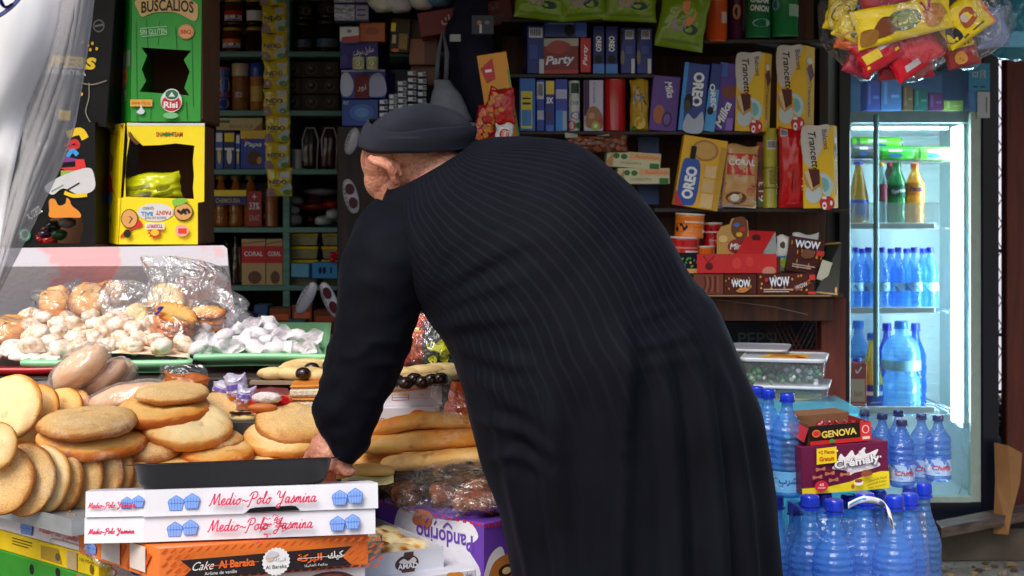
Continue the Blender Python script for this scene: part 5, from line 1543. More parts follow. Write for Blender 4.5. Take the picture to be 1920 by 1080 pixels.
fp('light_housing',lambda b: b.box(X(1811),FD +.03,Z(806),X(1817),FD +.12,Z(232),WHT))
for y,d1 in ((430,.45),(590,.45),(778,.5),(302,.42)):
    def shelf(b,y=y,d1=d1):
        m =mat((214,226,226),rough=.3)
        for i in range(14):
            b.box(X(1594) +i*.031,FD +.07,Z(y),X(1594) +i*.031 +.006,FD +d1,Z(y) +.005,m)
        if y != 302:
            b.box(X(1594),FD +.055,Z(y),X(1762),FD +.069,Z(y -12),m,bev=.002)
        else:
            b.box(X(1594),FD +.055,Z(y),X(1775),FD +.069,Z(y -3),m)
    fp('wire_shelf',shelf)
fp('shelf_guard',lambda b: b.box(X(1594),FD +.05,Z(418),X(1768),FD +.053,Z(380),film_mat((.92,.95,.96),.25,.05,4,'guard',(.9,.95,1))))
# vents grille on the right wall
for q,(y0,y1,c,lab,xx) in enumerate(((120,171,(70,160,206),'light blue printed sticker on the fridge door frame',(1813,1852)),(173,222,(216,218,226),'white barcode sticker under the blue one on the fridge',(1829,1852)))):
    b =MB(); b.box(X(xx[0]),FD -.0235,Z(y1),X(xx[1]),FD -.0215,Z(y0),card(c))
    b.art([('t','ICE',.3,.6,.2,.28,W_,{'rot': 90}),('t','COLD',.66,.6,.3,.28,W_,{'rot': 90}),('r',.2,.12,.4,.16,BLK),('r',.55,.12,.75,.16,BLK)] if q == 0 else [('r',.68,.2,.76,.8,(60,60,70))],lambda u,v,o: Vector((X(xx[0]) +(X(xx[1]) -X(xx[0]))*u,FD -.0235 -o,Z(y1) +(Z(y0) -Z(y1))*v)),(xx[1] -xx[0])*fk,(y1 -y0)*fk)
    o =b.build('sticker',fr_); o.location =-fr_.location
# contents
FI =FD +.1
for q,(x0,x1,y,c,lab) in enumerate(((1596,1690,270,(120,214,60),'lime green can lying on the top fridge shelf behind others'),(1640,1712,288,(70,190,60),'bright green can lying on its side on the top fridge shelf, middle'),(1712,1784,289,(130,214,90),'pale green can lying on its side at the right of the top shelf'),(1594,1640,284,(110,100,110),'grey and red can lying at the left of the top shelf'))):
    k =FI/F; L =(x1 -x0)*k; r =14*k
    b =MB(); b.lathe([(r*.8,0),(r,r*.25),(r,L -r*.25),(r*.8,L)],gloss(c),24)
    fr2,W2,H2 =cylframe(r,r*.25,L -r*.5)
    b.art([('r',.3,.3,.42,.7,W_),('e',.6,.5,.1,.2,(60,120,190)),('r',.2,.05,.8,.12,(40,120,40))],fr2,W2,H2,sub=8)
    o =b.build('drink_can',None,P(x0,y,FI +.05 +.06*(q == 0)),(0,R(90),0)); tag(o,lab,'can','cans in the fridge')
    q2 =MB(); q2.lathe([(r*.8,0),(r*.82,.003)],mat((190,196,200),rough=.2,metal=.8),20); q2.build('can_lid',o,(0,0,L))
bottle('juice_bottle','yellow juice bottle with a blue cap at the left of the second fridge shelf','bottle',1614,298,418,38,FI,(216,160,30),(40,80,200),'cone',(.1,.36,(60,90,180),[('b',[(.2,.1),(.4,.8),(.8,.6),(.6,.1)],(230,150,60))]),trans=.12)
bottle('soda_bottle','clear soda bottle with a dark red label and yellow cap behind the handle','bottle',1655,301,418,27,FI,(110,150,150),(220,180,40),'soda',(.35,.62,(130,40,60),None),trans=.5)
bottle('soda_bottle','green soda bottle with a green cap on the second fridge shelf','bottle',1686,302,420,37,FI,(10,150,70),(20,120,60),'soda',(.42,.62,(10,90,60),[('t','Sprite',.5,.5,.5,.4,W_,{'bold': .03,'rot': 8})]),trans=.25)
bottle('soda_bottle','orange soda bottle with an orange cap on the second fridge shelf','bottle',1720,305,422,36,FI,(250,170,20),(236,90,30),'soda',(.48,.68,(236,130,30),[('t','Fanta',.5,.5,.5,.4,(30,40,110),{'bold': .03}),('e',.6,.8,.1,.1,GRN)]),trans=.08)
bottle('soda_bottle','red capped soda bottle half hidden behind the green one','bottle',1672,300,415,30,FI +.12,(60,30,30),(200,30,40),'soda',None,trans=.2)
wb =[(1608,'leftmost'),(1632,'second from the left'),(1657,'third from the left'),(1688,'fourth from the left'),(1718,'second from the right'),(1748,'rightmost')]
for q,(x,lab) in enumerate(wb):
    bottle('water_bottle','small blue capped water bottle in the fridge, ' +lab +' of the front row','bottle',x,464,578,31,FI +.02*(q % 2),(90,180,250),(24,40,190),'water',(.28,.42,(150,210,245),[('e',.5,.5,.25,.35,W_)]),trans=.66,group='small water bottles in the fridge',ribs=9)
for q,(x,dd) in enumerate(((1620,.14),(1674,.16),(1704,.15),(1735,.16))):
    bottle('water_bottle','small blue water bottle in the second row of the lit fridge','bottle',x,466,574,30,FI +dd,(80,170,250),(24,40,190),'water',None,trans=.66,group='small water bottles at the back of the fridge',ribs=9)
pack('juice_carton','red and beige juice carton at the lower left of the fridge','carton',(1593,680,1625,776),FI -.01,.06,(170,60,50),{'F': [('r',.1,.18,.9,.68,(196,160,130)),('r',.1,.2,.9,.24,(170,60,50)),('l',[(.35,.86),(.45,.8),(.7,.92)],.02,W_),('t','lait',.5,.4,.5,.12,(150,90,70))]})
can('carton_cap','blue screw cap on top of the red juice carton','cap',1609,672,682,18,FI +.01,(30,50,160))
bottle('juice_bottle','big yellow juice bottle with a blue label at the bottom of the fridge','bottle',1640,626,776,42,FI +.03,(250,200,20),(40,80,190),'cone',(.03,.36,(40,70,160),[('b',[(.1,.0),(.3,.4),(.9,.3),(.9,.0)],(200,150,60)),('r',.2,.6,.8,.75,W_)]),trans=.08)
bottle('water_bottle','large clear water bottle with a round bulging shoulder on the bottom fridge shelf','bottle',1699,604,778,72,FI,(130,205,250),(40,120,220),'bulb',(.47,.58,(150,215,240),[('p',[(.6,.3),(.75,.8),(.85,.6),(.7,.2)],(210,30,70))]),trans=.5,capw=.34)
bottle('water_bottle','pale blue water bottle behind the red juice carton','bottle',1615,603,776,50,FI +.12,(90,170,230),(40,120,220),'water',(.4,.6,(200,220,230),None),trans=.5)
bottle('water_bottle','deep blue water bottle between the juice and the bulging bottle','bottle',1668,607,776,40,FI +.14,(20,70,210),(20,30,170),'water',None,trans=.35)
bottle('water_bottle','deep blue water bottle right behind the bulging bottle','bottle',1722,607,776,40,FI +.15,(20,100,220),(30,60,190),'water',None,trans=.4)
# upper compartment: dim boxes
for q,(x0,x1,y0,c,lab) in enumerate(((1625,1650,152,(90,96,160),'violet blue box behind the top fridge glass, leftmost'),(1652,1690,148,(110,140,180),'pale blue box behind the top fridge glass'),(1694,1712,160,(150,100,60),'narrow brown box behind the top fridge glass'),(1714,1740,166,(60,110,90),'green box behind the top fridge glass'),(1742,1768,174,(120,50,90),'magenta box behind the top fridge glass'),(1770,1806,188,(190,180,80),'yellow and white packet behind the top fridge glass'))):
    pack('upper_box',lab,'box',(x0,y0,x1,207),FI +.04,.1,c,{'F': [('r',.15,.2,.3,.9,tuple(min(255,v +40) for v in c)),('r',.5,.4,.9,.5,tuple(min(255,v +50) for v in c))]},group='boxes behind the top fridge glass')
# step, threshold board, things right of the fridge
b =MB(); b.box(X(1380),FD -.05,.003,X(1960),FD +1.2,fz0 -.001,wall_mat((70,60,52),(110,98,84)))
tag(b.build('step'),'low worn step under the drinks fridge','step')
b =MB()
a0,a1 =P(1765,990,5.2),P(1990,946,5.34)
dv =(a1 -a0)
b.add([a0,a1,a1 +Vector((0,.07,.01)),a0 +Vector((0,.07,.01)),a0 -Vector((0,0,.035)),a1 -Vector((0,0,.035)),a1 +Vector((0,.07,-.03)),a0 +Vector((0,.07,-.03))],[(0,1,2,3),(4,7,6,5),(0,4,5,1),(2,6,7,3),(1,5,6,2),(3,7,4,0)],wood_mat((60,46,40),(118,98,88),sc=4,stretch=(.1,1,1)))
tag(b.build('threshold_board'),'weathered grey brown plank along the foot of the fridge step','plank')
b =MB(); b.box(P(1880,0,5.5).x,5.46,0.0,P(1985,0,5.5).x,5.52,P(0,112,5.5).z,REDW,bev=.004)
b.box(P(1868,0,5.5).x,5.465,P(0,112,5.5).z,P(2000,0,5.5).x,5.515,P(0,90,5.5).z,REDW,bev=.004)
tag(b.build('door_post'),'reddish brown wooden post at the right edge beside the fridge','post')
b =MB()
mm =mat((92,52,40),rough=.6,metal=.2)
for i in range(40):
    for s_ in (1,-1):
        y =-900 +i*48
        xa,xb =(1866,1920) if s_ > 0 else (1920,1866)
        ya,yb =y,y +95
        if yb < 190 or ya > 830: continue
        b.tube([P(xa,ya,5.62),P(xb,yb,5.62)],.0022,mm,5)
for y in (470,628,735,794):
    b.box(P(1864,0,5.6).x,5.6,P(0,y +3,5.6).z,P(1925,0,5.6).x,5.615,P(0,y -3,5.6).z,mm)
tag(b.build('wire_mesh'),'rusty diamond wire mesh between the fridge and the brown post','mesh')
b =MB(); b.box(P(1800,0,8.5).x,8.5,P(0,740,8.5).z,P(2100,0,8.5).x,8.6,2.6,wall_mat((226,222,240),(244,242,250),2))
tag(b.build('pale_wall_panel'),'sunlit pale lilac panel seen through the wire mesh','panel')
b =MB()
pr =[P(1862,1000,5.3),P(1866,900,5.31),P(1864,830,5.32),P(1890,836,5.3),P(1916,850,5.29),P(1912,905,5.28),P(1898,960,5.27),P(1890,1003,5.26)]
b.add(pr +[p +Vector((.004,.006,0)) for p in pr],[tuple(range(8)),tuple(range(15,7,-1))] +[(i,i +8,(i +1) % 8 +8,(i +1) % 8) for i in range(8)],mat((168,118,70),rough=.75,var=.25,scale=8,bump=.08))
tag(b.build('cardboard_sheet'),'torn brown cardboard leaning beside the fridge foot','cardboard')
b =MB(); r_ =random.Random(2)
for i in range(70):
    p =P(r_.uniform(1868,1925),r_.uniform(740,850),r_.uniform(5.7,5.95)); c =r_.choice([(30,30,30),(44,40,38),(40,110,84),(120,120,116),(60,50,44),(30,60,50)])
    d =Vector((r_.gauss(0,1),r_.gauss(0,1),r_.gauss(0,1))).normalized()*r_.uniform(.015,.04); e =Vector((r_.gauss(0,1),r_.gauss(0,1),r_.gauss(0,1))).normalized()*r_.uniform(.008,.02)
    b.add([p -d -e,p +d -e,p +d +e,p -d +e],[(0,1,2,3)],card(c))
b.box(P(1860,0,5.7).x,5.7,0,P(1990,0,5.7).x,6.1,P(0,850,5.7).z,card((34,30,28)))
tag(b.build('scrap_rubbish'),'heap of dark and green plastic scraps behind the mesh','rubbish',kind='stuff')
b =MB(); b.box(1.06,6.12,0,1.93,6.2,2.2,DARKWALL)
tag(b.build('alley_wall'),'dark plastered alley wall behind the fridge','wall')
b =MB()
for i in range(160):
    y =r_.uniform(4.7,5.3); x =r_.uniform(1.2,1.95); s =r_.uniform(.002,.012)
    b.sphere((x,y,s*.4),(s*1.3,s,s*.7),mat(r_.choice([(110,96,80),(140,126,108),(70,60,52),(90,70,50)]),rough=.9),6,4)
for i in range(8):
    y =r_.uniform(4.85,5.25); x =r_.uniform(1.35,1.9); a =r_.uniform(0,3)
    b.add([(x,y,.008),(x +.05*math.cos(a),y +.05*math.sin(a),.014),(x +.03*math.cos(a +.6),y +.03*math.sin(a +.6),.02)],[(0,1,2)],card((150,120,60)))
tag(b.build('grit'),'loose grit and dry leaf bits on the ground by the step','grit',kind='stuff')
# ------------------------------------------------------------------ clear bags of snack packets hanging from the shop front
FILM =film_mat((.95,.95,.97),.02,1.2,18,'snackfilm',(.85,.86,.9),(1.5,.05))
HB =3.75
def snackbag(label,rings,packs,seed):
    b =bagmesh(rings,HB,FILM,amp=.016,seed=seed,seg=48,freq=10)
    o =tag(b.build('snack_bag'),label,'bag','clear bags hanging over the fridge')
    top =rings[0]
    b =MB(); b.tube([P(top[0],top[1],HB),P(top[0] +3,-330,HB -.05)],.004,card((190,190,190)),6)
    b.build('string',o)
    for q,(rect,rl,c,art,lab,dd) in enumerate(packs):
        mx_,my_ =(rect[0] +rect[2])/2,(rect[1] +rect[3])/2
        rect =(mx_ +(rect[0] -mx_)*1.18,my_ +(rect[1] -my_)*1.22,mx_ +(rect[2] -mx_)*1.18,my_ +(rect[3] -my_)*1.22)
        pillow('snack_packet',lab,'snack',rect,HB +dd,c,art,thick=.03,roll=-rl,seed=seed*5 +q,group='snack packets in the clear bags')
Y2 =(246,214,20)
snackbag('clear bag of yellow and orange snack packets hanging left of the red filled bag',
         [(1600,-60,14,.02),(1592,-20,40,.06),(1578,30,42,.09),(1592,80,46,.09),(1616,124,38,.05),(1622,150,10,.02)],
         [((1545,-5,1592,52),-12,Y2,[('b',[(.2,.3),(.3,.65),(.7,.7),(.85,.4),(.5,.25)],(96,60,30)),('e',.5,.82,.2,.06,(210,170,30))],'yellow snack packet with a brown blot in the left hanging bag',-.04),
          ((1560,30,1612,72),-24,Y2,[('b',[(.55,.2),(.6,.7),(.9,.75),(.95,.3)],(110,90,40)),('p',[(.05,.1),(.5,.35),(.4,.1)],(220,130,20))],'yellow snack packet slanting across the left hanging bag',-.06),
          ((1566,62,1616,92),-12,ORG,[('e',.4,.3,.3,.2,(210,60,30))],'orange snack packet in the middle of the left hanging bag',-.05),
          ((1580,84,1628,136),-20,(176,50,70),[('r',.1,.6,.9,.8,(214,110,60)),('e',.5,.3,.3,.2,(150,30,50))],'dark pink snack packet at the bottom of the left hanging bag',-.03)],3)
snackbag('big clear bag of red and yellow snack packets hanging in the middle above the fridge',
         [(1700,-70,20,.03),(1702,-20,62,.10),(1702,40,90,.13),(1704,90,84,.12),(1708,124,56,.07),(1708,154,8,.02)],
         [((1634,-30,1778,44),10,(196,24,44),[('b',[(.1,.2),(.4,.4),(.7,.3),(.4,.1)],(226,90,100))],'red snack packet at the top of the middle hanging bag',-.05),
          ((1622,8,1782,66),14,Y2,[('e',.50,.5,.18,.28,(90,110,60)),('e',.50,.5,.14,.2,(140,150,70)),('t','SOT',.50,.5,.16,.22,(236,226,120),{'bold': .03}),('b',[(.16,.2),(.18,.5),(.3,.7),(.42,.55),(.38,.25)],(120,60,24)),('b',[(.02,.1),(.04,.45),(.2,.4),(.16,.08)],(150,100,20)),('b',[(.72,.2),(.7,.6),(.84,.75),(.95,.5),(.85,.2)],(206,130,40)),('l',[(.7,.85),(.75,.6),(.8,.9)],.08,(180,40,30))],'bright yellow snack packet with a green diamond badge in the middle bag',-.09),
          ((1624,66,1700,118),30,(190,26,46),[('r',.1,.3,.5,.6,(226,200,60)),('r',.5,.5,.9,.8,(200,190,196)),('l',[(.1,.2),(.9,.3)],.08,Y2)],'red snack packet with grey and yellow patches in the middle bag',-.07),
          ((1686,58,1776,122),34,(206,20,44),[('r',.2,.15,.5,.3,(196,190,196)),('l',[(.1,.6),(.9,.7)],.1,(226,60,80))],'plain crimson snack packet at the lower right of the middle bag',-.06),
          ((1655,88,1745,142),4,(190,24,50),[('l',[(.1,.4),(.9,.5)],.08,(214,120,140)),('r',.45,.0,.56,.08,Y2)],'crimson packet at the bottom point of the middle bag',-.02),
          ((1630,40,700 +1000,100),20,(180,30,60),[('l',[(.1,.3),(.9,.6)],.1,(214,120,150)),('e',.4,.7,.2,.1,(230,190,60))],'dark pink packet deep inside the middle hanging bag',.02),
          ((1700,20,1780,90),6,(226,120,30),[('e',.5,.5,.3,.2,(190,30,40))],'orange packet at the right inside the middle hanging bag',.03)],5)
snackbag('clear bag with a yellow packet and loose blue film hanging right of the middle bag',
         [(1830,-70,16,.03),(1836,-20,50,.08),(1842,30,64,.10),(1834,80,52,.08),(1816,110,24,.05),(1812,130,6,.02)],
         [((1784,4,1868,62),34,Y2,[('b',[(.0,.2),(.1,.6),(.25,.5),(.3,.15)],(50,50,60)),('b',[(.42,.3),(.45,.7),(.7,.75),(.75,.4)],(176,80,40)),('e',.5,.55,.08,.12,(220,200,180)),('r',.86,.0,1,1,ORG),('l',[(.3,.12),(.8,.2)],.05,(110,80,20))],'yellow and orange snack packet slanting in the right hanging bag',-.07),
          ((1838,20,1890,82),10,(120,140,190),[('b',[(.1,.2),(.3,.7),(.8,.8),(.7,.3)],(160,170,206))],'pale blue snack packet in the right hanging bag',-.02),
          ((1782,70,1836,120),14,(150,50,50),[('r',.1,.6,.9,.8,Y2),('e',.4,.3,.2,.2,(200,140,60))],'maroon packet at the foot of the right hanging bag',-.04)],7)
b =bagmesh([(1960,-60,30,.04),(1930,-10,60,.08),(1925,40,58,.10),(1920,80,66,.08),(1930,108,60,.04),(1930,114,20,.02)],HB +.12,tint_mat((60,150,170),.35,.15),amp=.014,seed=11)
tag(b.build('teal_bag'),'teal translucent plastic bag at the right edge near the ceiling','bag')
# ------------------------------------------------------------------ white sheet and plastic roll at the left edge
def sheet(name,label,cat,left,right,D,m,wave,seed,nu=30,nv=50,solid=.0025):
    b =MB()
    L =catmull(left,8); Rr =catmull(right,8)
    n =min(len(L),len(Rr))
    rows_ =[]
    for k in range(n):
        row =[]
        for i in range(nu +1):
            u =i/nu
            px =L[k][0] +(Rr[k][0] -L[k][0])*u; py =L[k][1] +(Rr[k][1] -L[k][1])*u
            row.append(P(px,py,D +wave(u,k/n,seed)))
        rows_.append(row)
    b.grid(rows_,m)
    o =b.build(name)
    md =o.modifiers.new('t','SOLIDIFY'); md.thickness =solid
    return tag(o,label,cat)
CANV =mat((226,227,232),rough=.75,var=.06,scale=5,bump=.05)
nz =lambda u,v,s,f: noise.noise(Vector((u*f,v*f*.6,s)))
sheet('canvas_sheet','white canvas sheet hanging in soft folds at the left edge','sheet',[(-260,-120),(-260,60),(-260,240),(-260,400),(-260,560)],[(136,-120),(110,60),(50,220),(22,340),(-6,500)],2.32,CANV,
      lambda u,v,s: .02*math.sin(u*13 +v*3) +.03*nz(u,v,s,4) +.016*nz(u,v,s +4,9) -.012*u ** 8,2)
PL =film_mat((.88,.88,.90),.46,.45,18,'roll',(.60,.59,.61),(.4,.0))
sheet('plastic_sheet','crinkled grey translucent plastic edge hanging beside the white canvas','sheet',[(134,-120),(106,60),(46,220),(18,340),(-10,520)],[(190,-120),(170,60),(136,250),(75,395),(-2,545)],2.33,PL,
      lambda u,v,s: -.035*math.sin(math.pi*min(1,u*1.05)) +.007*nz(u,v,s,10) +.003*nz(u,v*2,s,30),5,40)
b =MB()
c =P(-62,-78,2.15); k =2.15/F
for r_,z,m in ((126,0,card((70,80,160))),(121,.001,card((232,230,238)))):
    b.add([c +Vector((r_*k*math.cos(a),-z -.003,r_*k*math.sin(a))) for a in [2*math.pi*i/64 for i in range(64)]],[tuple(range(64))],m)
fr =lambda u,v,o: c +Vector((u*k,-.0045 -o,-v*k))
for q in range(4):
    b.art([('l',[(20 +3*q,30 +22*q),(50,26 +22*q),(84 -14*q,28 +22*q)],6,(200,120,130)),('l',[(64,84 -4*q),(74,92),(90 -q,86)],4,(60,90,190))],fr,k,k)
b.add([c +Vector((126*k*math.cos(a),.004,126*k*math.sin(a))) for a in [2*math.pi*i/64 for i in range(64,0,-1)]],[tuple(range(64))],card((200,200,206)))
tag(b.build('round_sign'),'white round printed sign with a blue rim at the upper left corner','sign')

# ------------------------------------------------------------------ snack cartons on the pink board
CD =3.72
k =CD/F
def holed(outer,inner,thick,m,fn):
    """flat panel with an opening; points in px of the face, fn maps to metres in the panel plane"""
    cu =bpy.data.curves.new('panel','CURVE'); cu.dimensions ='2D'; cu.fill_mode ='BOTH'; cu.extrude =thick/2
    for pts in (outer,inner):
        sp_ =cu.splines.new('POLY'); sp_.points.add(len(pts) -1); sp_.use_cyclic_u =True
        for i,p in enumerate(pts):
            x,z =fn(p); sp_.points[i].co =(x,z,0,1)
    o =bpy.data.objects.new('panel',cu)
    me =bpy.data.meshes.new_from_object(o)
    vs =[Vector((v.co.x,-v.co.z,v.co.y)) for v in me.vertices]; fs =[tuple(p.vertices) for p in me.polygons]
    bpy.data.objects.remove(o); bpy.data.curves.remove(cu); bpy.data.meshes.remove(me)
    return vs,fs
INN =mat((112,76,50),rough=.85,var=.2,scale=8,bump=.05)
GREEN =mat((34,150,40),rough=.5,var=.18,scale=7,bump=.04,stretch=(1,1,.3))
# green carton
gx0,gx1,gy0,gy1 =245,379,-60,228
gb =thing('snack_carton','tall green snack carton with a torn zigzag window standing on the yellow carton','carton',P((gx0 +gx1)/2,gy1,CD))
org =gb.location.copy()
fn =lambda p: ((p[0] -(gx0 +gx1)/2)*k,(gy1 -p[1])*k)
gw,gh,gd =(gx1 -gx0)*k,(gy1 -gy0)*k,.22
b =MB()
vs,fs =holed([(gx0,gy1),(gx1 -3,gy1),(gx1,gy0),(gx0 +4,gy0)],[(265,89),(276,104),(266,130),(274,152),(262,172),(355,179),(346,165),(356,134),(345,112),(359,95)],.004,GREEN,fn)
b.add(vs,fs,GREEN)
u_ =lambda px,py: ((px -gx0)/(gx1 -gx0),(gy1 -py)/(gy1 -gy0))
def U(*pts): return [u_(*p) for p in pts]
fr =lambda u,v,o: Vector((-gw/2 +u*gw,-.0022 -o,v*gh))
TANC =(206,166,104); DG =(16,84,30)
art =[('l',U((275,35),(278,90)),.004,DG),('l',U((300,40),(297,85)),.003,DG),('l',U((330,50),(332,92)),.004,DG),('l',U((360,45),(363,200)),.003,DG),('l',U((256,40),(258,226)),.003,DG),('l',U((285,184),(283,226)),.003,DG),('l',U((350,190),(352,226)),.004,DG),
       ('b',U((255,2),(290,-8),(335,-8),(368,6),(372,18),(366,40),(330,24),(290,24),(268,32),(260,20)),TANC),
       ('t','BUSCALIOS',*u_(315,10),98/(gx1 -gx0),22/(gy1 -gy0),(50,40,20),{'bold': .025,'arc': .22}),
       ('l',U((264,54),(314,50)),.004,(170,210,170)),('l',U((267,69),(314,65)),.004,(170,210,170)),('t','SIN GLUTEN',*u_(289,60),50/134,10/288,(190,222,190),{'rot': 3}),
       ('e',*u_(350,60),15/134,14/288,(196,130,80)),('e',*u_(350,60),12.5/134,12/288,(214,150,90)),('t','BBQ',*u_(350,61),20/134,9/288,(190,40,30),{'bold': .03}),
       ('r',*u_(246,200),*u_(287,187),(226,170,60)),('t','www.risi.es',*u_(266,193),36/134,8/288,(190,50,30)),('b',U((258,210),(264,204),(266,196),(269,204),(273,208),(270,214),(262,214)),(210,216,226)),
       ('e',*u_(323,190),20/134,21/288,(220,226,214)),('e',*u_(323,194),18/134,15/288,(196,24,40)),('e',*u_(324,178),14/134,11/288,(220,226,220)),('e',*u_(324,178),12/134,9/288,(40,110,80)),('p',U((318,182),(324,173),(330,182)),(220,226,220)),('t','Risi',*u_(322,197),26/134,12/288,W_,{'bold': .03}),
       ('e',*u_(322,217),14/134,6/288,(120,190,130))]
b.art(art,fr,gw,gh)
b.build('front_panel',gb)
b =MB(); b.box(-gw/2,.0022,0,-gw/2 +.004,gd,gh,GREEN)
# left side turned towards the viewer: its own panel, opened outwards
sl =[Vector((-gw/2 -.001,-.002,0)),Vector((-gw/2 -.062,.13,.006)),Vector((-gw/2 -.055,.13,gh)),Vector((-gw/2 +.004,-.002,gh))]
b.add(sl,[(3,2,1,0)],GREEN)
fr2 =lambda u,v,o: sl[1].lerp(sl[0],u).lerp(sl[2].lerp(sl[3],u),v) +Vector((-.3,-.95,0)).normalized()*o
b.art([('e',.30,.31,.42,.085,(196,120,70)),('e',.30,.31,.36,.07,(206,140,80)),('t','BBQ',.28,.30,.6,.045,(180,40,30),{'bold': .03}),('r',.25,.36,.98,.47,(120,150,120)),('t','SIN GLUTEN',.25,.165,.9,.04,(140,190,150),{'rot': 8,'bold': .02}),('l',[(.0,.13),(.7,.15)],.006,(140,190,150)),('l',[(.0,.19),(.7,.21)],.006,(140,190,150))],fr2,.15,gh)
b.build('side_panel',gb)
b =MB(); b.box(-gw/2 +.004,.006,.002,gw/2 -.004,gd -.001,.006,INN); b.box(-gw/2 +.0042,gd,.0,gw/2,gd +.004,gh,INN); b.box(gw/2 -.004,.003,.006,gw/2,gd -.0005,gh,INN)
b.build('inner_walls',gb)
# yellow carton
yx0,yx1,yy0,yy1 =222,383,229,458
yb =thing('snack_carton','torn yellow snack carton with a big front opening and paint splash prints','carton',P((yx0 +yx1)/2,yy1,CD))
YM =mat((246,220,12),rough=.45,var=.10,scale=8,bump=.05)
w_,h_ =(yx1 -yx0)*k,(yy1 -yy0)*k
fn =lambda p: ((p[0] -(yx0 +yx1)/2)*k,(yy1 -p[1])*k)
b =MB()
vs,fs =holed([(238,230),(384,234),(383,378),(371,380),(371,458),(222,458),(222,372),(232,370),(240,262)],[(243,262),(237,300),(235,330),(236,369),(364,373),(362,352),(364,330),(362,300),(365,273),(330,269),(300,272),(268,273),(252,258),(244,246)],.004,YM,fn)
b.add(vs,fs,YM)
u_ =lambda px,py: ((px -yx0)/(yx1 -yx0),(yy1 -py)/(yy1 -yy0))
fr =lambda u,v,o: Vector((-w_/2 +u*w_,-.0022 -o,v*h_))
sw_,sh_ =161,229
art =[('r',*u_(240,236),*u_(384,231),(220,220,214)),('t','SNACK TEAM',*u_(318,252),50/sw_,9/sh_,(180,40,30),{'bold': .03}),('r',*u_(304,254),*u_(326,250),(40,120,50)),
       ('e',*u_(292,398),34/sw_,17/sh_,(216,214,214)),('t','PAINT',*u_(307,399),29/sw_,8/sh_,(206,50,40),{'rot': 180,'bold': .03}),('t','BALL',*u_(276,401),22/sw_,8/sh_,(40,140,206),{'rot': 180,'bold': .03}),('t','QUESO',*u_(279,390),20/sw_,6/sh_,(60,60,60),{'rot': 180}),('t','SNACK DE MAIZ',*u_(292,408),40/sw_,4/sh_,(70,70,70),{'rot': 180}),
       ('b',[u_(*p) for p in ((250,418),(262,412),(268,424),(250,430),(240,440),(226,446),(232,436),(246,428))],(206,40,30)),('e',*u_(244,410),16/sw_,18/sh_,(40,30,20)),('e',*u_(244,410),14.5/sw_,16.5/sh_,(220,160,90)),('t','L',*u_(244,412),8/sw_,12/sh_,(60,50,80),{'rot': 150}),
       ('e',*u_(345,397),18/sw_,17/sh_,(50,40,24)),('e',*u_(345,397),16.5/sw_,15.5/sh_,(216,160,90)),('l',[u_(*p) for p in ((334,394),(342,399),(352,393),(357,400))],.022,(40,40,50)),('l',[u_(*p) for p in ((340,402),(346,393),(350,402))],.02,(40,40,50)),('b',[u_(*p) for p in ((326,374),(350,372),(348,381),(328,386))],(130,190,60)),
       ('p',[u_(292 +(14 if i % 2 else 9)*math.cos(i*math.pi/9),437 +(14 if i % 2 else 9)*math.sin(i*math.pi/9)*.8) for i in range(18)],(206,40,30)),('e',*u_(292,436),8/sw_,6/sh_,(236,190,40)),('r',*u_(274,430),*u_(310,418),(226,222,214)),('t','TOSFRIT',*u_(292,424),30/sw_,7/sh_,(180,40,30),{'rot': 180,'bold': .03}),
       ('e',*u_(343,432),13/sw_,11/sh_,(236,170,150)),('r',*u_(336,438),*u_(352,428),(220,60,40)),('e',*u_(241,438),7/sw_,8/sh_,(44,44,24))]
b.art(art,fr,w_,h_)
b.build('front_panel',yb)
b =MB()
sl =[Vector((-w_/2,-.002,0)),Vector((-w_/2 -.066,.13,.002)),Vector((-w_/2 -.062,.13,h_*1.0)),Vector((-w_/2 +.018,-.002,h_*.99))]
n_ =14
pts =[[sl[1].lerp(sl[0],i/n_).lerp(sl[2].lerp(sl[3],i/n_),v) +Vector((0,-.004*abs(math.sin(i*1.3)),0)) for i in range(n_ +1)] for v in (0,.25,.5,.75,1)]
b.grid(pts,YM,False)
fr2 =lambda u,v,o: sl[1].lerp(sl[0],u).lerp(sl[2].lerp(sl[3],u),v) +Vector((-.4,-.9,0)).normalized()*(o +.0045)
b.art([('e',.15,.68,.28,.09,(60,40,20)),('e',.15,.68,.25,.08,(206,140,70)),('e',.12,.68,.16,.06,(196,40,40)),('b',[(.1,.62),(.4,.55),(.5,.46),(.8,.4),(.5,.44),(.2,.42),(.05,.5)],(206,40,50)),('b',[(.05,.34),(.3,.42),(.5,.4),(.35,.34),(.2,.3)],(50,140,206)),('e',.42,.2,.06,.02,(50,140,206)),('e',.08,.24,.2,.08,(200,140,80)),('t','SNACK',.5,.92,.6,.03,(150,50,30))] +[('e',ri.uniform(.2,.8),ri.uniform(.7,.9),.02,.006,(190,90,30)) for _ in range(8)],fr2,.15,h_)
b.build('side_panel',yb)
b =MB(); b.box(-w_/2 +.002,.004,.0,w_/2 -.018,.2,.004,INN); b.box(-w_/2,.2,0,w_/2 -.016,.204,h_*.98,INN); b.box(w_/2 -.02,.003,.004,w_/2 -.016,.199,h_*.97,INN); b.box(-w_/2,.003,h_*.97 +.0005,w_/2 -.016,.2,h_*.985,INN)
b.build('inner_walls',yb)
b =MB()
tp =[(240,245),(246,252),(262,268),(256,272),(247,264),(241,256)]
b.add([P(x,y,CD -.006 -.01*(i % 2)) for i,(x,y) in enumerate(tp)],[tuple(range(6))],INN)
o =b.build('torn_edge',yb); o.location =-yb.location
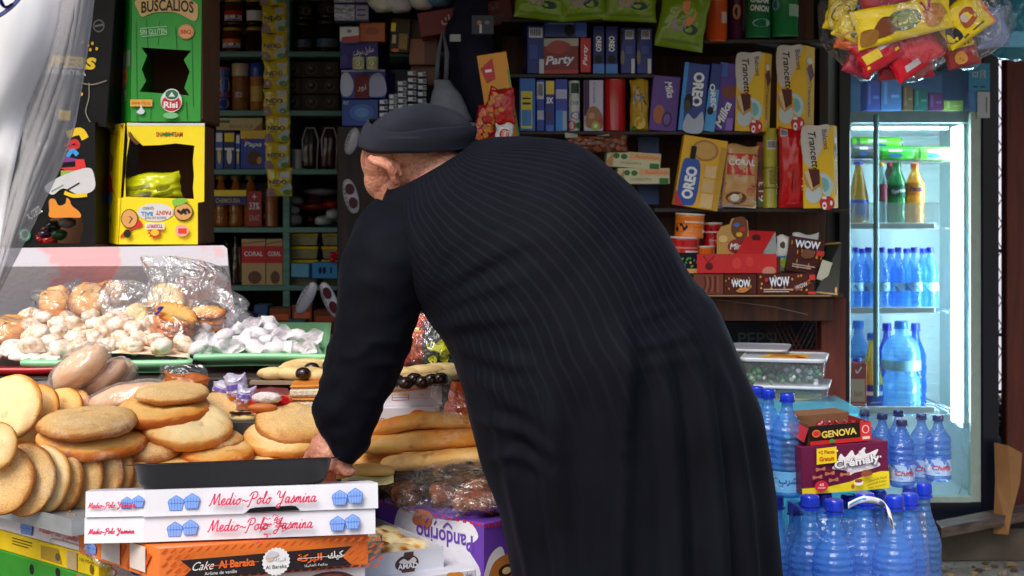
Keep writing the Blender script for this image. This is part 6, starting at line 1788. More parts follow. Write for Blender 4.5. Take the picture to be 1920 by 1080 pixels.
pillow('snack_packet','lime yellow snack packet lying inside the yellow carton','snack',(238,325,345,378),CD +.05,(206,210,20),[('r',.15,.05,.5,.35,(200,200,150)),('r',.2,.1,.45,.14,(70,70,60)),('r',.2,.2,.45,.24,(70,70,60)),('r',.6,.2,.85,.5,(150,150,20)),('r',.05,.5,.5,.62,(150,150,30))],thick=.07,roll=-8,seed=5)
# black cartons
BK =mat((20,20,22),rough=.4,var=.2,scale=9,bump=.03)
bc =thing('snack_carton','tall black snack carton with a yellow letter beside the green carton','carton',P(150,236,CD -.01),(0,R(4),0))
w2,h2 =100*k,270*k
b =MB(); b.box(-w2/2,0,0,w2/2,.16,h2,BK,bev=.002)
fr =lambda u,v,o: Vector((-w2/2 +u*w2,-o,v*h2))
b.art([('e',.72,.70,.11,.045,(96,96,100)),('e',.72,.70,.085,.035,(26,26,28)),('l',[(.65,.695),(.8,.71)],.012,(110,110,116)),('t','SUPERS',.12,.435,1.2,.085,(240,200,20),{'bold': .06,'shear': .1}),('t','SABORES EXTRA',-.0,.365,1.1,.035,(206,206,206),{'bold': .03}),('l',[(-.2,.395),(.5,.40)],.008,(200,200,200))] +[('e',x,y,.025,.012,(236,180,20)) for x,y in ((.55,.56),(.63,.575),(.6,.53),(.72,.54),(.45,.58),(.5,.22))] +[('l',[(.62,.30),(.64,.2),(.6,.1),(.7,.03),(.8,.0)],.006,(150,146,130)),('r',.1,.03,.32,.1,(240,200,20)),('l',[(.4,.30),(.68,.29),(.95,.325)],.008,(130,126,116))],fr,w2,h2)
b.build('body',bc)
bc2 =thing('snack_carton','black snack carton with colourful stacked letters and a torn opening beside the yellow carton','carton',P(105,462,CD -.03))
w3,h3 =145*k,232*k
vs,fs =holed([(33,462),(178,462),(178,232),(60,232)],[(72,456),(150,456),(156,430),(154,408),(96,410),(66,440)],.004,BK,lambda p: ((p[0] -105)*k,(462 -p[1])*k))
b =MB(); b.add(vs,fs,BK)
u_ =lambda px,py: ((px -32.5)/145,(462 -py)/232)
V =lambda *pts: [u_(*p) for p in pts]
fr =lambda u,v,o: Vector((-w3/2 +u*w3,-.0022 -o,v*h3))
b.art([('l',V((126,255),(150,248),(160,262)),.06,(240,200,20)),('l',V((122,278),(140,266),(146,276),(124,280)),.035,RED),('l',V((126,296),(136,284),(146,292)),.035,(50,150,216)),('p',V((118,306),(122,294),(146,300),(141,304)),(120,50,130)),('p',V((112,316),(142,314),(142,300),(158,300),(163,320),(128,322)),(216,40,40)),('t','E',*u_(132,328),34/145,14/232,(150,170,80),{'bold': .06}),
       ('b',V((84,352),(110,334),(140,322),(168,316),(177,330),(177,356),(150,366),(120,354),(100,366)),(206,206,210)),('l',V((98,360),(120,348)),.012,(110,150,120)),('l',V((126,358),(150,344)),.012,(40,40,40)),('l',V((122,362),(140,368),(164,366)),.03,(240,200,20)),
       ('b',V((94,376),(104,374),(112,386),(124,382),(126,372),(132,376),(136,386),(150,398),(152,408),(132,408),(96,408),(94,394)),(226,140,40)),('t','AL CORTE',*u_(66,400),30/145,14/232,W_,{'rot': 35,'bold': .03}),('e',*u_(48,440),12/145,13/232,(30,130,90)),('e',*u_(48,440),9/145,10/232,(190,210,200)),('e',*u_(50,440),6/145,7/232,(30,130,90))],fr,w3,h3)
b.build('front_panel',bc2)
b =MB(); b.box(-w3/2,.003,0,w3/2,.15,.004,INN); b.box(-w3/2,.15,0,w3/2,.154,h3,INN); b.box(w3/2 -.004,.003,.005,w3/2,.149,h3,BK); b.box(-w3/2,.003,h3 -.004,w3/2 -.005,.149,h3,BK)
b.build('inner_walls',bc2)
for q,(cx,cy,c) in enumerate(((84,440,(60,30,60)),(98,424,(36,40,40)),(74,450,(190,40,40)),(110,440,(50,90,50)),(92,452,(206,50,30)),(126,418,(120,120,130)))):
    b =MB(); b.sphere((0,0,0),(.022,.018,.014),gloss(c),12,8,None,lambda d: 1 +.3*noise.noise(d*3 +Vector((q,0,0))))
    tag(b.build('sweet',None,P(cx,cy,CD +.05)),'wrapped sweet inside the torn black carton','sweet','sweets in the black carton')

# ------------------------------------------------------------------ pale pink board behind the trays
b =MB()
def pink_mat():
    m,n,l,bb =newmat('pink_patched_paint')
    tc =nd(n,'TexCoord'); a =nd(n,'TexNoise'); a.inputs['Scale'].default_value =5.2; a.inputs['Detail'].default_value =3
    g_ =nd(n,'TexNoise'); g_.inputs['Scale'].default_value =90; g_.inputs['Detail'].default_value =4
    l.new(tc.outputs['Object'],a.inputs['Vector']); l.new(tc.outputs['Object'],g_.inputs['Vector'])
    cr =nd(n,'ValToRGB'); e =cr.color_ramp.elements
    e[0].position =.49; e[0].color =lin((184,180,190)); e[1].position =.525; e[1].color =lin((204,150,156))
    l.new(a.outputs[0],cr.inputs[0]); l.new(cr.outputs[0],bb.inputs['Base Color'])
    bp =nd(n,'Bump'); bp.inputs['Strength'].default_value =.25; bp.inputs['Distance'].default_value =.004
    l.new(g_.outputs[0],bp.inputs['Height']); l.new(bp.outputs[0],bb.inputs['Normal']); bb.inputs['Roughness'].default_value =.6
    return m
PINK =pink_mat()
a =[P(-60,466,3.66),P(419,460,3.66),P(426,466,3.655),P(-60,500,3.635),P(428,498,3.635),P(446,640,3.74),P(-60,640,3.74),P(-60,466,3.98),P(419,460,3.98),P(446,640,3.98),P(-60,640,3.98)]
b.add(a,[(0,3,4,2,1),(3,6,5,4),(0,1,8,7),(1,2,4,5,9,8),(7,8,9,10),(0,7,10,6,3),(6,10,9,5)],PINK)
o =b.build('display_back_board'); tag(o,'pale grey and pink painted board standing behind the pastry trays','board')
# ------------------------------------------------------------------ the bread stall
def plank(name,label,cat,px0,px1,py_top,D0_,D1_,m,th=.02):
    z =P(0,py_top,D0_).z
    b =MB(); b.box(P(px0,0,D0_).x,D0_,z -th,P(px1,0,D0_).x,D1_,z,m,bev=.003)
    return tag(b.build(name),label,cat)
t =thing('stall_table','wooden street stall table carrying the bread and cartons','table',(-.6,3.1,0))
b =MB(); b.box(-.75,-.75,.50,.62,.95,.53,BROWNW); b.build('table_top',t)
for x in (-.7,.57):
    for y in (-.7,.9):
        b =MB(); b.box(x -.025,y -.025,.0,x +.025,y +.025,.499,BROWNW); b.build('leg',t)
b =MB(); b.box(-1.16,2.84,.531,-.29,3.16,.735,DARKW,bev=.003); b.box(-.2899,3.07,.531,.08,3.16,.735,DARKW)
tag(b.build('display_step'),'dark wooden step under the loaves, mostly hidden','step')
b =MB(); b.box(-1.3,3.165,.531,-.05,3.75,.90,DARKW,bev=.003)
tag(b.build('display_step'),'higher dark wooden step under the pastry trays','step')

def bread_mat(top,side,dark,grain,seed):
    m,n,l,b =newmat('bread_crust')
    tc =nd(n,'TexCoord')
    mp =nd(n,'Mapping'); mp.inputs['Location'].default_value =(seed,seed*2,seed*3); l.new(tc.outputs['Object'],mp.inputs[0])
    a =nd(n,'TexNoise'); a.inputs['Scale'].default_value =14; a.inputs['Detail'].default_value =6; a.inputs['Roughness'].default_value =.68
    g_ =nd(n,'TexNoise'); g_.inputs['Scale'].default_value =330; g_.inputs['Detail'].default_value =3
    l.new(mp.outputs[0],a.inputs['Vector']); l.new(mp.outputs[0],g_.inputs['Vector'])
    vc =nd(n,'Attribute'); vc.attribute_name ='bake'      # 0 pale flour top .. 1 browned rim
    ad =nd(n,'Math',operation='MULTIPLY_ADD'); ad.inputs[1].default_value =1.15; l.new(a.outputs[0],ad.inputs[0])
    sb =nd(n,'Math',operation='SUBTRACT'); sb.inputs[1].default_value =.58; l.new(vc.outputs['Fac'],sb.inputs[0]); l.new(sb.outputs[0],ad.inputs[2])
    cr =nd(n,'ValToRGB'); e =cr.color_ramp.elements
    e[0].position =.12; e[0].color =lin(top); e[1].position =.95; e[1].color =lin(dark); x =e.new(.52); x.color =lin(side)
    l.new(ad.outputs[0],cr.inputs[0])
    s1 =nd(n,'TexNoise'); s1.inputs['Scale'].default_value =34; s1.inputs['Detail'].default_value =3; s2 =nd(n,'TexNoise'); s2.inputs['Scale'].default_value =9; s2.inputs['Detail'].default_value =7; s2.inputs['Roughness'].default_value =.75
    base_c =cr.outputs[0]
    for t_,lo_,hi_,amt,cc in ((s1,.60,.74,.55,(150,84,36)),(s2,.54,.70,.55,(250,232,200))):
        l.new(mp.outputs[0],t_.inputs['Vector'])
        mr =nd(n,'MapRange'); mr.inputs['From Min'].default_value =lo_; mr.inputs['From Max'].default_value =hi_; mr.inputs['To Max'].default_value =amt
        l.new(t_.outputs[0],mr.inputs['Value'])
        mc =nd(n,'Mix',data_type='RGBA'); mc.inputs[7].default_value =lin(cc)
        l.new(mr.outputs[0],mc.inputs[0]); l.new(base_c,mc.inputs[6]); base_c =mc.outputs[2]
    gm =nd(n,'MapRange'); gm.inputs['From Min'].default_value =.35; gm.inputs['From Max'].default_value =.7; gm.inputs['To Min'].default_value =1 -.42*grain; gm.inputs['To Max'].default_value =1 +.25*grain
    l.new(g_.outputs[0],gm.inputs['Value'])
    mx =nd(n,'Mix',data_type='RGBA',blend_type='MULTIPLY'); mx.inputs[0].default_value =1
    l.new(base_c,mx.inputs[6]); l.new(gm.outputs[0],mx.inputs[7]); l.new(mx.outputs[2],b.inputs['Base Color'])
    bp =nd(n,'Bump'); bp.inputs['Strength'].default_value =.3 +.6*grain; bp.inputs['Distance'].default_value =.003
    l.new(g_.outputs[0],bp.inputs['Height']); l.new(bp.outputs[0],b.inputs['Normal'])
    b.inputs['Roughness'].default_value =.55
    b.inputs['Specular IOR Level'].default_value =.35
    return m
BR ={'semo': [bread_mat((236,194,130),(222,164,92),(180,108,44),.42,s) for s in (1,2,3)],
      'gold': [bread_mat((238,190,112),(230,148,54),(186,92,22),.08,s) for s in (4,5,6)],
      'pale': [bread_mat((246,218,160),(240,184,104),(214,134,54),.12,s) for s in (7,8)]}
def bake_attr(o,fn):
    at =o.data.attributes.new('bake','FLOAT','POINT')
    at.data.foreach_set('value',[fn(v.co) for v in o.data.vertices])
BRN_N =0
def bread(label,px,py,D,rad,th,normal,kind='semo',squash=1.0,group=None,seed=None,twist=0,bakeoff=0.0,dome=.22,name='flatbread'):
    """round loaf; rad in photo pixels, th thickness in px"""
    global BRN_N
    BRN_N += 1
    s_ =BRN_N*3.1 if seed is None else seed
    k =D/F
    r =rad*k; t =th*k*.84
    b =MB()
    sv =Vector((s_,s_*.7,s_*1.3))
    S,Rn =44,22
    vs =[]
    for i in range(Rn +1):
        ph =math.pi*i/Rn
        for j in range(S):
            a =2*math.pi*j/S
            cx,sz =math.sin(ph),-math.cos(ph)
            rr =abs(cx) ** .62
            zz =math.copysign(abs(sz) ** .85,sz)*(1 +(dome if sz > 0 else 0))*.5
            wob =1 +.055*noise.noise(Vector((math.cos(a)*1.3,math.sin(a)*1.3,0)) +sv)
            x,y =math.cos(a)*rr*wob*r,math.sin(a)*rr*wob*r*squash
            z =zz*t +.16*t*noise.noise(Vector((x*22,y*22,sz)) +sv)*rr +.10*t*noise.noise(Vector((x*60,y*60,sz)) +sv)
            z += .20*t*noise.noise(Vector((x*9,y*9,5)) +sv)
            vs.append(Vector((x,y,z)))
    fs =[]
    for i in range(Rn):
        for j in range(S):
            j2 =(j +1) % S
            if i == 0: fs.append((0,S +j2,S +j))
            elif i == Rn -1: fs.append((i*S +j,i*S +j2,Rn*S))
            else: fs.append((i*S +j,i*S +j2,(i +1)*S +j2,(i +1)*S +j))
    mats =BR[kind]
    b.add(vs,fs,mats[BRN_N % len(mats)],None,True)
    q =Vector(normal).normalized().to_track_quat('Z','Y') @ Matrix.Rotation(R(twist if twist else s_*57),3,'Z').to_quaternion() if squash == 1.0 else Vector(normal).normalized().to_track_quat('Z','Y') @ Matrix.Rotation(R(twist),3,'Z').to_quaternion()
    o =b.build(name,None,P(px,py,D),q.to_euler())
    def bk(c):
        e =math.hypot(c.x,c.y)/r
        side =1 if c.z < 0 else 0
        return min(1,max(0,.14 +.8*max(0,(e -.55)/.45)*(1 -.5*(c.z > t*.25)) +.5*side -.25*max(0,c.z/t) +bakeoff +.25*noise.noise(c*12 +sv)))
    bake_attr(o,bk)
    return tag(o,label,'bread',group)
# loaves leaning against each other at the upper left
bread('big pale round flatbread leaning at the left edge, face to the street',22,764,2.84,64,30,(-.25,-.86,.30),'pale',bakeoff=-.12)
bread('golden round flatbread leaning behind the big pale one',66,778,2.90,60,26,(-.45,-.78,.34),'gold')
bread('light brown round flatbread third in the leaning row at the upper left',112,776,2.95,52,26,(-.35,-.8,.45),'gold',bakeoff=-.05)
bread('light brown flatbread edge fourth in the leaning row at the upper left',136,778,3.0,48,24,(-.5,-.75,.4),'gold')
bread('golden flatbread low behind the leaning pair, under the dusted loaf',84,822,2.96,50,28,(-.2,-.6,.7),'gold')
# stack in the middle left
bread('dusted flatbread lying on top of a torn golden loaf, middle of the left pile',164,793,2.79,92,36,(-.02,-.17,1),'semo',seed=12,bakeoff=-.05)
bread('golden loaf with a torn white tip under the dusted flatbread',172,826,2.80,104,36,(.06,-.14,1),'gold',bakeoff=.08)
bread('pale sesame flatbread on the very top of the right pile',322,738,2.92,70,26,(.02,-.14,1),'semo',bakeoff=-.08)
bread('smooth golden loaf right under the pale sesame flatbread',305,771,2.90,91,40,(.0,-.14,1),'gold',bakeoff=-.02)
bread('big pale puffed loaf with a pinched end in the right pile',352,801,2.87,86,46,(.08,-.32,1),'pale')
bread('dusted flatbread behind the big puffed loaf',412,766,3.0,50,30,(.2,-.45,1),'semo',bakeoff=.05)
bread('dusted flatbread edge sticking out under the big puffed loaf',400,824,2.88,58,24,(.05,-.12,1),'semo')
bread('dusted flatbread lying between the two piles',286,838,2.84,64,32,(-.04,-.25,1),'semo',bakeoff=.05)
bread('golden loaf with a dimple low in the right pile',408,850,2.84,70,30,(.03,-.16,1),'gold',bakeoff=.1)
bread('golden loaf at the bottom of the right pile behind the black tray',350,868,2.82,70,24,(.0,-.12,1),'gold',bakeoff=.1)
bread('light golden loaf at the bottom beside the black tray',468,872,2.85,60,26,(.0,-.12,1),'pale')
bread('dusted oval loaf on top of the pile left of the hand',548,799,2.94,70,42,(.16,-.40,1),'semo',bakeoff=.12)
bread('pale oval loaf under the dusted one left of the hand',528,826,2.92,72,38,(.12,-.26,1),'pale',bakeoff=.05)
bread('golden brown loaf at the bottom left of the hand',534,857,2.90,56,30,(.08,-.1,1),'gold',bakeoff=.22)
bread('golden brown loaf behind the wrist',586,846,2.96,50,30,(.0,-.2,1),'gold',bakeoff=.15)
# row of dusted loaves standing on the metal tray
row =[(-8,838,46,2.63,12,.30,'pale'),(6,900,66,2.645,16,.26,'semo'),(48,899,68,2.668,20,.24,'semo'),(78,900,66,2.69,22,.22,'pale'),(104,902,66,2.712,24,.2,'semo'),(142,898,66,2.735,25,.2,'semo'),(178,895,66,2.757,26,.2,'semo'),
       (206,888,58,2.78,26,.2,'semo'),(238,884,52,2.80,28,.2,'semo'),(270,880,48,2.82,28,.2,'semo'),(300,878,44,2.835,30,.2,'semo'),(330,876,42,2.85,30,.2,'semo')]
nm =['pale flatbread end above the standing row at the left edge','dusted flatbread at the front left of the standing row, face to the street','second dusted flatbread of the standing row on the metal tray','pale narrow flatbread third in the standing row','fourth flatbread of the standing row, dusted','fifth flatbread of the standing row, browned edge','sixth flatbread of the standing row, nearest the white cartons','flatbread of the standing row just left of the black tray','flatbread of the standing row at the corner of the black tray','flatbread behind the rim of the black tray, leftmost there','flatbread behind the rim of the black tray, middle one','flatbread behind the rim of the black tray, rightmost standing one']
for (x,y,rr,D,a,up,kd),lab in zip(row,nm):
    bread(lab,x,y,D,rr,26,(-math.sin(R(a))*1.0,-math.cos(R(a)),up),kd,bakeoff=.05 if kd == 'semo' else -.1,group='flatbreads standing in a row')
# long loaves
def baguette(label,pts,D,r0,kind='gold',bakeoff=0.0,name='long_loaf'):
    global BRN_N
    BRN_N += 1
    k =D/F
    pp =[Vector(p) for p in catmull([tuple(P(x,y,D +dd)) for x,y,dd in pts],8)]
    n_ =len(pp)
    b =MB()
    rings_ =[]
    for i,p in enumerate(pp):
        t_ =i/(n_ -1)
        e =(1 -abs(2*t_ -1) ** 5) ** .5
        e =max(.05,e)
        d =(pp[min(i +1,n_ -1)] -pp[max(0,i -1)]).normalized()
        a_ =d.cross(Vector((0,0,1))).normalized(); u =a_.cross(d).normalized()
        ring =[]
        for j in range(24):
            th_ =2*math.pi*j/24
            rr =r0*k*e*(1 +.10*noise.noise(Vector((t_*9,math.cos(th_),math.sin(th_) +BRN_N))) +.05*noise.noise(Vector((t_*30,math.cos(th_)*2,math.sin(th_)*2 +BRN_N))))
            ring.append(p +a_*math.cos(th_)*rr*1.5 +u*math.sin(th_)*rr*(.85 if math.sin(th_) < 0 else 1))
        rings_.append(ring)
    b.loft(rings_,BR[kind][BRN_N % len(BR[kind])],True)
    c =sum(pp,Vector())/n_
    for i in range(len(b.v)): b.v[i] =b.v[i] -c
    o =b.build(name,None,c)
    bake_attr(o,lambda q: min(1,max(0,.42 +bakeoff +.5*(q.z*k and (q.z/(r0*k))*.35) +.35*noise.noise(q*10 +Vector((BRN_N,0,0))))))
    return tag(o,label,'bread','long loaves')
baguette('curved golden long loaf lying on top of the others',[(692,812,0),(730,801,0),(790,790,.0),(860,790,.0),(980,794,.02)],2.98,17,'gold',.0)
baguette('straight golden long loaf second from the top',[(668,836,0),(740,832,0),(840,824,0),(990,818,.02)],2.97,21,'gold',-.12)
baguette('pale long loaf third from the top with a split crust',[(640,868,.02),(720,866,.02),(800,868,.02),(980,866,.02)],2.99,17,'pale',.1)
baguette('pale golden long loaf at the bottom beside the muffin bag',[(712,872,0),(780,866,0),(860,858,0),(990,850,0)],2.93,17,'pale',.0)
baguette('dark crusted long loaf at the back under the top one',[(660,862,.08),(760,852,.08),(980,842,.08)],3.0,15,'gold',.25)
baguette('pale long loaf end lying beside the thumb',[(600,892,0),(640,886,0),(690,882,.02),(740,884,.04)],2.85,13,'pale',-.1)
sheet_m =mat((222,216,150),rough=.5,var=.2,scale=20)
b =MB(); b.grid([[P(640 +14*i,905 -6*j -5*math.sin(i*.9),2.80 +.03*j) for i in range(8)] for j in range(5)],sheet_m)
tag(b.build('paper_sheet'),'pale yellow paper sheet lying beside the black tray under the hand','paper')

# ---- trays of small pastries
def curved_tray(name,label,x0,x1,yf,yb,Df,Db,c,lip=16,curve=10):
    m =mat(c,rough=.3,var=.08,scale=20,coat=.3)
    b =MB()
    n_ =24
    k =Df/F
    front_top =[]; front_bot =[]; back =[]
    for i in range(n_ +1):
        u =i/n_
        x =x0 +(x1 -x0)*u
        e =curve*(1 -(2*u -1) ** 2) 
        ed =max(0,abs(2*u -1) -.9)/.1
        front_top.append(P(x,yf -0 +e*.3,Df))
        front_bot.append(P(x +(x0 +x1 -2*x)*.03,yf +lip*(1 -ed ** 2) +e*.3,Df +.012))
        back.append(P(x,yb,Db))
    floor_f =[p +Vector((0,.02,.004)) for p in front_bot]
    rim =[p +Vector((0,-.006,-.002)) for p in front_top]
    rim2 =[p +Vector((0,-.006,-.007)) for p in front_top]
    in_ =[p +Vector((0,.004,0)) for p in front_top]
    b.grid([back,floor_f,in_,front_top,rim,rim2,[p +Vector((0,.003,0)) for p in front_bot],front_bot],m)
    o =b.build(name)
    md =o.modifiers.new('t','SOLIDIFY'); md.thickness =.002
    return tag(o,label,'tray')
curved_tray('pastry_tray','red plastic tray at the left edge holding white sugared pieces',-60,116,688,640,3.2,3.5,(176,22,32),22,6)
curved_tray('pastry_tray','pale green plastic tray of powdered cookies in front of the pink board',40,362,676,610,3.2,3.6,(146,212,162),22,4)
curved_tray('pastry_tray','pale green plastic tray of white wrapped sweets beside the gown',364,622,666,606,3.24,3.6,(140,206,156),22,-8)
def powder_mat():
    m,n,l,b =newmat('sugar_powder')
    tc =nd(n,'TexCoord'); a =nd(n,'TexNoise'); a.inputs['Scale'].default_value =55; a.inputs['Detail'].default_value =6; a.inputs['Roughness'].default_value =.7
    l.new(tc.outputs['Object'],a.inputs['Vector'])
    cr =nd(n,'ValToRGB'); e =cr.color_ramp.elements
    e[0].position =.36; e[0].color =lin((200,150,104)); e[1].position =.60; e[1].color =lin((240,230,220)); x =e.new(.47); x.color =lin((232,208,184))
    l.new(a.outputs[0],cr.inputs[0]); l.new(cr.outputs[0],b.inputs['Base Color']); b.inputs['Roughness'].default_value =.95
    bp =nd(n,'Bump'); bp.inputs['Strength'].default_value =.8; bp.inputs['Distance'].default_value =.003; l.new(a.outputs[0],bp.inputs['Height']); l.new(bp.outputs[0],b.inputs['Normal'])
    return m
POW =powder_mat()
protos =[]
for q in range(6):
    b =MB(); sv =Vector((q*5,q,q*2))
    b.sphere((0,0,0),(.026,.021,.0165),POW,30,20,None,lambda d: 1 +.22*noise.noise(d*1.8 +sv) +.08*noise.noise(d*5 +sv) +.04*noise.noise(d*12 +sv))
    protos.append(b)
rc_ =random.Random(11)
spots =[]
tries =0
while len(spots) < 135 and tries < 9000:
    tries += 1
    y =rc_.uniform(598,672); x =rc_.uniform(54,350)
    if y < 640 and x > 275 and y > 590: continue
    if y < 612 and (x < 170): continue
    if y < 600 +0.08*abs(x -190): continue
    if all(((x -a)/29) ** 2 +((y -c)/13) ** 2 > 1 for a,c,_ in spots):
        spots.append((x,y,rc_.random()))
spots.sort(key=lambda s: s[1])
base_cookie =[]
for q,(x,y,w) in enumerate(spots):
    D =3.24 +(676 -y)/76*.34
    if q < 6:
        o =protos[q].build('powdered_cookie'); tag(o,'round cookie dusted with powdered sugar heaped on the pale green tray','cookie','powdered cookies on the green tray'); base_cookie.append(o)
    else:
        o =base_cookie[q % 6].copy(); COL.objects.link(o)
    o.location =P(x,y -4,D) +Vector((0,0,.012 +.012*w)); s =rc_.uniform(.95,1.18); o.scale =(s,s,s); o.rotation_euler =(rc_.uniform(-.5,.5),rc_.uniform(-.4,.4),rc_.uniform(0,6))
heap =MB(); heap.grid([[P(54 +300*i/14,676 -66*j/6,3.24 +.32*j/6) +Vector((0,0,.006 +.01*math.sin(math.pi*i/14))) for i in range(15)] for j in range(7)],POW)
tag(heap.build('sugar_layer'),'layer of loose sugar and crumbs under the powdered cookies','sugar',kind='stuff')
# white sugared shards on the red tray
base =[]
for q in range(30):
    b =None
    if q < 4:
        b =MB(); sv =Vector((q*3,q,1)); b.sphere((0,0,0),(.034,.02,.009),mat((232,228,220),rough=.9,var=.25,scale=70,bump=.1),14,8,None,lambda d: 1 +.35*noise.noise(d*2 +sv))
        o =b.build('sugared_piece'); tag(o,'flat white sugared biscuit piece on the red tray','biscuit','white sugared pieces on the red tray'); base.append(o)
    else:
        o =base[q % 4].copy(); COL.objects.link(o)
    y =rc_.uniform(650,690); x =rc_.uniform(-30,100)
    o.location =P(x,y -4,3.22 +(690 -y)/45*.2) +Vector((0,0,.008)); o.rotation_euler =(rc_.uniform(-.4,.4),rc_.uniform(-.3,.3),rc_.uniform(0,6))
# wrapped white sweets
WRAP =film_mat((.97,.95,.98),.62,.3,20,'wrap',(.93,.89,.93),(.3,.0))
SWT =mat((226,214,216),rough=.6,var=.15,scale=60)
base =[]
ws =[]
tries =0
while len(ws) < 46 and tries < 6000:
    tries += 1
    y =rc_.uniform(614,668); x =rc_.uniform(366,606)
    if y < 618 +.25*max(0,x -460) -.1*max(0,420 -x): continue
    if all(((x -a)/30) ** 2 +((y -c)/13) ** 2 > 1 for a,c in ws): ws.append((x,y))
ws.sort(key=lambda s: s[1])
for q,(x,y) in enumerate(ws):
    if q < 5:
        t =thing('wrapped_sweet','white sweet twisted in translucent paper on the right green tray','sweet',group='white wrapped sweets on the green tray')
        sv =Vector((q,q*2,3))
        b =MB(); b.sphere((0,0,0),(.024,.016,.013),SWT,16,10,None,lambda d: 1 +.2*noise.noise(d*2 +sv)); b.build('sweet_body',t)
        b =MB()
        for s_ in (1,-1):
            rr =[]
            for i in range(7):
                u =i/6
                r_ =.009 +.014*u ** 1.5 if i else .006
                rr.append([Vector((s_*(.018 +.026*u),r_*math.cos(a)*(1 +.22*math.sin(3*a +q)),r_*.7*math.sin(a)*(1 +.2*math.cos(4*a)))) for a in [2*math.pi*j/18 for j in range(18)]])
            b.loft(rr,WRAP,True,False)
        b.sphere((0,0,0),(.027,.019,.0155),WRAP,18,12,None,lambda d: 1 +.16*noise.noise(d*3 +sv))
        b.build('wrapper',t); base.append(t)
    else:
        t =dup(base[q % 5])
    t.location =P(x,y -4,3.28 +(668 -y)/56*.26) +Vector((0,0,.012)); t.rotation_euler =(rc_.uniform(-.6,.6),rc_.uniform(-.5,.5),rc_.uniform(0,6))

# ---- bagged buns and biscuits on the trays
CB =film_mat((.97,.965,.96),.035,1.0,20,'clearbag',(.9,.9,.92),(1.5,.05))
BUN =[bread_mat((222,160,86),(196,116,46),(140,70,24),.1,s) for s in (11,12)]
BR['bun'] =BUN
def bag(label,rings,D,seed,amp=.012,m=None,name='clear_bag',cat='bag',freq=12):
    b =bagmesh(rings,D,m or CB,amp=amp,seed=seed,seg=48,freq=freq,sub=6)
    return tag(b.build(name),label,cat)
bread('glossy brown bun in a clear bag at the left edge above the white pieces',18,622,3.42,46,44,(.2,-.5,1),'bun',name='bun',bakeoff=.15)
bag('clear bag round the glossy brown bun at the left edge',[(-10,592,20,.03),(14,602,46,.06),(24,628,54,.07),(20,650,44,.06),(16,660,20,.03)],3.42,21,.008)
bread('round brown bun in a clear bag leaning on the pink board',106,568,3.58,34,40,(-.3,-.8,.6),'bun',name='bun')
bread('dark glazed flat bun in a clear bag left of the ribbed biscuits',90,597,3.52,44,22,(0,-.3,1),'bun',bakeoff=.45,name='bun')
bread('twisted brown pastry in a clear bag below the pink board',168,566,3.56,40,44,(.3,-.7,.6),'bun',name='pastry',bakeoff=.1)
bread('brown pastry half hidden at the back of the clear bags',206,556,3.62,34,36,(.1,-.8,.6),'bun',name='pastry',bakeoff=.25)
bag('clear bag of brown buns lying against the pink board',[(70,545,8,.02),(90,545,34,.04),(110,570,52,.07),(104,598,60,.07),(100,610,40,.04)],3.55,22,.010)
bag('clear bag round the twisted brown pastry',[(150,530,14,.02),(168,540,44,.05),(180,566,60,.08),(178,590,54,.07),(176,600,30,.03)],3.56,23,.014)
bread('pale ring biscuit in a bag left of the ribbed biscuits',256,594,3.50,28,30,(-.3,-.8,.5),'pale',name='biscuit',bakeoff=.1)
bread('pale ring biscuit behind the ribbed biscuits',312,566,3.54,36,30,(0,-.9,.4),'pale',name='biscuit',bakeoff=.05)
def ribbed(label,cx,cy,D,rad,n_,axis,group):
    ax =Vector(axis).normalized()
    for i in range(n_):
        b =MB(); k =D/F; r =rad*k
        sg =56
        rings_ =[]
        for rr,z in ((.05,.006),(.5,.0075),(.85,.006),(1,.001),(.96,-.004),(.5,-.006),(.05,-.006)):
            rings_.append([Vector((r*rr*(1 +.025*math.cos(16*a))*math.cos(a),r*rr*(1 +.025*math.cos(16*a))*math.sin(a),z +.0012*math.cos(16*a)*(rr > .4))) for a in [2*math.pi*j/sg for j in range(sg)]])
        b.loft(rings_,BR['gold'][i % 3])
        p =P(cx,cy,D) +ax*((i -(n_ -1)/2)*.0165)
        qn =(ax +Vector((rc_.gauss(0,.06),rc_.gauss(0,.06),rc_.gauss(0,.06)))).to_track_quat('Z','Y')
        o =b.build('ribbed_biscuit',None,p,qn.to_euler())
        bake_attr(o,lambda c: min(1,max(0,.15 +.8*(math.hypot(c.x,c.y)/r) ** 3 -10*c.z)))
        tag(o,label,'biscuit',group)
ribbed('golden ribbed round biscuit in the tied clear bag',326,613,3.36,41,5,(.28,-.35,.88),'ribbed biscuits in the front bag')
ribbed('golden ribbed round biscuit in the bag right of the tied one',390,598,3.44,34,3,(.1,-.25,.95),'ribbed biscuits in the right bag')
bag('tied clear bag of golden ribbed biscuits on the powdered cookies',[(296,576,6,.01),(306,584,30,.04),(326,606,52,.06),(336,632,48,.06),(336,650,20,.03)],3.36,24,.008)
bag('clear bag round the ribbed biscuits at the foot of the pink board',[(380,560,20,.03),(392,580,38,.05),(394,604,42,.05),(392,620,22,.03)],3.43,25,.008)
CR =film_mat((.96,.96,.97),.10,1.5,17,'crumple',(.9,.9,.93),(1.8,.10))
bag('tall crumpled empty top of a clear bag standing against the pink board',[(300,480,30,.012),(325,492,58,.02),(345,520,72,.035),(344,548,78,.05),(322,572,60,.05),(300,584,14,.015)],3.52,26,.030,CR,freq=9)
bag('crumpled clear bag spreading left of the tall one',[(225,525,26,.015),(240,545,52,.03),(238,570,58,.05),(226,592,46,.05),(220,602,20,.02)],3.50,27,.022,CR,freq=11)
bag('crumpled clear bag end sticking out past the edge of the pink board',[(400,535,14,.01),(424,560,34,.02),(440,590,34,.03),(446,612,26,.02)],3.5,28,.016,CR,freq=11)
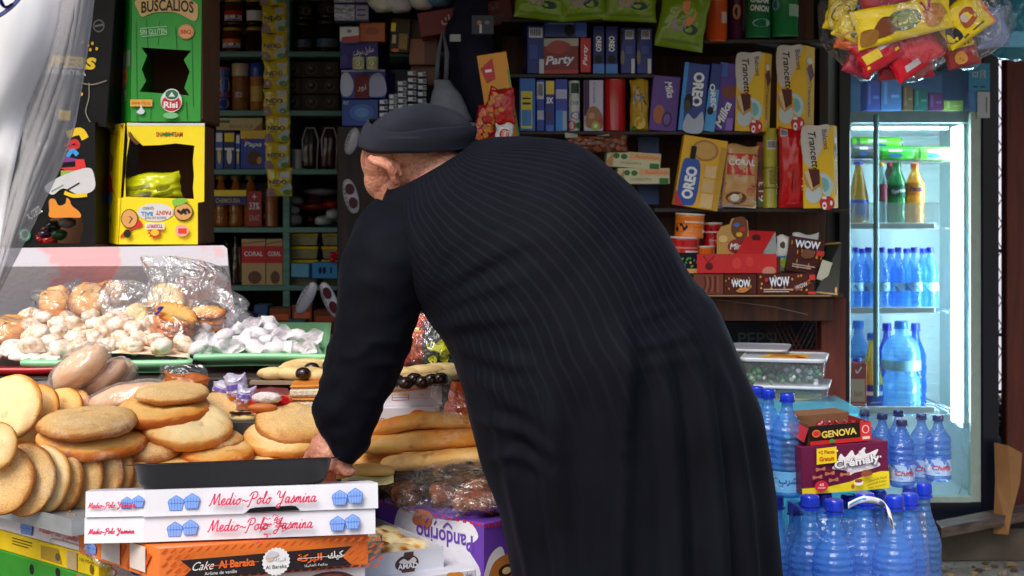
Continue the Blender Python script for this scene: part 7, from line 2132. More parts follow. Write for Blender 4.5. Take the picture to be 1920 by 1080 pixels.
b =MB(); b.tube([P(296,580,3.31),P(300,576,3.30),P(306,575,3.305),P(300,582,3.30),P(292,590,3.30)],.003,gloss((40,50,170)),6)
tag(b.build('bag_tie'),'blue twist tie on the bag of ribbed biscuits','tie')
# bagged long buns in front of the trays
SOFTB =bread_mat((240,206,166),(232,178,124),(212,146,84),.05,31)
MILKB =film_mat((.97,.95,.95),.16,.5,16,'milky',(.94,.88,.84),(.9,.03))
for q,(cx,cy,rx,ry,rot,D,lab) in enumerate(((150,690,60,30,-36,3.02,'long soft bun in a milky plastic bag leaning on the red tray'),(196,712,52,24,-40,3.06,'soft orange brown bun in a milky bag behind the leaning one'),(224,714,40,26,-60,3.10,'third soft bun in a milky bag near the green tray'),(240,746,78,26,-12,2.98,'bagged soft bun lying behind the smooth golden loaf'))):
    b =MB(); k =D/F; sv =Vector((q,2,q))
    b.sphere((0,0,0),(rx*k,.04,ry*k),SOFTB,24,16,None,lambda d: 1 +.08*noise.noise(d*2 +sv))
    o =b.build('soft_bun',None,P(cx,cy,D),(0,R(rot),0)); bake_attr(o,lambda c: .42 +(.15 if q == 1 else 0)); tag(o,lab,'bun',None)
    b =MB(); b.sphere((0,0,0),(rx*k*1.12,.048,ry*k*1.18),MILKB,30,20,None,lambda d: 1 +.10*noise.noise(d*3 +sv) +.06*noise.noise(d*8 +sv))
    b.loft([[Vector((-rx*k*(1.0 +.45*i/4),.012*(1 +i*.3)*math.cos(a),ry*k*(.5 +.14*i)*math.sin(a))) for a in [2*math.pi*j/20 for j in range(20)]] for i in range(5)],MILKB,True,False)
    o =b.build('milky_bag',None,P(cx,cy,D),(0,R(rot),0)); tag(o,'milky plastic bag round the ' +lab.split(' in a milky')[0].split('bagged ')[-1].split(' lying')[0] +', number of folds at its open end' if False else ('milky plastic bag wrapped round the ' +('long leaning bun','orange brown bun','third bun by the green tray','bun behind the golden loaf')[q]),'bag')
pillow('cake_pack','clear pack with a yellow and black printed label between the buns and the loaves','cake',(302,700,390,738),3.05,(176,92,34),[('p',[(.12,.35),(.5,.9),(.95,.5),(.9,.2),(.5,.3)],(246,220,20)),('l',[(.45,.9),(.95,.45)],.08,(30,26,20)),('l',[(.25,.4),(.4,.55)],.06,(120,40,20)),('l',[(.5,.4),(.62,.6)],.06,(120,40,20)),('l',[(.68,.36),(.78,.5)],.06,(120,40,20))],thick=.05,roll=8,seed=3)
bag('clear bag top sticking up behind the yellow labelled pack',[(340,684,40,.006),(344,694,46,.02),(346,712,50,.035),(346,730,44,.03)],3.07,31,.008)
for q,(rect,rl,D) in enumerate((((392,716,440,752),14,3.06),((428,700,472,762),-10,3.02),((440,724,476,770),6,2.99))):
    pillow('nut_bar_pack',('clear and violet packet of orange sweets, left of three behind the loaves','clear and violet packet of orange sweets standing tallest of three','clear and violet packet of orange sweets in front by the red cake bag')[q],'sweets',rect,D,(186,176,206),[('r',.08,.1,.9,.45,(196,106,50)),('r',.1,.55,.8,.7,(110,90,180)),('e',.5,.85,.3,.08,(220,220,230)),('l',[(.1,.5),(.9,.52)],.04,(236,236,244))],thick=.04,roll=rl,seed=q +30)
# middle: maroon board, red cake bag, white slabs, cream slice tray
b =MB(); b.add([P(470,746,3.10),P(545,746,3.06),P(540,728,3.12),P(478,710,3.16),P(470,746,3.105),P(545,746,3.065),P(540,728,3.125),P(478,710,3.165)],[(0,1,2,3),(7,6,5,4),(0,4,5,1),(1,5,6,2),(2,6,7,3)],card((120,60,60)))
tag(b.build('maroon_card'),'dull maroon cardboard piece between the sweet packets and the white slabs','card')
b =bagmesh([(486,738,10,.02),(500,742,38,.04),(505,756,44,.05),(502,772,36,.04),(500,776,16,.02)],3.0,gloss((200,22,30)),amp=.010,seed=41,seg=32)
b.sphere(P(500,746,2.955),(.03,.016,.012),mat((236,226,226),rough=.8,bump=.2,scale=60),16,8,None,lambda d: 1 +.3*noise.noise(d*3))
b.sphere(P(492,764,2.945),(.03,.012,.009),mat((196,110,40),rough=.5),16,8)
tag(b.build('cake_bag'),'red printed bag with a white coconut topping beside the white slabs','bag')
CRUMB =bread_mat((232,222,196),(226,208,170),(212,160,80),.6,20)
for q,(x0,x1,y0,y1,lab) in enumerate(((540,640,722,746,'thick white bread slab with a golden crust, top of three'),(528,640,747,769,'thick white bread slab, middle of three beside the sleeve'),(530,640,768,782,'thin white bread slab at the bottom of three'))):
    k =3.02/F; w,h =(x1 -x0)*k,(y1 -y0)*k
    b =MB(); b.box(-w/2,-.05,0,w/2,.05,h*.8,CRUMB,bev=.006); b.box(-w/2 +.001,-.051,h*.8,w/2 -.001,.051,h,BR['gold'][1],bev=.004)
    o =b.build('bread_slab',None,P((x0 +x1)/2,y1,3.02) +Vector((0,.05,0)),(0,R(-1 +q),R(4 -3*q))); bake_attr(o,lambda c: .1 +.6*(c.z > h*.8) +.15*noise.noise(c*60)); tag(o,lab,'bread')
b =MB(); b.box(P(432,0,2.97).x,2.94,P(0,818,2.97).z,P(486,0,2.97).x,3.06,P(0,786,2.97).z,mat((60,60,58),rough=.5),bev=.003)
tag(b.build('dark_tin'),'dark grey metal tin holding a sprinkled pastry behind the loaves','tin')
b =MB(); b.sphere((0,0,0),(.038,.03,.012),mat((222,196,130),rough=.6),18,10,None,lambda d: 1 +.1*noise.noise(d*3))
b.art([('l',[(rc_.uniform(-.5,.5),rc_.uniform(.1,.5)),(rc_.uniform(-.6,.6),rc_.uniform(.1,.6))],.0022/.01,(50,30,20)) for _ in range(10)],lambda u,v,o: Vector((u*.055,-.024 +.02*(v -.3),.006 +.008*v +o)),.055,.01)
tag(b.build('sprinkled_pastry',None,P(460,782,2.98)),'small pastry with dark chocolate sprinkles in the grey tin','pastry')
# choc dipped biscuits on a paper tray
b =MB(); a4 =[P(468,716,3.12),P(850,716,3.10),P(862,700,3.28),P(480,700,3.30)]
b.add(a4 +[p +Vector((0,0,-.006)) for p in a4],[(0,1,2,3),(7,6,5,4),(0,4,5,1),(1,5,6,2),(2,6,7,3),(3,7,4,0)],mat((150,128,104),rough=.7,var=.2))
tag(b.build('paper_tray'),'brown paper tray under the chocolate dipped biscuits','tray')
CHOC =mat((44,28,22),rough=.2,var=.3,scale=20,coat=.5)
BISC =bread_mat((232,204,146),(220,180,112),(196,140,70),.2,21)
def dipped(px,py,D,L,ang,dips,label):
    b =MB(); b.sphere((0,0,0),(L,.017,.014),BISC,20,12,None,lambda d: 1 +.1*noise.noise(d*2 +Vector((px,py,0))))
    t =b.build('dipped_biscuit',None,P(px,py,D),(0,rc_.uniform(-.1,.1),R(ang))); bake_attr(t,lambda c: .25 +.2*noise.noise(c*40))
    tag(t,label,'biscuit','chocolate dipped biscuits')
    if dips:
        b =MB(); b.sphere((-L*.74,-.001,-.0005),(L*.40,.0175,.0135),CHOC,16,10,None,lambda d: 1 +.06*noise.noise(d*3)); b.build('chocolate_tip',t)
for x,y,D,L,a,dp in ((512,700,3.16,.034,10,0),(545,700,3.15,.04,-20,0),(570,684,3.22,.05,20,0),(560,690,3.18,.05,40,0),(596,690,3.2,.04,70,1),(584,700,3.13,.04,60,1),(610,684,3.24,.05,10,0),(600,704,3.12,.03,30,0),
                          (752,712,3.1,.04,75,1),(766,714,3.09,.04,80,1),(780,710,3.1,.04,85,1),(796,714,3.09,.035,80,1),(812,711,3.09,.035,85,1),(830,710,3.09,.035,80,1),(790,696,3.18,.05,5,0),(826,692,3.2,.05,-5,0),(750,700,3.16,.04,10,0),(848,702,3.14,.04,30,0)):
    dipped(x,y,D,L,a,dp,'pale finger biscuit with a dark chocolate tip on the brown paper tray' if dp else 'plain pale finger biscuit on the brown paper tray')
for q,(x0,x1,y0,y1) in enumerate(((722,824,724,762),(716,820,764,796))):
    k =3.12/F
    b =pack('pastry_box',('white pastry box with an orange stripe and fine print under the brown paper tray','white pastry box with red script at the bottom behind the long loaves')[q],'box',(x0 -60,y0,x1,y1),3.12 -.02*q,.2,(226,222,232),{'F': ([('p',[(.38,.78),(.8,.92),(.83,.82),(.4,.68)],(230,130,50)),('r',.42,.30,.62,.58,(220,110,80)),('r',.43,.33,.61,.42,(226,222,232)),('r',.43,.46,.61,.55,(226,222,232)),('t',ar('حلويات'),.76,.55,.12,.12,(196,110,90)),('t',ar('منزلية فاخرة'),.74,.40,.2,.12,(196,110,90)),('e',.92,.62,.03,.13,(226,120,70)),('e',.92,.62,.022,.1,(226,222,232)),('t','24',.92,.62,.025,.1,(220,110,60))] if q == 0 else [('t','Patisserie',.5,.25,.4,.3,(200,60,60),{'shear': .4}),('b',[(.66,.5),(.7,.8),(.8,.8),(.84,.5)],(230,110,50))])},yaw=3,roll=-1)
pillow('snack_packet','orange plastic snack packet with a pale blue patch beside the white pastry box','snack',(826,722,900,790),3.0,(226,90,30),[('p',[(.05,.5),(.3,.95),(.6,.8),(.25,.4)],(170,200,210)),('b',[(.3,.1),(.5,.45),(.9,.4),(.8,.1)],(206,60,24)),('e',.7,.3,.08,.06,(240,170,60))],thick=.05,roll=16,seed=50)
bag('clear wrap round the orange snack packet',[(826,720,20,.02),(850,745,46,.04),(862,775,50,.05),(860,796,40,.04)],3.0,51,.01)
# bag of yellow and black wrapped sweets between arm and gown
for q,(rect,rl,c,lab) in enumerate((((748,590,800,640),10,(214,70,30),'orange red sweet packet hanging behind the arm'),((752,620,806,690),-10,(206,80,30),'orange sweet packet low behind the arm'),((790,612,850,694),8,(40,50,40),'dark green and yellow sweet bag between the arm and the gown'))):
    pillow('sweet_bag',lab,'sweets',rect,3.4 -.03*q,c,[('b',[(x,y),(x +.14,y +.12),(x +.3,y +.06),(x +.2,y -.08)],(214,214,30) if q != 1 else (180,40,30)) for x,y in [(rc_.uniform(.05,.7),rc_.uniform(.12,.85)) for _ in range(11 if q == 2 else 5)]],thick=.07,roll=rl,seed=q +60)
bag('clear glossy wrap round the dark green and yellow sweets',[(800,586,30,.03),(800,620,46,.06),(806,660,52,.07),(806,696,40,.05)],3.36,61,.012)
b =MB(); b.box(P(700,0,3.42).x,3.33,.53,P(890,0,3.42).x,3.6,P(0,694,3.36).z,DARKW); tag(b.build('display_step'),'dark wooden block behind the arm under the sweet bags','step')
# ------------------------------------------------------------------ cartons at the front of the stall
WHITE =mat((226,226,236),rough=.5,var=.13,scale=7,bump=.05)
PINKR =(216,44,92)
BL =(52,92,206); BLF =(130,170,236)
def muffins(u,v,s,W,H,c1=BL,c2=BLF):
    """two blue line-drawn muffins"""
    a =H/W
    out =[]
    for dx,dy,sc in ((-.62,-.1,1),(.62,.06,1)):
        pts =[(-.75,-.75),(-.92,-.05),(-1.0,.1),(-.85,.38),(-.4,.62),(0,.85),(.4,.66),(.85,.4),(1.0,.1),(.9,-.05),(.72,-.75)]
        q =[(u +(dx +p[0]*.66)*s*1.3*a,v +(dy +p[1])*s) for p in pts]
        q2 =[(u +(dx +p[0]*.61)*s*1.3*a,v +(dy +p[1]*.94)*s) for p in pts]
        out += [('p',q,c1),('p',q2,c2)]
        out.append(('l',[(u +(dx -.6)*s*1.3*a,v +dy*s),(u +(dx +.6)*s*1.3*a,v +dy*s)],.02,c1))
        for f in (-.36,-.12,.12,.36):
            out.append(('l',[(u +(dx +f)*s*1.3*a,v +(dy +.5)*s),(u +(dx +f*.9)*s*1.3*a,v +(dy -.72)*s)],.012,c1))
    return out
def cframes(w,d,h):
    return {'F': (lambda u,v,o: Vector((u*w,-o,v*h)),w,h),'L': (lambda u,v,o: Vector((-o,d -u*d,v*h)),d,h),'R': (lambda u,v,o: Vector((w +o,u*d,v*h)),d,h)}
def medio(label,pxL,pyT,pyB,DL,pxR,yaw,d,lid,smudge=False):
    org,w,h,M =corner_box(pxL,pyT,pyB,DL,pxR,yaw)
    t =thing('cake_carton',label,'carton',org,(R(-8.5),0,R(yaw)),'white and blue cake cartons')
    b =MB()
    fp_ =[(0,0),(w,0),(w,d),(-.10,d),(-.098,.028)]       # squashed left end: the side leans outwards
    lo =[Vector((x,y,0)) for x,y in fp_]; hi =[Vector((x,y,h)) for x,y in fp_]
    b.add(lo +hi,[(4,3,2,1,0),(5,6,7,8,9)] +[(i,(i +1) % 5,(i +1) % 5 +5,i +5) for i in range(5)],WHITE)
    fr =cframes(w,d,h)
    F_ =fr['F']
    nl =Vector((-.028,-.098,0)).normalized()
    fr['L'] =(lambda u,v,o: lo[4].lerp(lo[0],u) +Vector((0,0,v*h)) +nl*o,.102,h)
    xh =.24
    art =muffins(.165,.49,.38,w,h) +muffins(.865,.50,.38,w,h) +[('s','Medio~Polo Yasmina',.27,.34,xh,PINKR,.05)]
    if smudge:
        rr =random.Random(5)
        for i in range(24):
            x,y =.53 +rr.gauss(0,.03),.45 +rr.gauss(0,.17)
            art.append(('l',[(x,y),(x +rr.uniform(-.02,.02),y +rr.uniform(-.1,.1)),(x +rr.uniform(.005,.03),y +rr.uniform(-.05,.1))],.03,PINKR))
    b.art(art,*F_)
    b.art((muffins(.80,.55,.3,.102,h) if lid else []) +[('s','Medio~Polo Yasmina',.06,.36,.11,PINKR,.035)],*fr['L'])
    b.build('body',t)
    if lid:      # thumb cut-out between lid and base: flat dark patch painted for the shade inside, rounded tab
        b =MB()
        pts =[(.425,.005),(.445,.16),(.47,.20),(.62,.22),(.64,.2),(.66,.03)]
        b.add([F_[0](x,y,.0032) for x,y in pts],[tuple(range(len(pts)))],mat((24,22,24),rough=.9))
        b.build('thumb_hole_shade',t)
        b =MB(); b.add([Vector((x,y,z)) for z in (-.001,.0014) for x,y in ((-.0015,.02),(-.0015,-.002),(w*.42,-.002),(w*.42,-.0004))],[(0,1,5,4),(1,2,6,5),(2,3,7,6)],WHITE); b.build('lid_edge',t)
    return t,w,h
YAW =10
m1 =medio('white cake carton with blue muffins and pink script, lower of the front pair',269,970,1017,2.47,704,YAW,.15,False,True)
m2 =medio('white cake carton with blue muffins and pink script, upper of the front pair',271,920,968,2.472,709,YAW,.15,True)
# shaded gap: upper carton sits on lower
# black baking tray
BT =mat((11,11,14),rough=.3,var=.2,coat=.25,scale=14)
tr =MB()
def rrect(cx,cy,hw,hd,rad,z,n=10):
    out =[]
    for sx_,sy_,a0 in ((1,1,0),(-1,1,90),(-1,-1,180),(1,-1,270)):
        for i in range(n):
            a =R(a0 +90*i/(n -1)); out.append(Vector((cx +sx_*(hw -rad) +rad*math.cos(a),cy +sy_*(hd -rad) +rad*math.sin(a),z)))
    return out
TD =2.52
tk =TD/F
hw =188*tk
loc =P(430,922,TD); loc.y =2.56; loc.z =P(0,920,2.472).z +.0012
zr =.042
tr.loft([rrect(0,0,hw*.88,.046,.03,0),rrect(0,0,hw*.94,.052,.035,zr*.25),rrect(0,0,hw*.985,.060,.045,zr*.95),rrect(0,0,hw*1.06,.066,.05,zr*.97),rrect(0,0,hw*1.065,.067,.05,zr),rrect(0,0,hw*.975,.058,.045,zr),rrect(0,0,hw*.93,.051,.035,zr*.3)],BT,True,False)
tr.add(rrect(0,0,hw*.90,.046,.03,.003),[tuple(range(40))],BT)
m2t,m2w,m2h =m2
Mt =Matrix.Translation(m2t.location) @ m2t.rotation_euler.to_matrix().to_4x4()
o =tr.build('baking_tray',None,Mt @ Vector((m2w*.375,.074,m2h +.001)),(R(-8.5),R(-.5),R(YAW))); tag(o,'shallow black baking tray on top of the white cake cartons','tray')
# orange cake carton wrapped in film
org,w,h,M =corner_box(299,1029,1090,2.44,690,20)
t =thing('cake_carton','orange cake carton in clear film with a black banner and white seal','carton',org,(0,0,R(20)))
ORM =mat((240,128,56),rough=.35,var=.08,scale=12,bump=.03,coat=.3)
b =MB(); d =.26
fp_ =[(0,0),(w,0),(w,d),(-.11,d),(-.085,.20)]
lo =[Vector((x,y,0)) for x,y in fp_]; hi =[Vector((x,y,h)) for x,y in fp_]
b.add(lo +hi,[(4,3,2,1,0),(5,6,7,8,9)] +[(i,(i +1) % 5,(i +1) % 5 +5,i +5) for i in range(5)],ORM)
fr =cframes(w,d,h)
ol,oh,onl =lo,h,Vector((-.2,-.085,0)).normalized()
fr['L'] =(lambda u,v,o: ol[4].lerp(ol[0],u) +Vector((0,0,v*oh)) +onl*o,.217,h)
art =[]
for i in range(26):
    for j in range(5):
        u,v =.02 +i*.04 +(j % 2)*.02,.08 +j*.21
        if .13 < u < .9 and .1 < v < .75: continue
        art.append(('b',[(u -.012,v -.05),(u +.010,v +.07),(u +.017,v +.04),(u -.004,v -.07)],(206,84,30)))
art += [('p',[(.085,.12),(.135,.42),(.085,.72),(.90,.75),(.85,.45),(.90,.14)],(44,36,40)),
        ('t','Cake',.19,.50,.10,.26,W_,{'shear': .5}),('t','Al Baraka',.345,.50,.17,.24,(240,110,40),{'bold': .03}),('l',[(.2,.48),(.45,.5)],.018,(240,110,40)),('t','Arôme de vanille',.27,.26,.15,.10,W_),
        ('p',[(.53 +(.068 if i % 2 else .062)*math.cos(i*math.pi/22),.46 +(.068 if i % 2 else .062)*w/h*math.sin(i*math.pi/22)) for i in range(44)],(240,240,244)),
        ('t','Al Baraka',.53,.30,.10,.12,(70,60,70),{'bold': .01}),('t',ar('البركة'),.55,.50,.05,.14,(150,140,150)),('e',.50,.6,.02,.12,(226,190,170)),('b',[(.48,.6),(.5,.8),(.54,.74),(.53,.62)],(210,206,214)),
        ('t',ar('البركة'),.69,.48,.12,.30,(240,110,40),{'bold': .03}),('t',ar('كيك'),.815,.52,.075,.28,W_,{'bold': .01}),('l',[(.63,.5),(.86,.5)],.014,W_),('t',ar('بنكهة الفانيلا'),.72,.26,.11,.10,W_)]
b.art(art,*fr['F'])
b.art([('p',[(.1 +.1*j,.1 +.3*(j % 2)),(.16 +.1*j,.5 +.3*(j % 2)),(.2 +.1*j,.44 +.3*(j % 2)),(.13 +.1*j,.05 +.3*(j % 2))],(206,84,30)) for j in range(8)] +[('r',.12,.1,.42,.9,(206,200,200)),('r',.58,.15,.82,.95,(226,214,206))],*fr['L'])
b.build('body',t)
FW =film_mat((.97,.97,.97),.02,.7,18,'tight',(.9,.9,.9))
for u0,s_ in ((w,1),):
    b =MB()
    rr =[]
    for i in range(8):
        f =i/7
        rr.append([Vector((u0 +s_*.03*f,d*(.02 +.96*y),h*z +.004*noise.noise(Vector((y*9,z*9,f*4 +s_))))) +Vector((0,.02*f*(0.5 -y),.35*h*f*(.5 -z))) for y,z in [(0,0),(.25,0),(.5,0),(.75,0),(1,0),(1,.33),(1,.66),(1,1),(.75,1),(.5,1),(.25,1),(0,1),(0,.66),(0,.33)]])
    b.loft(rr,CR,True,True); b.build('film_end',t)
org,w,h,M =corner_box(300,1094,1150,2.45,686,20)
t =thing('cake_carton','white carton with a brown cake drawing at the bottom edge under the orange one','carton',org,(0,0,R(20)))
b =MB(); b.box(0,0,0,w,.26,h,WHITE,bev=.002); fr =cframes(w,.26,h)
b.art([('b',[(.68,.55),(.72,.8),(.80,.92),(.88,.88),(.95,.62),(.9,.4),(.72,.4)],(110,56,60)),('b',[(.72,.66),(.8,.84),(.88,.78),(.84,.62)],(150,86,86)),('e',.56,.6,.035,.25,(190,40,60)),('e',.35,.6,.04,.25,(60,90,200)),('l',[(.10,.4),(.2,.7),(.26,.4)],.06,(60,90,200))],*fr['F'])
b.build('body',t)
org,w,h,M =corner_box(196,1040,1110,2.62,330,27)
t =thing('cake_carton','film wrapped white carton with red and blue print behind the orange carton','carton',org,(0,0,R(27)))
b =MB(); b.box(0,0,0,w,.2,h,WHITE,bev=.002); fr =cframes(w,.2,h)
b.art([('e',.48,.5,.12,.16,(60,90,190)),('e',.48,.5,.09,.11,(220,180,160)),('l',[(.05,.7),(.16,.5),(.08,.3)],.04,(200,40,40)),('l',[(.14,.8),(.26,.6)],.03,(200,40,40)),('r',.66,.2,.94,.6,(190,40,60)),('r',.68,.24,.92,.56,(236,232,236)),('t','sans',.8,.4,.16,.08,(190,40,60)),('e',.56,.15,.1,.06,(190,90,40))],*fr['F'])
b.build('body',t)
bag('crinkled clear film bunched at the end of the wrapped cartons',[(196,985,12,.02),(186,1005,26,.04),(196,1030,34,.06),(216,1052,36,.06),(222,1076,26,.04)],2.66,71,.014,CR)
# open pastry box with a crest
org,w,h,M =corner_box(660,1056,1096,2.62,832,30)
GREYW =mat((208,210,222),rough=.5,var=.07,scale=10,bump=.03)
d =.30
t =thing('pastry_carton','open pale carton of browned pastries with a dark crest on its front','carton',org,(0,0,R(30)))
hh =P(0,1020,2.75).z -P(0,1068,2.75).z
b =MB(); b.box(0,0,0,w,.003,hh,GREYW); b.box(w -.003,.0031,0,w,d,hh,GREYW); b.box(0,.0031,0,w -.0032,d,.003,GREYW); b.box(0,d,0,w,d +.003,hh,GREYW); b.box(-.003,0.0031,0,0,d,hh,GREYW)
fr =cframes(w,d,hh)
b.art([('b',[(.50,.30),(.46,.55),(.52,.78),(.60,.82),(.68,.76),(.72,.52),(.66,.28)],(70,50,52)),('p',[(.52,.3),(.56,.02),(.6,.12),(.66,.05),(.68,.32)],(80,56,56)),('p',[(.54,.72),(.56,.95),(.66,.95),(.66,.74)],(80,56,56)),('b',[(.5,.58),(.55,.72),(.6,.62),(.66,.74),(.69,.56),(.6,.5)],(206,200,206)),('t','AMAD',.595,.43,.22,.2,(226,224,230),{'bold': .03})],*fr['F'])
b.build('tray_box',t)
PZ =bread_mat((246,230,180),(226,170,90),(150,80,30),.15,23)
for q,(x,y,D,rr) in enumerate(((704,1004,2.82,32),(732,1014,2.80,38),(768,1024,2.76,34),(690,1020,2.78,30),(712,1030,2.74,36),(750,1034,2.72,36),(722,1000,2.86,30))):
    b =MB(); k_ =D/F; sv =Vector((q*2,q,1))
    b.sphere((0,0,0),(rr*k_,.026,.011),PZ,24,12,None,lambda d_: 1 +.12*noise.noise(d_*2 +sv))
    o =b.build('browned_pastry',None,P(x,y,D),(R(14),R(4),R(16))); bake_attr(o,lambda c: max(0,min(1,.1 +1.5*max(0,noise.noise(c*55 +sv))))); tag(o,'flat cream pastry with browned blisters in the open pale carton','pastry','browned pastries in the open carton')
org,w,h,M =corner_box(704,1092,1150,2.60,893,30)
t =thing('pastry_carton','closed pale carton with an orange crest below the open one','carton',org,(0,0,R(30)))
b =MB(); b.box(0,0,0,w,.34,h,GREYW,bev=.002); fr =cframes(w,.34,h)
b.art([('b',[(.68,.5),(.70,.95),(.78,.98),(.86,.92),(.86,.5)],(220,140,60)),('b',[(.7,.6),(.74,.8),(.8,.7),(.84,.82),(.84,.6)],(190,110,40)),('t',ar('عماد'),.92,.86,.08,.14,(90,80,110))],*fr['F'])
tf =boxframes(w,.34,h)['T']
b.art([('p',[(.74,.62),(.96,.5),(.86,.84),(.7,.84)],(80,64,56)),('e',.83,.68,.06,.06,(200,196,200))],lambda u,v,o: tf[0](u,v,o) +Vector((w/2,.17,0)),w,.34)
b.build('body',t)
# violet and white muffin carton
org,w,h,M =corner_box(700,938,1062,2.99,906,-45)
VIO =mat((104,62,170),rough=.45,var=.10,scale=10,bump=.03)
t =thing('muffin_carton','violet and white carton printed upside down with a filled roll picture','carton',org,(0,0,R(-45)))
b =MB(); d =.12; b.box(0,0,0,w,d,h,VIO,bev=.002); fr =cframes(w,d,h)
b.art([('b',[(.22,-.02),(.30,.3),(.2,.6),(.26,.98),(.42,.95),(.5,.92),(.7,.94),(.88,.98),(.96,.8),(.88,.6),(.98,.3),(.86,-.02)],(232,232,242)),('b',[(.38,.8),(.42,1.0),(.56,.98),(.52,.74)],(196,116,76)),('t','Pandorino',.665,.68,.50,.24,(110,66,180),{'rot': 180,'bold': .02}),('l',[(.5,.84),(.53,.92)],.03,(110,66,180)),('l',[(.58,.84),(.6,.9)],.03,(110,66,180)),('l',[(.66,.82),(.7,.9),(.74,.84)],.03,(110,66,180)),('b',[(.5,.2),(.55,.32),(.66,.3),(.62,.18)],(200,130,80))],*fr['F'])
b.art([('b',[(.0,.1),(.12,.5),(.4,.62),(.5,.3),(.4,.05)],(232,228,240)),('b',[(.15,.12),(.2,.4),(.5,.5),(.8,.42),(.85,.1)],(190,120,60)),('e',.5,.27,.18,.09,(70,40,30)),('e',.5,.27,.1,.05,(226,206,160))] +[('r',.02 +.07*i,.93,.055 +.07*i,.995,(206,40,50)) for i in range(14)],*fr['R'])
for i in range(16):
    b.art([('r',.02 +.062*i,.955,.052 +.062*i,.995,(206,40,60))],*fr['F'])
b.build('body',t)
MUF =bread_mat((170,92,44),(122,58,26),(60,28,14),.1,25)
CUP =mat((120,70,40),rough=.7,var=.2)
top =Vector((org.x,org.y,org.z +h))
ax_ =Vector((math.cos(R(-45)),math.sin(R(-45)),0)); ay_ =Vector((-math.sin(R(-45)),math.cos(R(-45)),0))
for q,(u,v,tx,ty,s_) in enumerate(((.18,.04,70,0,1),(.40,.06,50,0,.9),(.30,.15,10,0,1.0),(.55,.13,-10,10,1.05),(.72,.02,40,-10,.95),(.86,.04,24,0,1.05),(.82,.16,10,0,1),(.64,.21,0,0,1.1),(.46,.24,5,0,1))):
    t2 =thing('muffin','brown muffin in a fluted paper cup inside the clear bag on the violet carton','muffin',top +ax_*(u*w) +ay_*v +Vector((0,0,.008)),(R(tx),R(ty),R(q*30)),'muffins in the clear bag')
    b =MB(); b.lathe([(.020,0),(.027,.026)],CUP,48,fn=lambda a,z,r: r*(1 +.05*math.cos(16*a))); b.build('paper_cup',t2)
    b =MB(); b.sphere((0,0,.027),(.031,.031,.018),MUF,22,14,None,lambda d_: 1 +.12*noise.noise(d_*2 +Vector((q,0,0)))); o =b.build('cake_top',t2); bake_attr(o,lambda c: .45 +.4*noise.noise(c*40 +Vector((q,0,0))))
    t2.scale =(s_,s_,s_)
def bag3(label,c,hx,hy,hz,ang,seed,amp,m):
    b =MB(); sv =Vector((seed,seed*.3,0))
    b.sphere((0,0,0),(hx,hy,hz),m,64,40,None,lambda d_: 1 +amp*noise.noise(d_*2.2 +sv) +amp*.8*(abs(noise.noise(d_*5 +sv)) -.2) +amp*.35*noise.noise(d_*13 +sv))
    return tag(b.build('clear_bag',None,c,(0,R(-4),R(ang))),label,'bag')
bag3('clear crinkled bag of brown muffins lying on the violet carton',top +ax_*(w*.52) +ay_*.10 +Vector((0,0,.035)),w*.58,.15,.058,-42,4.2,.16,film_mat((.97,.965,.96),.03,1.2,24,'muffinbag',(.9,.9,.92),(1.3,.04)))
# metal tray with the standing loaves and cartons beneath it
def left_box(pxR,pyT,pyB,DR,yaw,w,d):
    """box given by its front-right lower corner"""
    org =P(pxR,pyB,DR); h =(pyB -pyT)*DR/F
    a =R(yaw)
    return org -Vector((math.cos(a),math.sin(a),0))*w,h
YL =-42
METAL =mat((176,184,188),rough=.4,var=.25,scale=12,bump=.04,metal=.4)
o_,h =left_box(134,974,1006,2.58,YL,.62,.3)
t =thing('metal_tray','dull grey metal baking sheet under the standing flatbreads','tray',o_,(0,0,R(YL)))
b =MB(); b.box(0,0,0,.62,.003,h,METAL); b.box(.617,.0031,0,.62,.4,h,METAL); b.box(0,.0031,h*.72,.6168,.4,h*.80,METAL); b.build('sheet',t)
cr_b =MB(); rr =random.Random(8)
for i in range(240):
    cr_b.sphere((rr.uniform(.2,.60),rr.uniform(.01,.2),h*.8 +.001),rr.uniform(.0006,.002),mat((206,160,96),rough=.8),5,4)
tag(cr_b.build('semolina_crumbs',None,o_,(0,0,R(YL))),'pale crumbs scattered on the metal baking sheet','crumbs',kind='stuff')
o_,h =left_box(172,1006,1046,2.60,YL,.62,.3)
t =thing('cake_carton','white carton with pink script peeking out under the metal baking sheet','carton',o_,(0,0,R(YL)),'white and blue cake cartons')
b =MB(); b.box(0,.012,0,.62,.3,h,WHITE,bev=.002)
fr =(lambda u,v,o: Vector((u*.62,.012 -o,v*h)),.62,h)
b.art(muffins(.62,.45,.4,.62,h) +[('s','Medio~Polo Yasmina',.70,.50,.2,PINKR,.04),('l',[(.76,.02),(.77,.3),(.80,.36),(.9,.36),(.93,.3),(.94,.02)],.05,(150,146,150))] +muffins(.985,.4,.34,.62,h),*fr); b.build('body',t)
o_,h =left_box(178,1047,1086,2.60,YL,.64,.3)
b =MB(); b.box(0,.006,0,.64,.3,h,mat((226,196,24),rough=.45,var=.15,bump=.03),bev=.002)
b.art([('r',.55,.78,.66,.84,(80,70,20)),('r',.55,.64,.66,.69,(80,70,20)),('r',.55,.5,.64,.55,(80,70,20)),('p',[(.71,.2),(.71,.85),(.80,.9),(.82,.2)],(170,140,40)),('e',.80,.5,.012,.2,(90,84,70)),('r',.85,.1,.90,1.0,(180,160,120)),('t','NO PISAR',.95,.72,.07,.16,(70,60,30)),('e',.975,.4,.008,.24,(110,90,30))],lambda u,v,o: Vector((u*.64,.006 -o,v*h)),.64,h)
tag(b.build('yellow_carton',None,o_,(0,0,R(YL))),'yellow corrugated carton with tape under the white script carton at the left','carton')
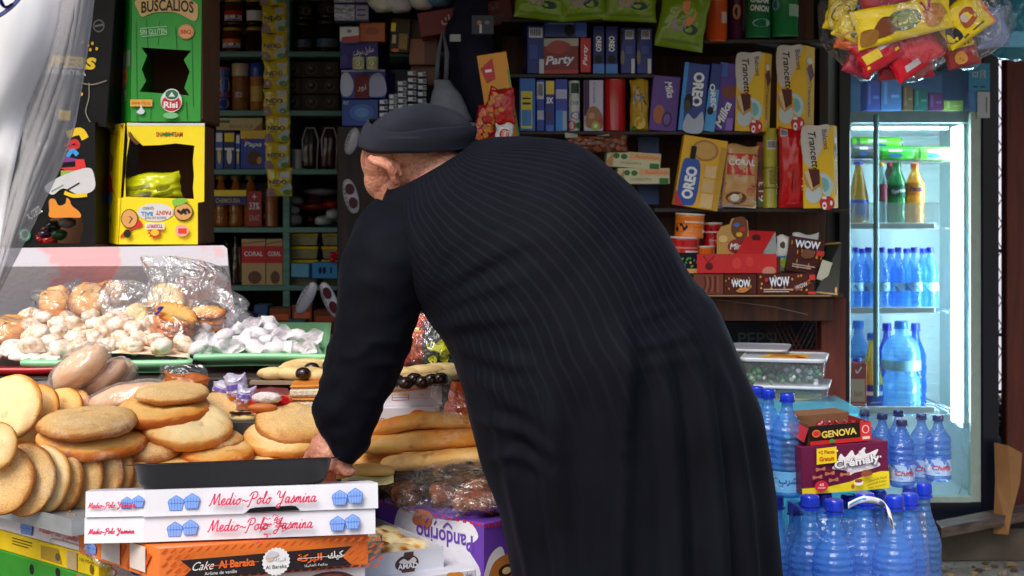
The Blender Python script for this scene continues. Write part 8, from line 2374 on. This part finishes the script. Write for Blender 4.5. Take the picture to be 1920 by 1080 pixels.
o_,h =left_box(180,1086,1150,2.60,YL,.64,.3)
b =MB(); b.box(0,.003,0,.64,.3,h,mat((50,140,40),rough=.5,var=.15,bump=.03),bev=.002)
b.art([('e',.66,.7,.012,.16,(30,40,30)),('e',.80,.85,.012,.14,(30,40,30)),('r',.9,.5,.93,1,(150,130,90))],lambda u,v,o: Vector((u*.64,.003 -o,v*h)),.64,h)
tag(b.build('green_carton',None,o_,(0,0,R(YL))),'green corrugated carton at the lower left corner under the yellow one','carton')
# ------------------------------------------------------------------ packs of bottled water and sweets boxes at the right front
WB =(100,172,252); CAPB =(26,56,200)
SHR =film_mat((.97,.98,1.0),.008,.9,14,'shrink',(.85,.88,.95),(.8,.0))
EN =lambda s: (.06,.22,(150,205,240),[('e',.5,.5,.34,.4,W_),('t',s,.5,.5,.5,.4,(30,60,150),{'bold': .02})])
def wbot(lab,cx,y0,y1,w,D,label=None,tr=.34,cap=CAPB,group=None,lean=0,c=WB,ribs=14):
    o =bottle('water_bottle',lab,'bottle',cx,y0,y1,w,D,c,cap,'water',label,trans=tr,group=group,lean=lean,ribs=ribs)
    return o
# crate of big bottles, lower row
low =[(1462,934,1240,66,3.34,'big blue water bottle at the left of the lower row beside the gown'),(1497,946,1240,66,3.46,'big blue water bottle behind the first two of the lower row'),(1527,936,1250,84,3.18,'big blue water bottle with a rounded shoulder, second in the lower row'),
       (1573,944,1260,84,3.08,'big blue water bottle at the very front of the lower row'),(1632,932,1250,86,3.2,'big blue water bottle under the white carrying strap'),(1688,937,1255,84,3.1,'big blue water bottle at the front right of the lower row'),
       (1602,934,1230,78,3.34,'big blue water bottle behind the front three of the lower row'),(1655,926,1225,78,3.36,'big blue water bottle at the back of the lower row under the purple box'),(1742,912,1220,66,3.30,'big greyish blue water bottle standing at the right end of the lower row'),(1552,930,1235,76,3.28,'big blue water bottle behind the gap of the two front left ones'),(1716,932,1240,76,3.22,'big blue water bottle between the front right one and the greyish one'),(1716,918,1220,70,3.42,'big dark blue water bottle behind the right end of the lower row')]
for q,(cx,y0,y1,w,D,lab) in enumerate(low):
    wbot(lab,cx,y0,y1,w,D,(.28,.41,(120,190,238),[('e',.5,.5,.3,.42,W_),('t','EN',.5,.5,.3,.4,(30,60,150),{'bold': .03})]) if q in (8,) else (.26,.39,(110,180,236),[('t',ar('الشرب'),.5,.5,.5,.5,(236,240,250),{'bold': .03})]) if q in (2,3,5) else None,c=(90,140,200) if q == 8 else WB,tr=.5 if q == 8 else .62)
# left pair on top
wbot('medium blue water bottle with an oval Arabic label in the left upper pack',1482,741,936,64,3.30,(.06,.26,(110,180,240),[('e',.5,.55,.4,.38,W_),('t',ar('الشرب'),.5,.55,.46,.4,(40,80,160),{'bold': .02})]),tr=.62,ribs=12)
wbot('medium blue water bottle half hidden by the gown in the left upper pack',1446,733,930,62,3.34,None,tr=.62,ribs=12)
wbot('medium blue water bottle at the back of the left upper pack',1424,728,922,60,3.44,None,tr=.62,ribs=12)
# right shrink-wrapped small pack
small =[(1697,790,916,48,3.34,1),(1766,781,905,48,3.36,1),(1734,778,908,46,3.42,1),(1660,778,905,46,3.42,0),(1626,772,900,46,3.50,0),(1690,772,900,44,3.52,0)]
nml =['small water bottle with a red lettered label at the front of the wrapped pack','small pale water bottle with a red lettered label at the right of the wrapped pack','small water bottle between the two labelled ones in the wrapped pack','small water bottle with a dark cap beside the purple box','small water bottle at the back left of the wrapped pack','small water bottle at the back middle of the wrapped pack']
for (cx,y0,y1,w,D,lb),lab in zip(small,nml):
    wbot(lab,cx,y0,y1,w,D,(.10,.34,(170,200,236),[('b',[(.1,.3),(.3,.85),(.7,.85),(.9,.3),(.5,.1)],(226,226,234)),('t','Sidi Aqua' if False else 'Chiffa',.5,.5,.5,.3,(200,40,60),{'shear': .3,'bold': .02})]) if lb else None,cap=(30,32,84),tr=.62,c=(80,140,215),ribs=10)
def wrap(label,x0,x1,y0,y1,D,d,seed):
    b =bagmesh([((x0 +x1)/2,y0,(x1 -x0)*.40,d*.42),((x0 +x1)/2,y0 +4,(x1 -x0)*.47,d*.48),((x0 +x1)/2,y0 +(y1 -y0)*.3,(x1 -x0)*.5,d*.5),((x0 +x1)/2,y0 +(y1 -y0)*.7,(x1 -x0)*.5,d*.5),((x0 +x1)/2,y1,(x1 -x0)*.49,d*.48)],D,SHR,amp=.010,seed=seed,seg=56,power=3,freq=12,cap=False)
    return tag(b.build('shrink_wrap'),label,'wrap')
wrap('clear shrink wrap round the small water bottles',1612,1794,766,912,3.46,.26,3)
wrap('clear shrink wrap round the big water bottles of the lower row',1478,1728,950,1230,3.24,.30,7)
b =MB()
pts =catmull([(1590,948,3.10),(1620,936,3.12),(1655,944,3.05),(1664,966,3.03),(1668,988,3.03)],8)
g1 =[[P(x,y -6,D),P(x +(9 if i > 14 else 0),y +6,D -.004)] for i,(x,y,D) in enumerate(pts)]
b.grid([[r[0] for r in g1],[r[1] for r in g1]],card((226,228,236)))
n_ =len(pts)
b.art([('l',[(.05,.5),(.3,.6),(.5,.5)],.3,(60,140,210)),('t',ar('ماء'),.4,.5,.2,.6,(40,100,190)),('r',.82,.2,.94,.8,(90,90,110))],lambda u,v,o: (lambda i: g1[i][1].lerp(g1[i][0],v))(min(n_ -1,max(0,int(u*(n_ -1))))) +Vector((0,-o -.001,0)),.12,.013)
o =b.build('carry_strap'); md =o.modifiers.new('t','SOLIDIFY'); md.thickness =.001
tag(o,'white printed carrying strap stuck over the big water bottles','strap')
# sweets boxes
PUR =mat((104,18,62),rough=.4,var=.12,scale=9,bump=.03)
org,w,h,M =corner_box(1504,838,928,3.27,1668,12)
t =thing('sweets_box','purple sweets box with a milk splash, yellow base and big white lettering','sweets box',org,(R(0),R(-2),R(12)))
d =.12
b =MB(); b.box(0,0,0,w,d,h,PUR,bev=.002); fr =cframes(w,d,h)
rr =random.Random(3)
b.art([('p',[(0,0),(0,.13),(.3,.13),(.55,.2),(.75,.32),(.9,.37),(1,.36),(1,0)],(240,216,30)),('b',[(.35,.5),(.4,.62),(.45,.8),(.5,.72),(.58,.86),(.62,.74),(.72,.9),(.74,.76),(.88,.84),(.84,.66),(.9,.5),(.75,.42),(.6,.38),(.55,.34),(.5,.44)],(240,236,240))] +
      [('e',.4 +rr.uniform(0,.5),rr.uniform(.45,.95),.012,.022,(240,236,240)) for _ in range(14)] +
      [('t','Crémaly',.625,.60,.54,.24,(70,30,80),{'bold': .09,'rot': 6}),('t','Crémaly',.622,.605,.52,.225,W_,{'bold': .035,'rot': 6}),('p',[(.16,.62),(.165,.95),(.39,.97),(.39,.64)],(248,216,20)),('t','+2 Pieces',.275,.87,.18,.08,(160,30,40),{'bold': .02}),('t','Gratuit',.275,.73,.17,.09,(200,40,40),{'bold': .03})] +
      [('b',[(x -.05,y -.04),(x -.05,y +.04),(x,y +.015),(x +.05,y +.05),(x +.05,y -.03),(x,y -.015)],(190,110,80)) for x,y in ((.2,.52),(.16,.36),(.3,.42),(.34,.28),(.47,.38))] +
      [('e',.2,.17,.075,.12,(206,30,50)),('t','40',.2,.2,.05,.06,W_),('t','Pieces',.2,.14,.08,.04,W_),('b',[(.65,.34),(.68,.44),(.76,.42),(.78,.34),(.7,.3)],(150,80,50)),('e',.62,.2,.05,.07,(240,236,230)),('e',.62,.23,.045,.04,(140,80,50)),('e',.55,.12,.02,.05,(160,100,50)),('t',ar('كريمة بالحليب'),.84,.24,.2,.06,(60,50,20),{'rot': 8,'bold': .02}),('t',ar('بنكهة الكراميل'),.82,.16,.22,.05,(60,50,20),{'rot': 8,'bold': .02}),('t','Milky Caramel',.82,.08,.2,.05,(60,50,20),{'rot': 8})],*fr['F'])
b.build('body',t)
org2,w2,h2,M =corner_box(1519,800,836,3.275,1634,12)
t =thing('sweets_box','open black and red sweets box with gold lettering on the purple box','sweets box',org2,(0,R(-3),R(12)))
BX =mat((34,26,24),rough=.4,var=.15)
b =MB(); d =.11
b.box(0,0,0,w2,.003,h2,BX); b.box(0,d,0,w2,d +.003,h2*1.15,INN); b.box(w2 -.003,.0031,0,w2,d,h2,mat((150,30,30))); b.box(0,.0031,0,.003,d,h2*1.1,INN); b.box(.003,.0031,.0,w2 -.0031,d,.003,INN)
fr =cframes(w2,d,h2)
b.art([('r',0,0,1,.22,(200,26,30)),('r',.82,.02,1,1,(206,40,44)),('e',.91,.62,.06,.22,(236,200,190)),('e',.91,.62,.045,.17,(206,40,44)),('r',.85,.1,.97,.25,(236,200,190)),('t','GENOVA',.47,.55,.58,.38,(60,40,10),{'bold': .07,'rot': 2}),('t','GENOVA',.47,.56,.57,.36,(236,206,90),{'bold': .03,'rot': 2}),('e',.1,.62,.07,.2,(226,110,30)),('e',.1,.62,.05,.12,(200,40,40)),('b',[(.3,.1),(.34,.3),(.4,.1)],(60,140,60))],*fr['F'])
b.build('body',t)
b =MB()
b.add([Vector((0,d,h2*1.15)),Vector((w2,d,h2*1.15)),Vector((w2*.92,d +.05,h2*1.25)),Vector((w2*.05,d +.05,h2*1.3))],[(0,1,2,3)],INN)
b.add([Vector((-.002,0,h2*.9)),Vector((-.002,d,h2*1.1)),Vector((-.016,d*.8,h2*.5)),Vector((-.014,.0,h2*.2))],[(3,2,1,0)],mat((190,40,44)))
o =b.build('flap',t); md =o.modifiers.new('t','SOLIDIFY'); md.thickness =.002
for q in range(5):
    pillow('sweet','dark red wrapped sweet inside the open black sweets box','sweet',(1530 +17*q,790,1556 +17*q,812),3.33 +.012*(q % 2),(130,24,24),[('r',.2,.4,.8,.6,(200,120,60))],thick=.016,seed=q +80,group='sweets in the open black box')
b =MB(); b.box(P(1400,0,3.3).x,3.0,.0,P(1800,0,3.3).x,3.62,P(0,1262,3.1).z -.0,BROWNW); tag(b.build('bottle_stand'),'low wooden stand under the packs of bottled water','stand')
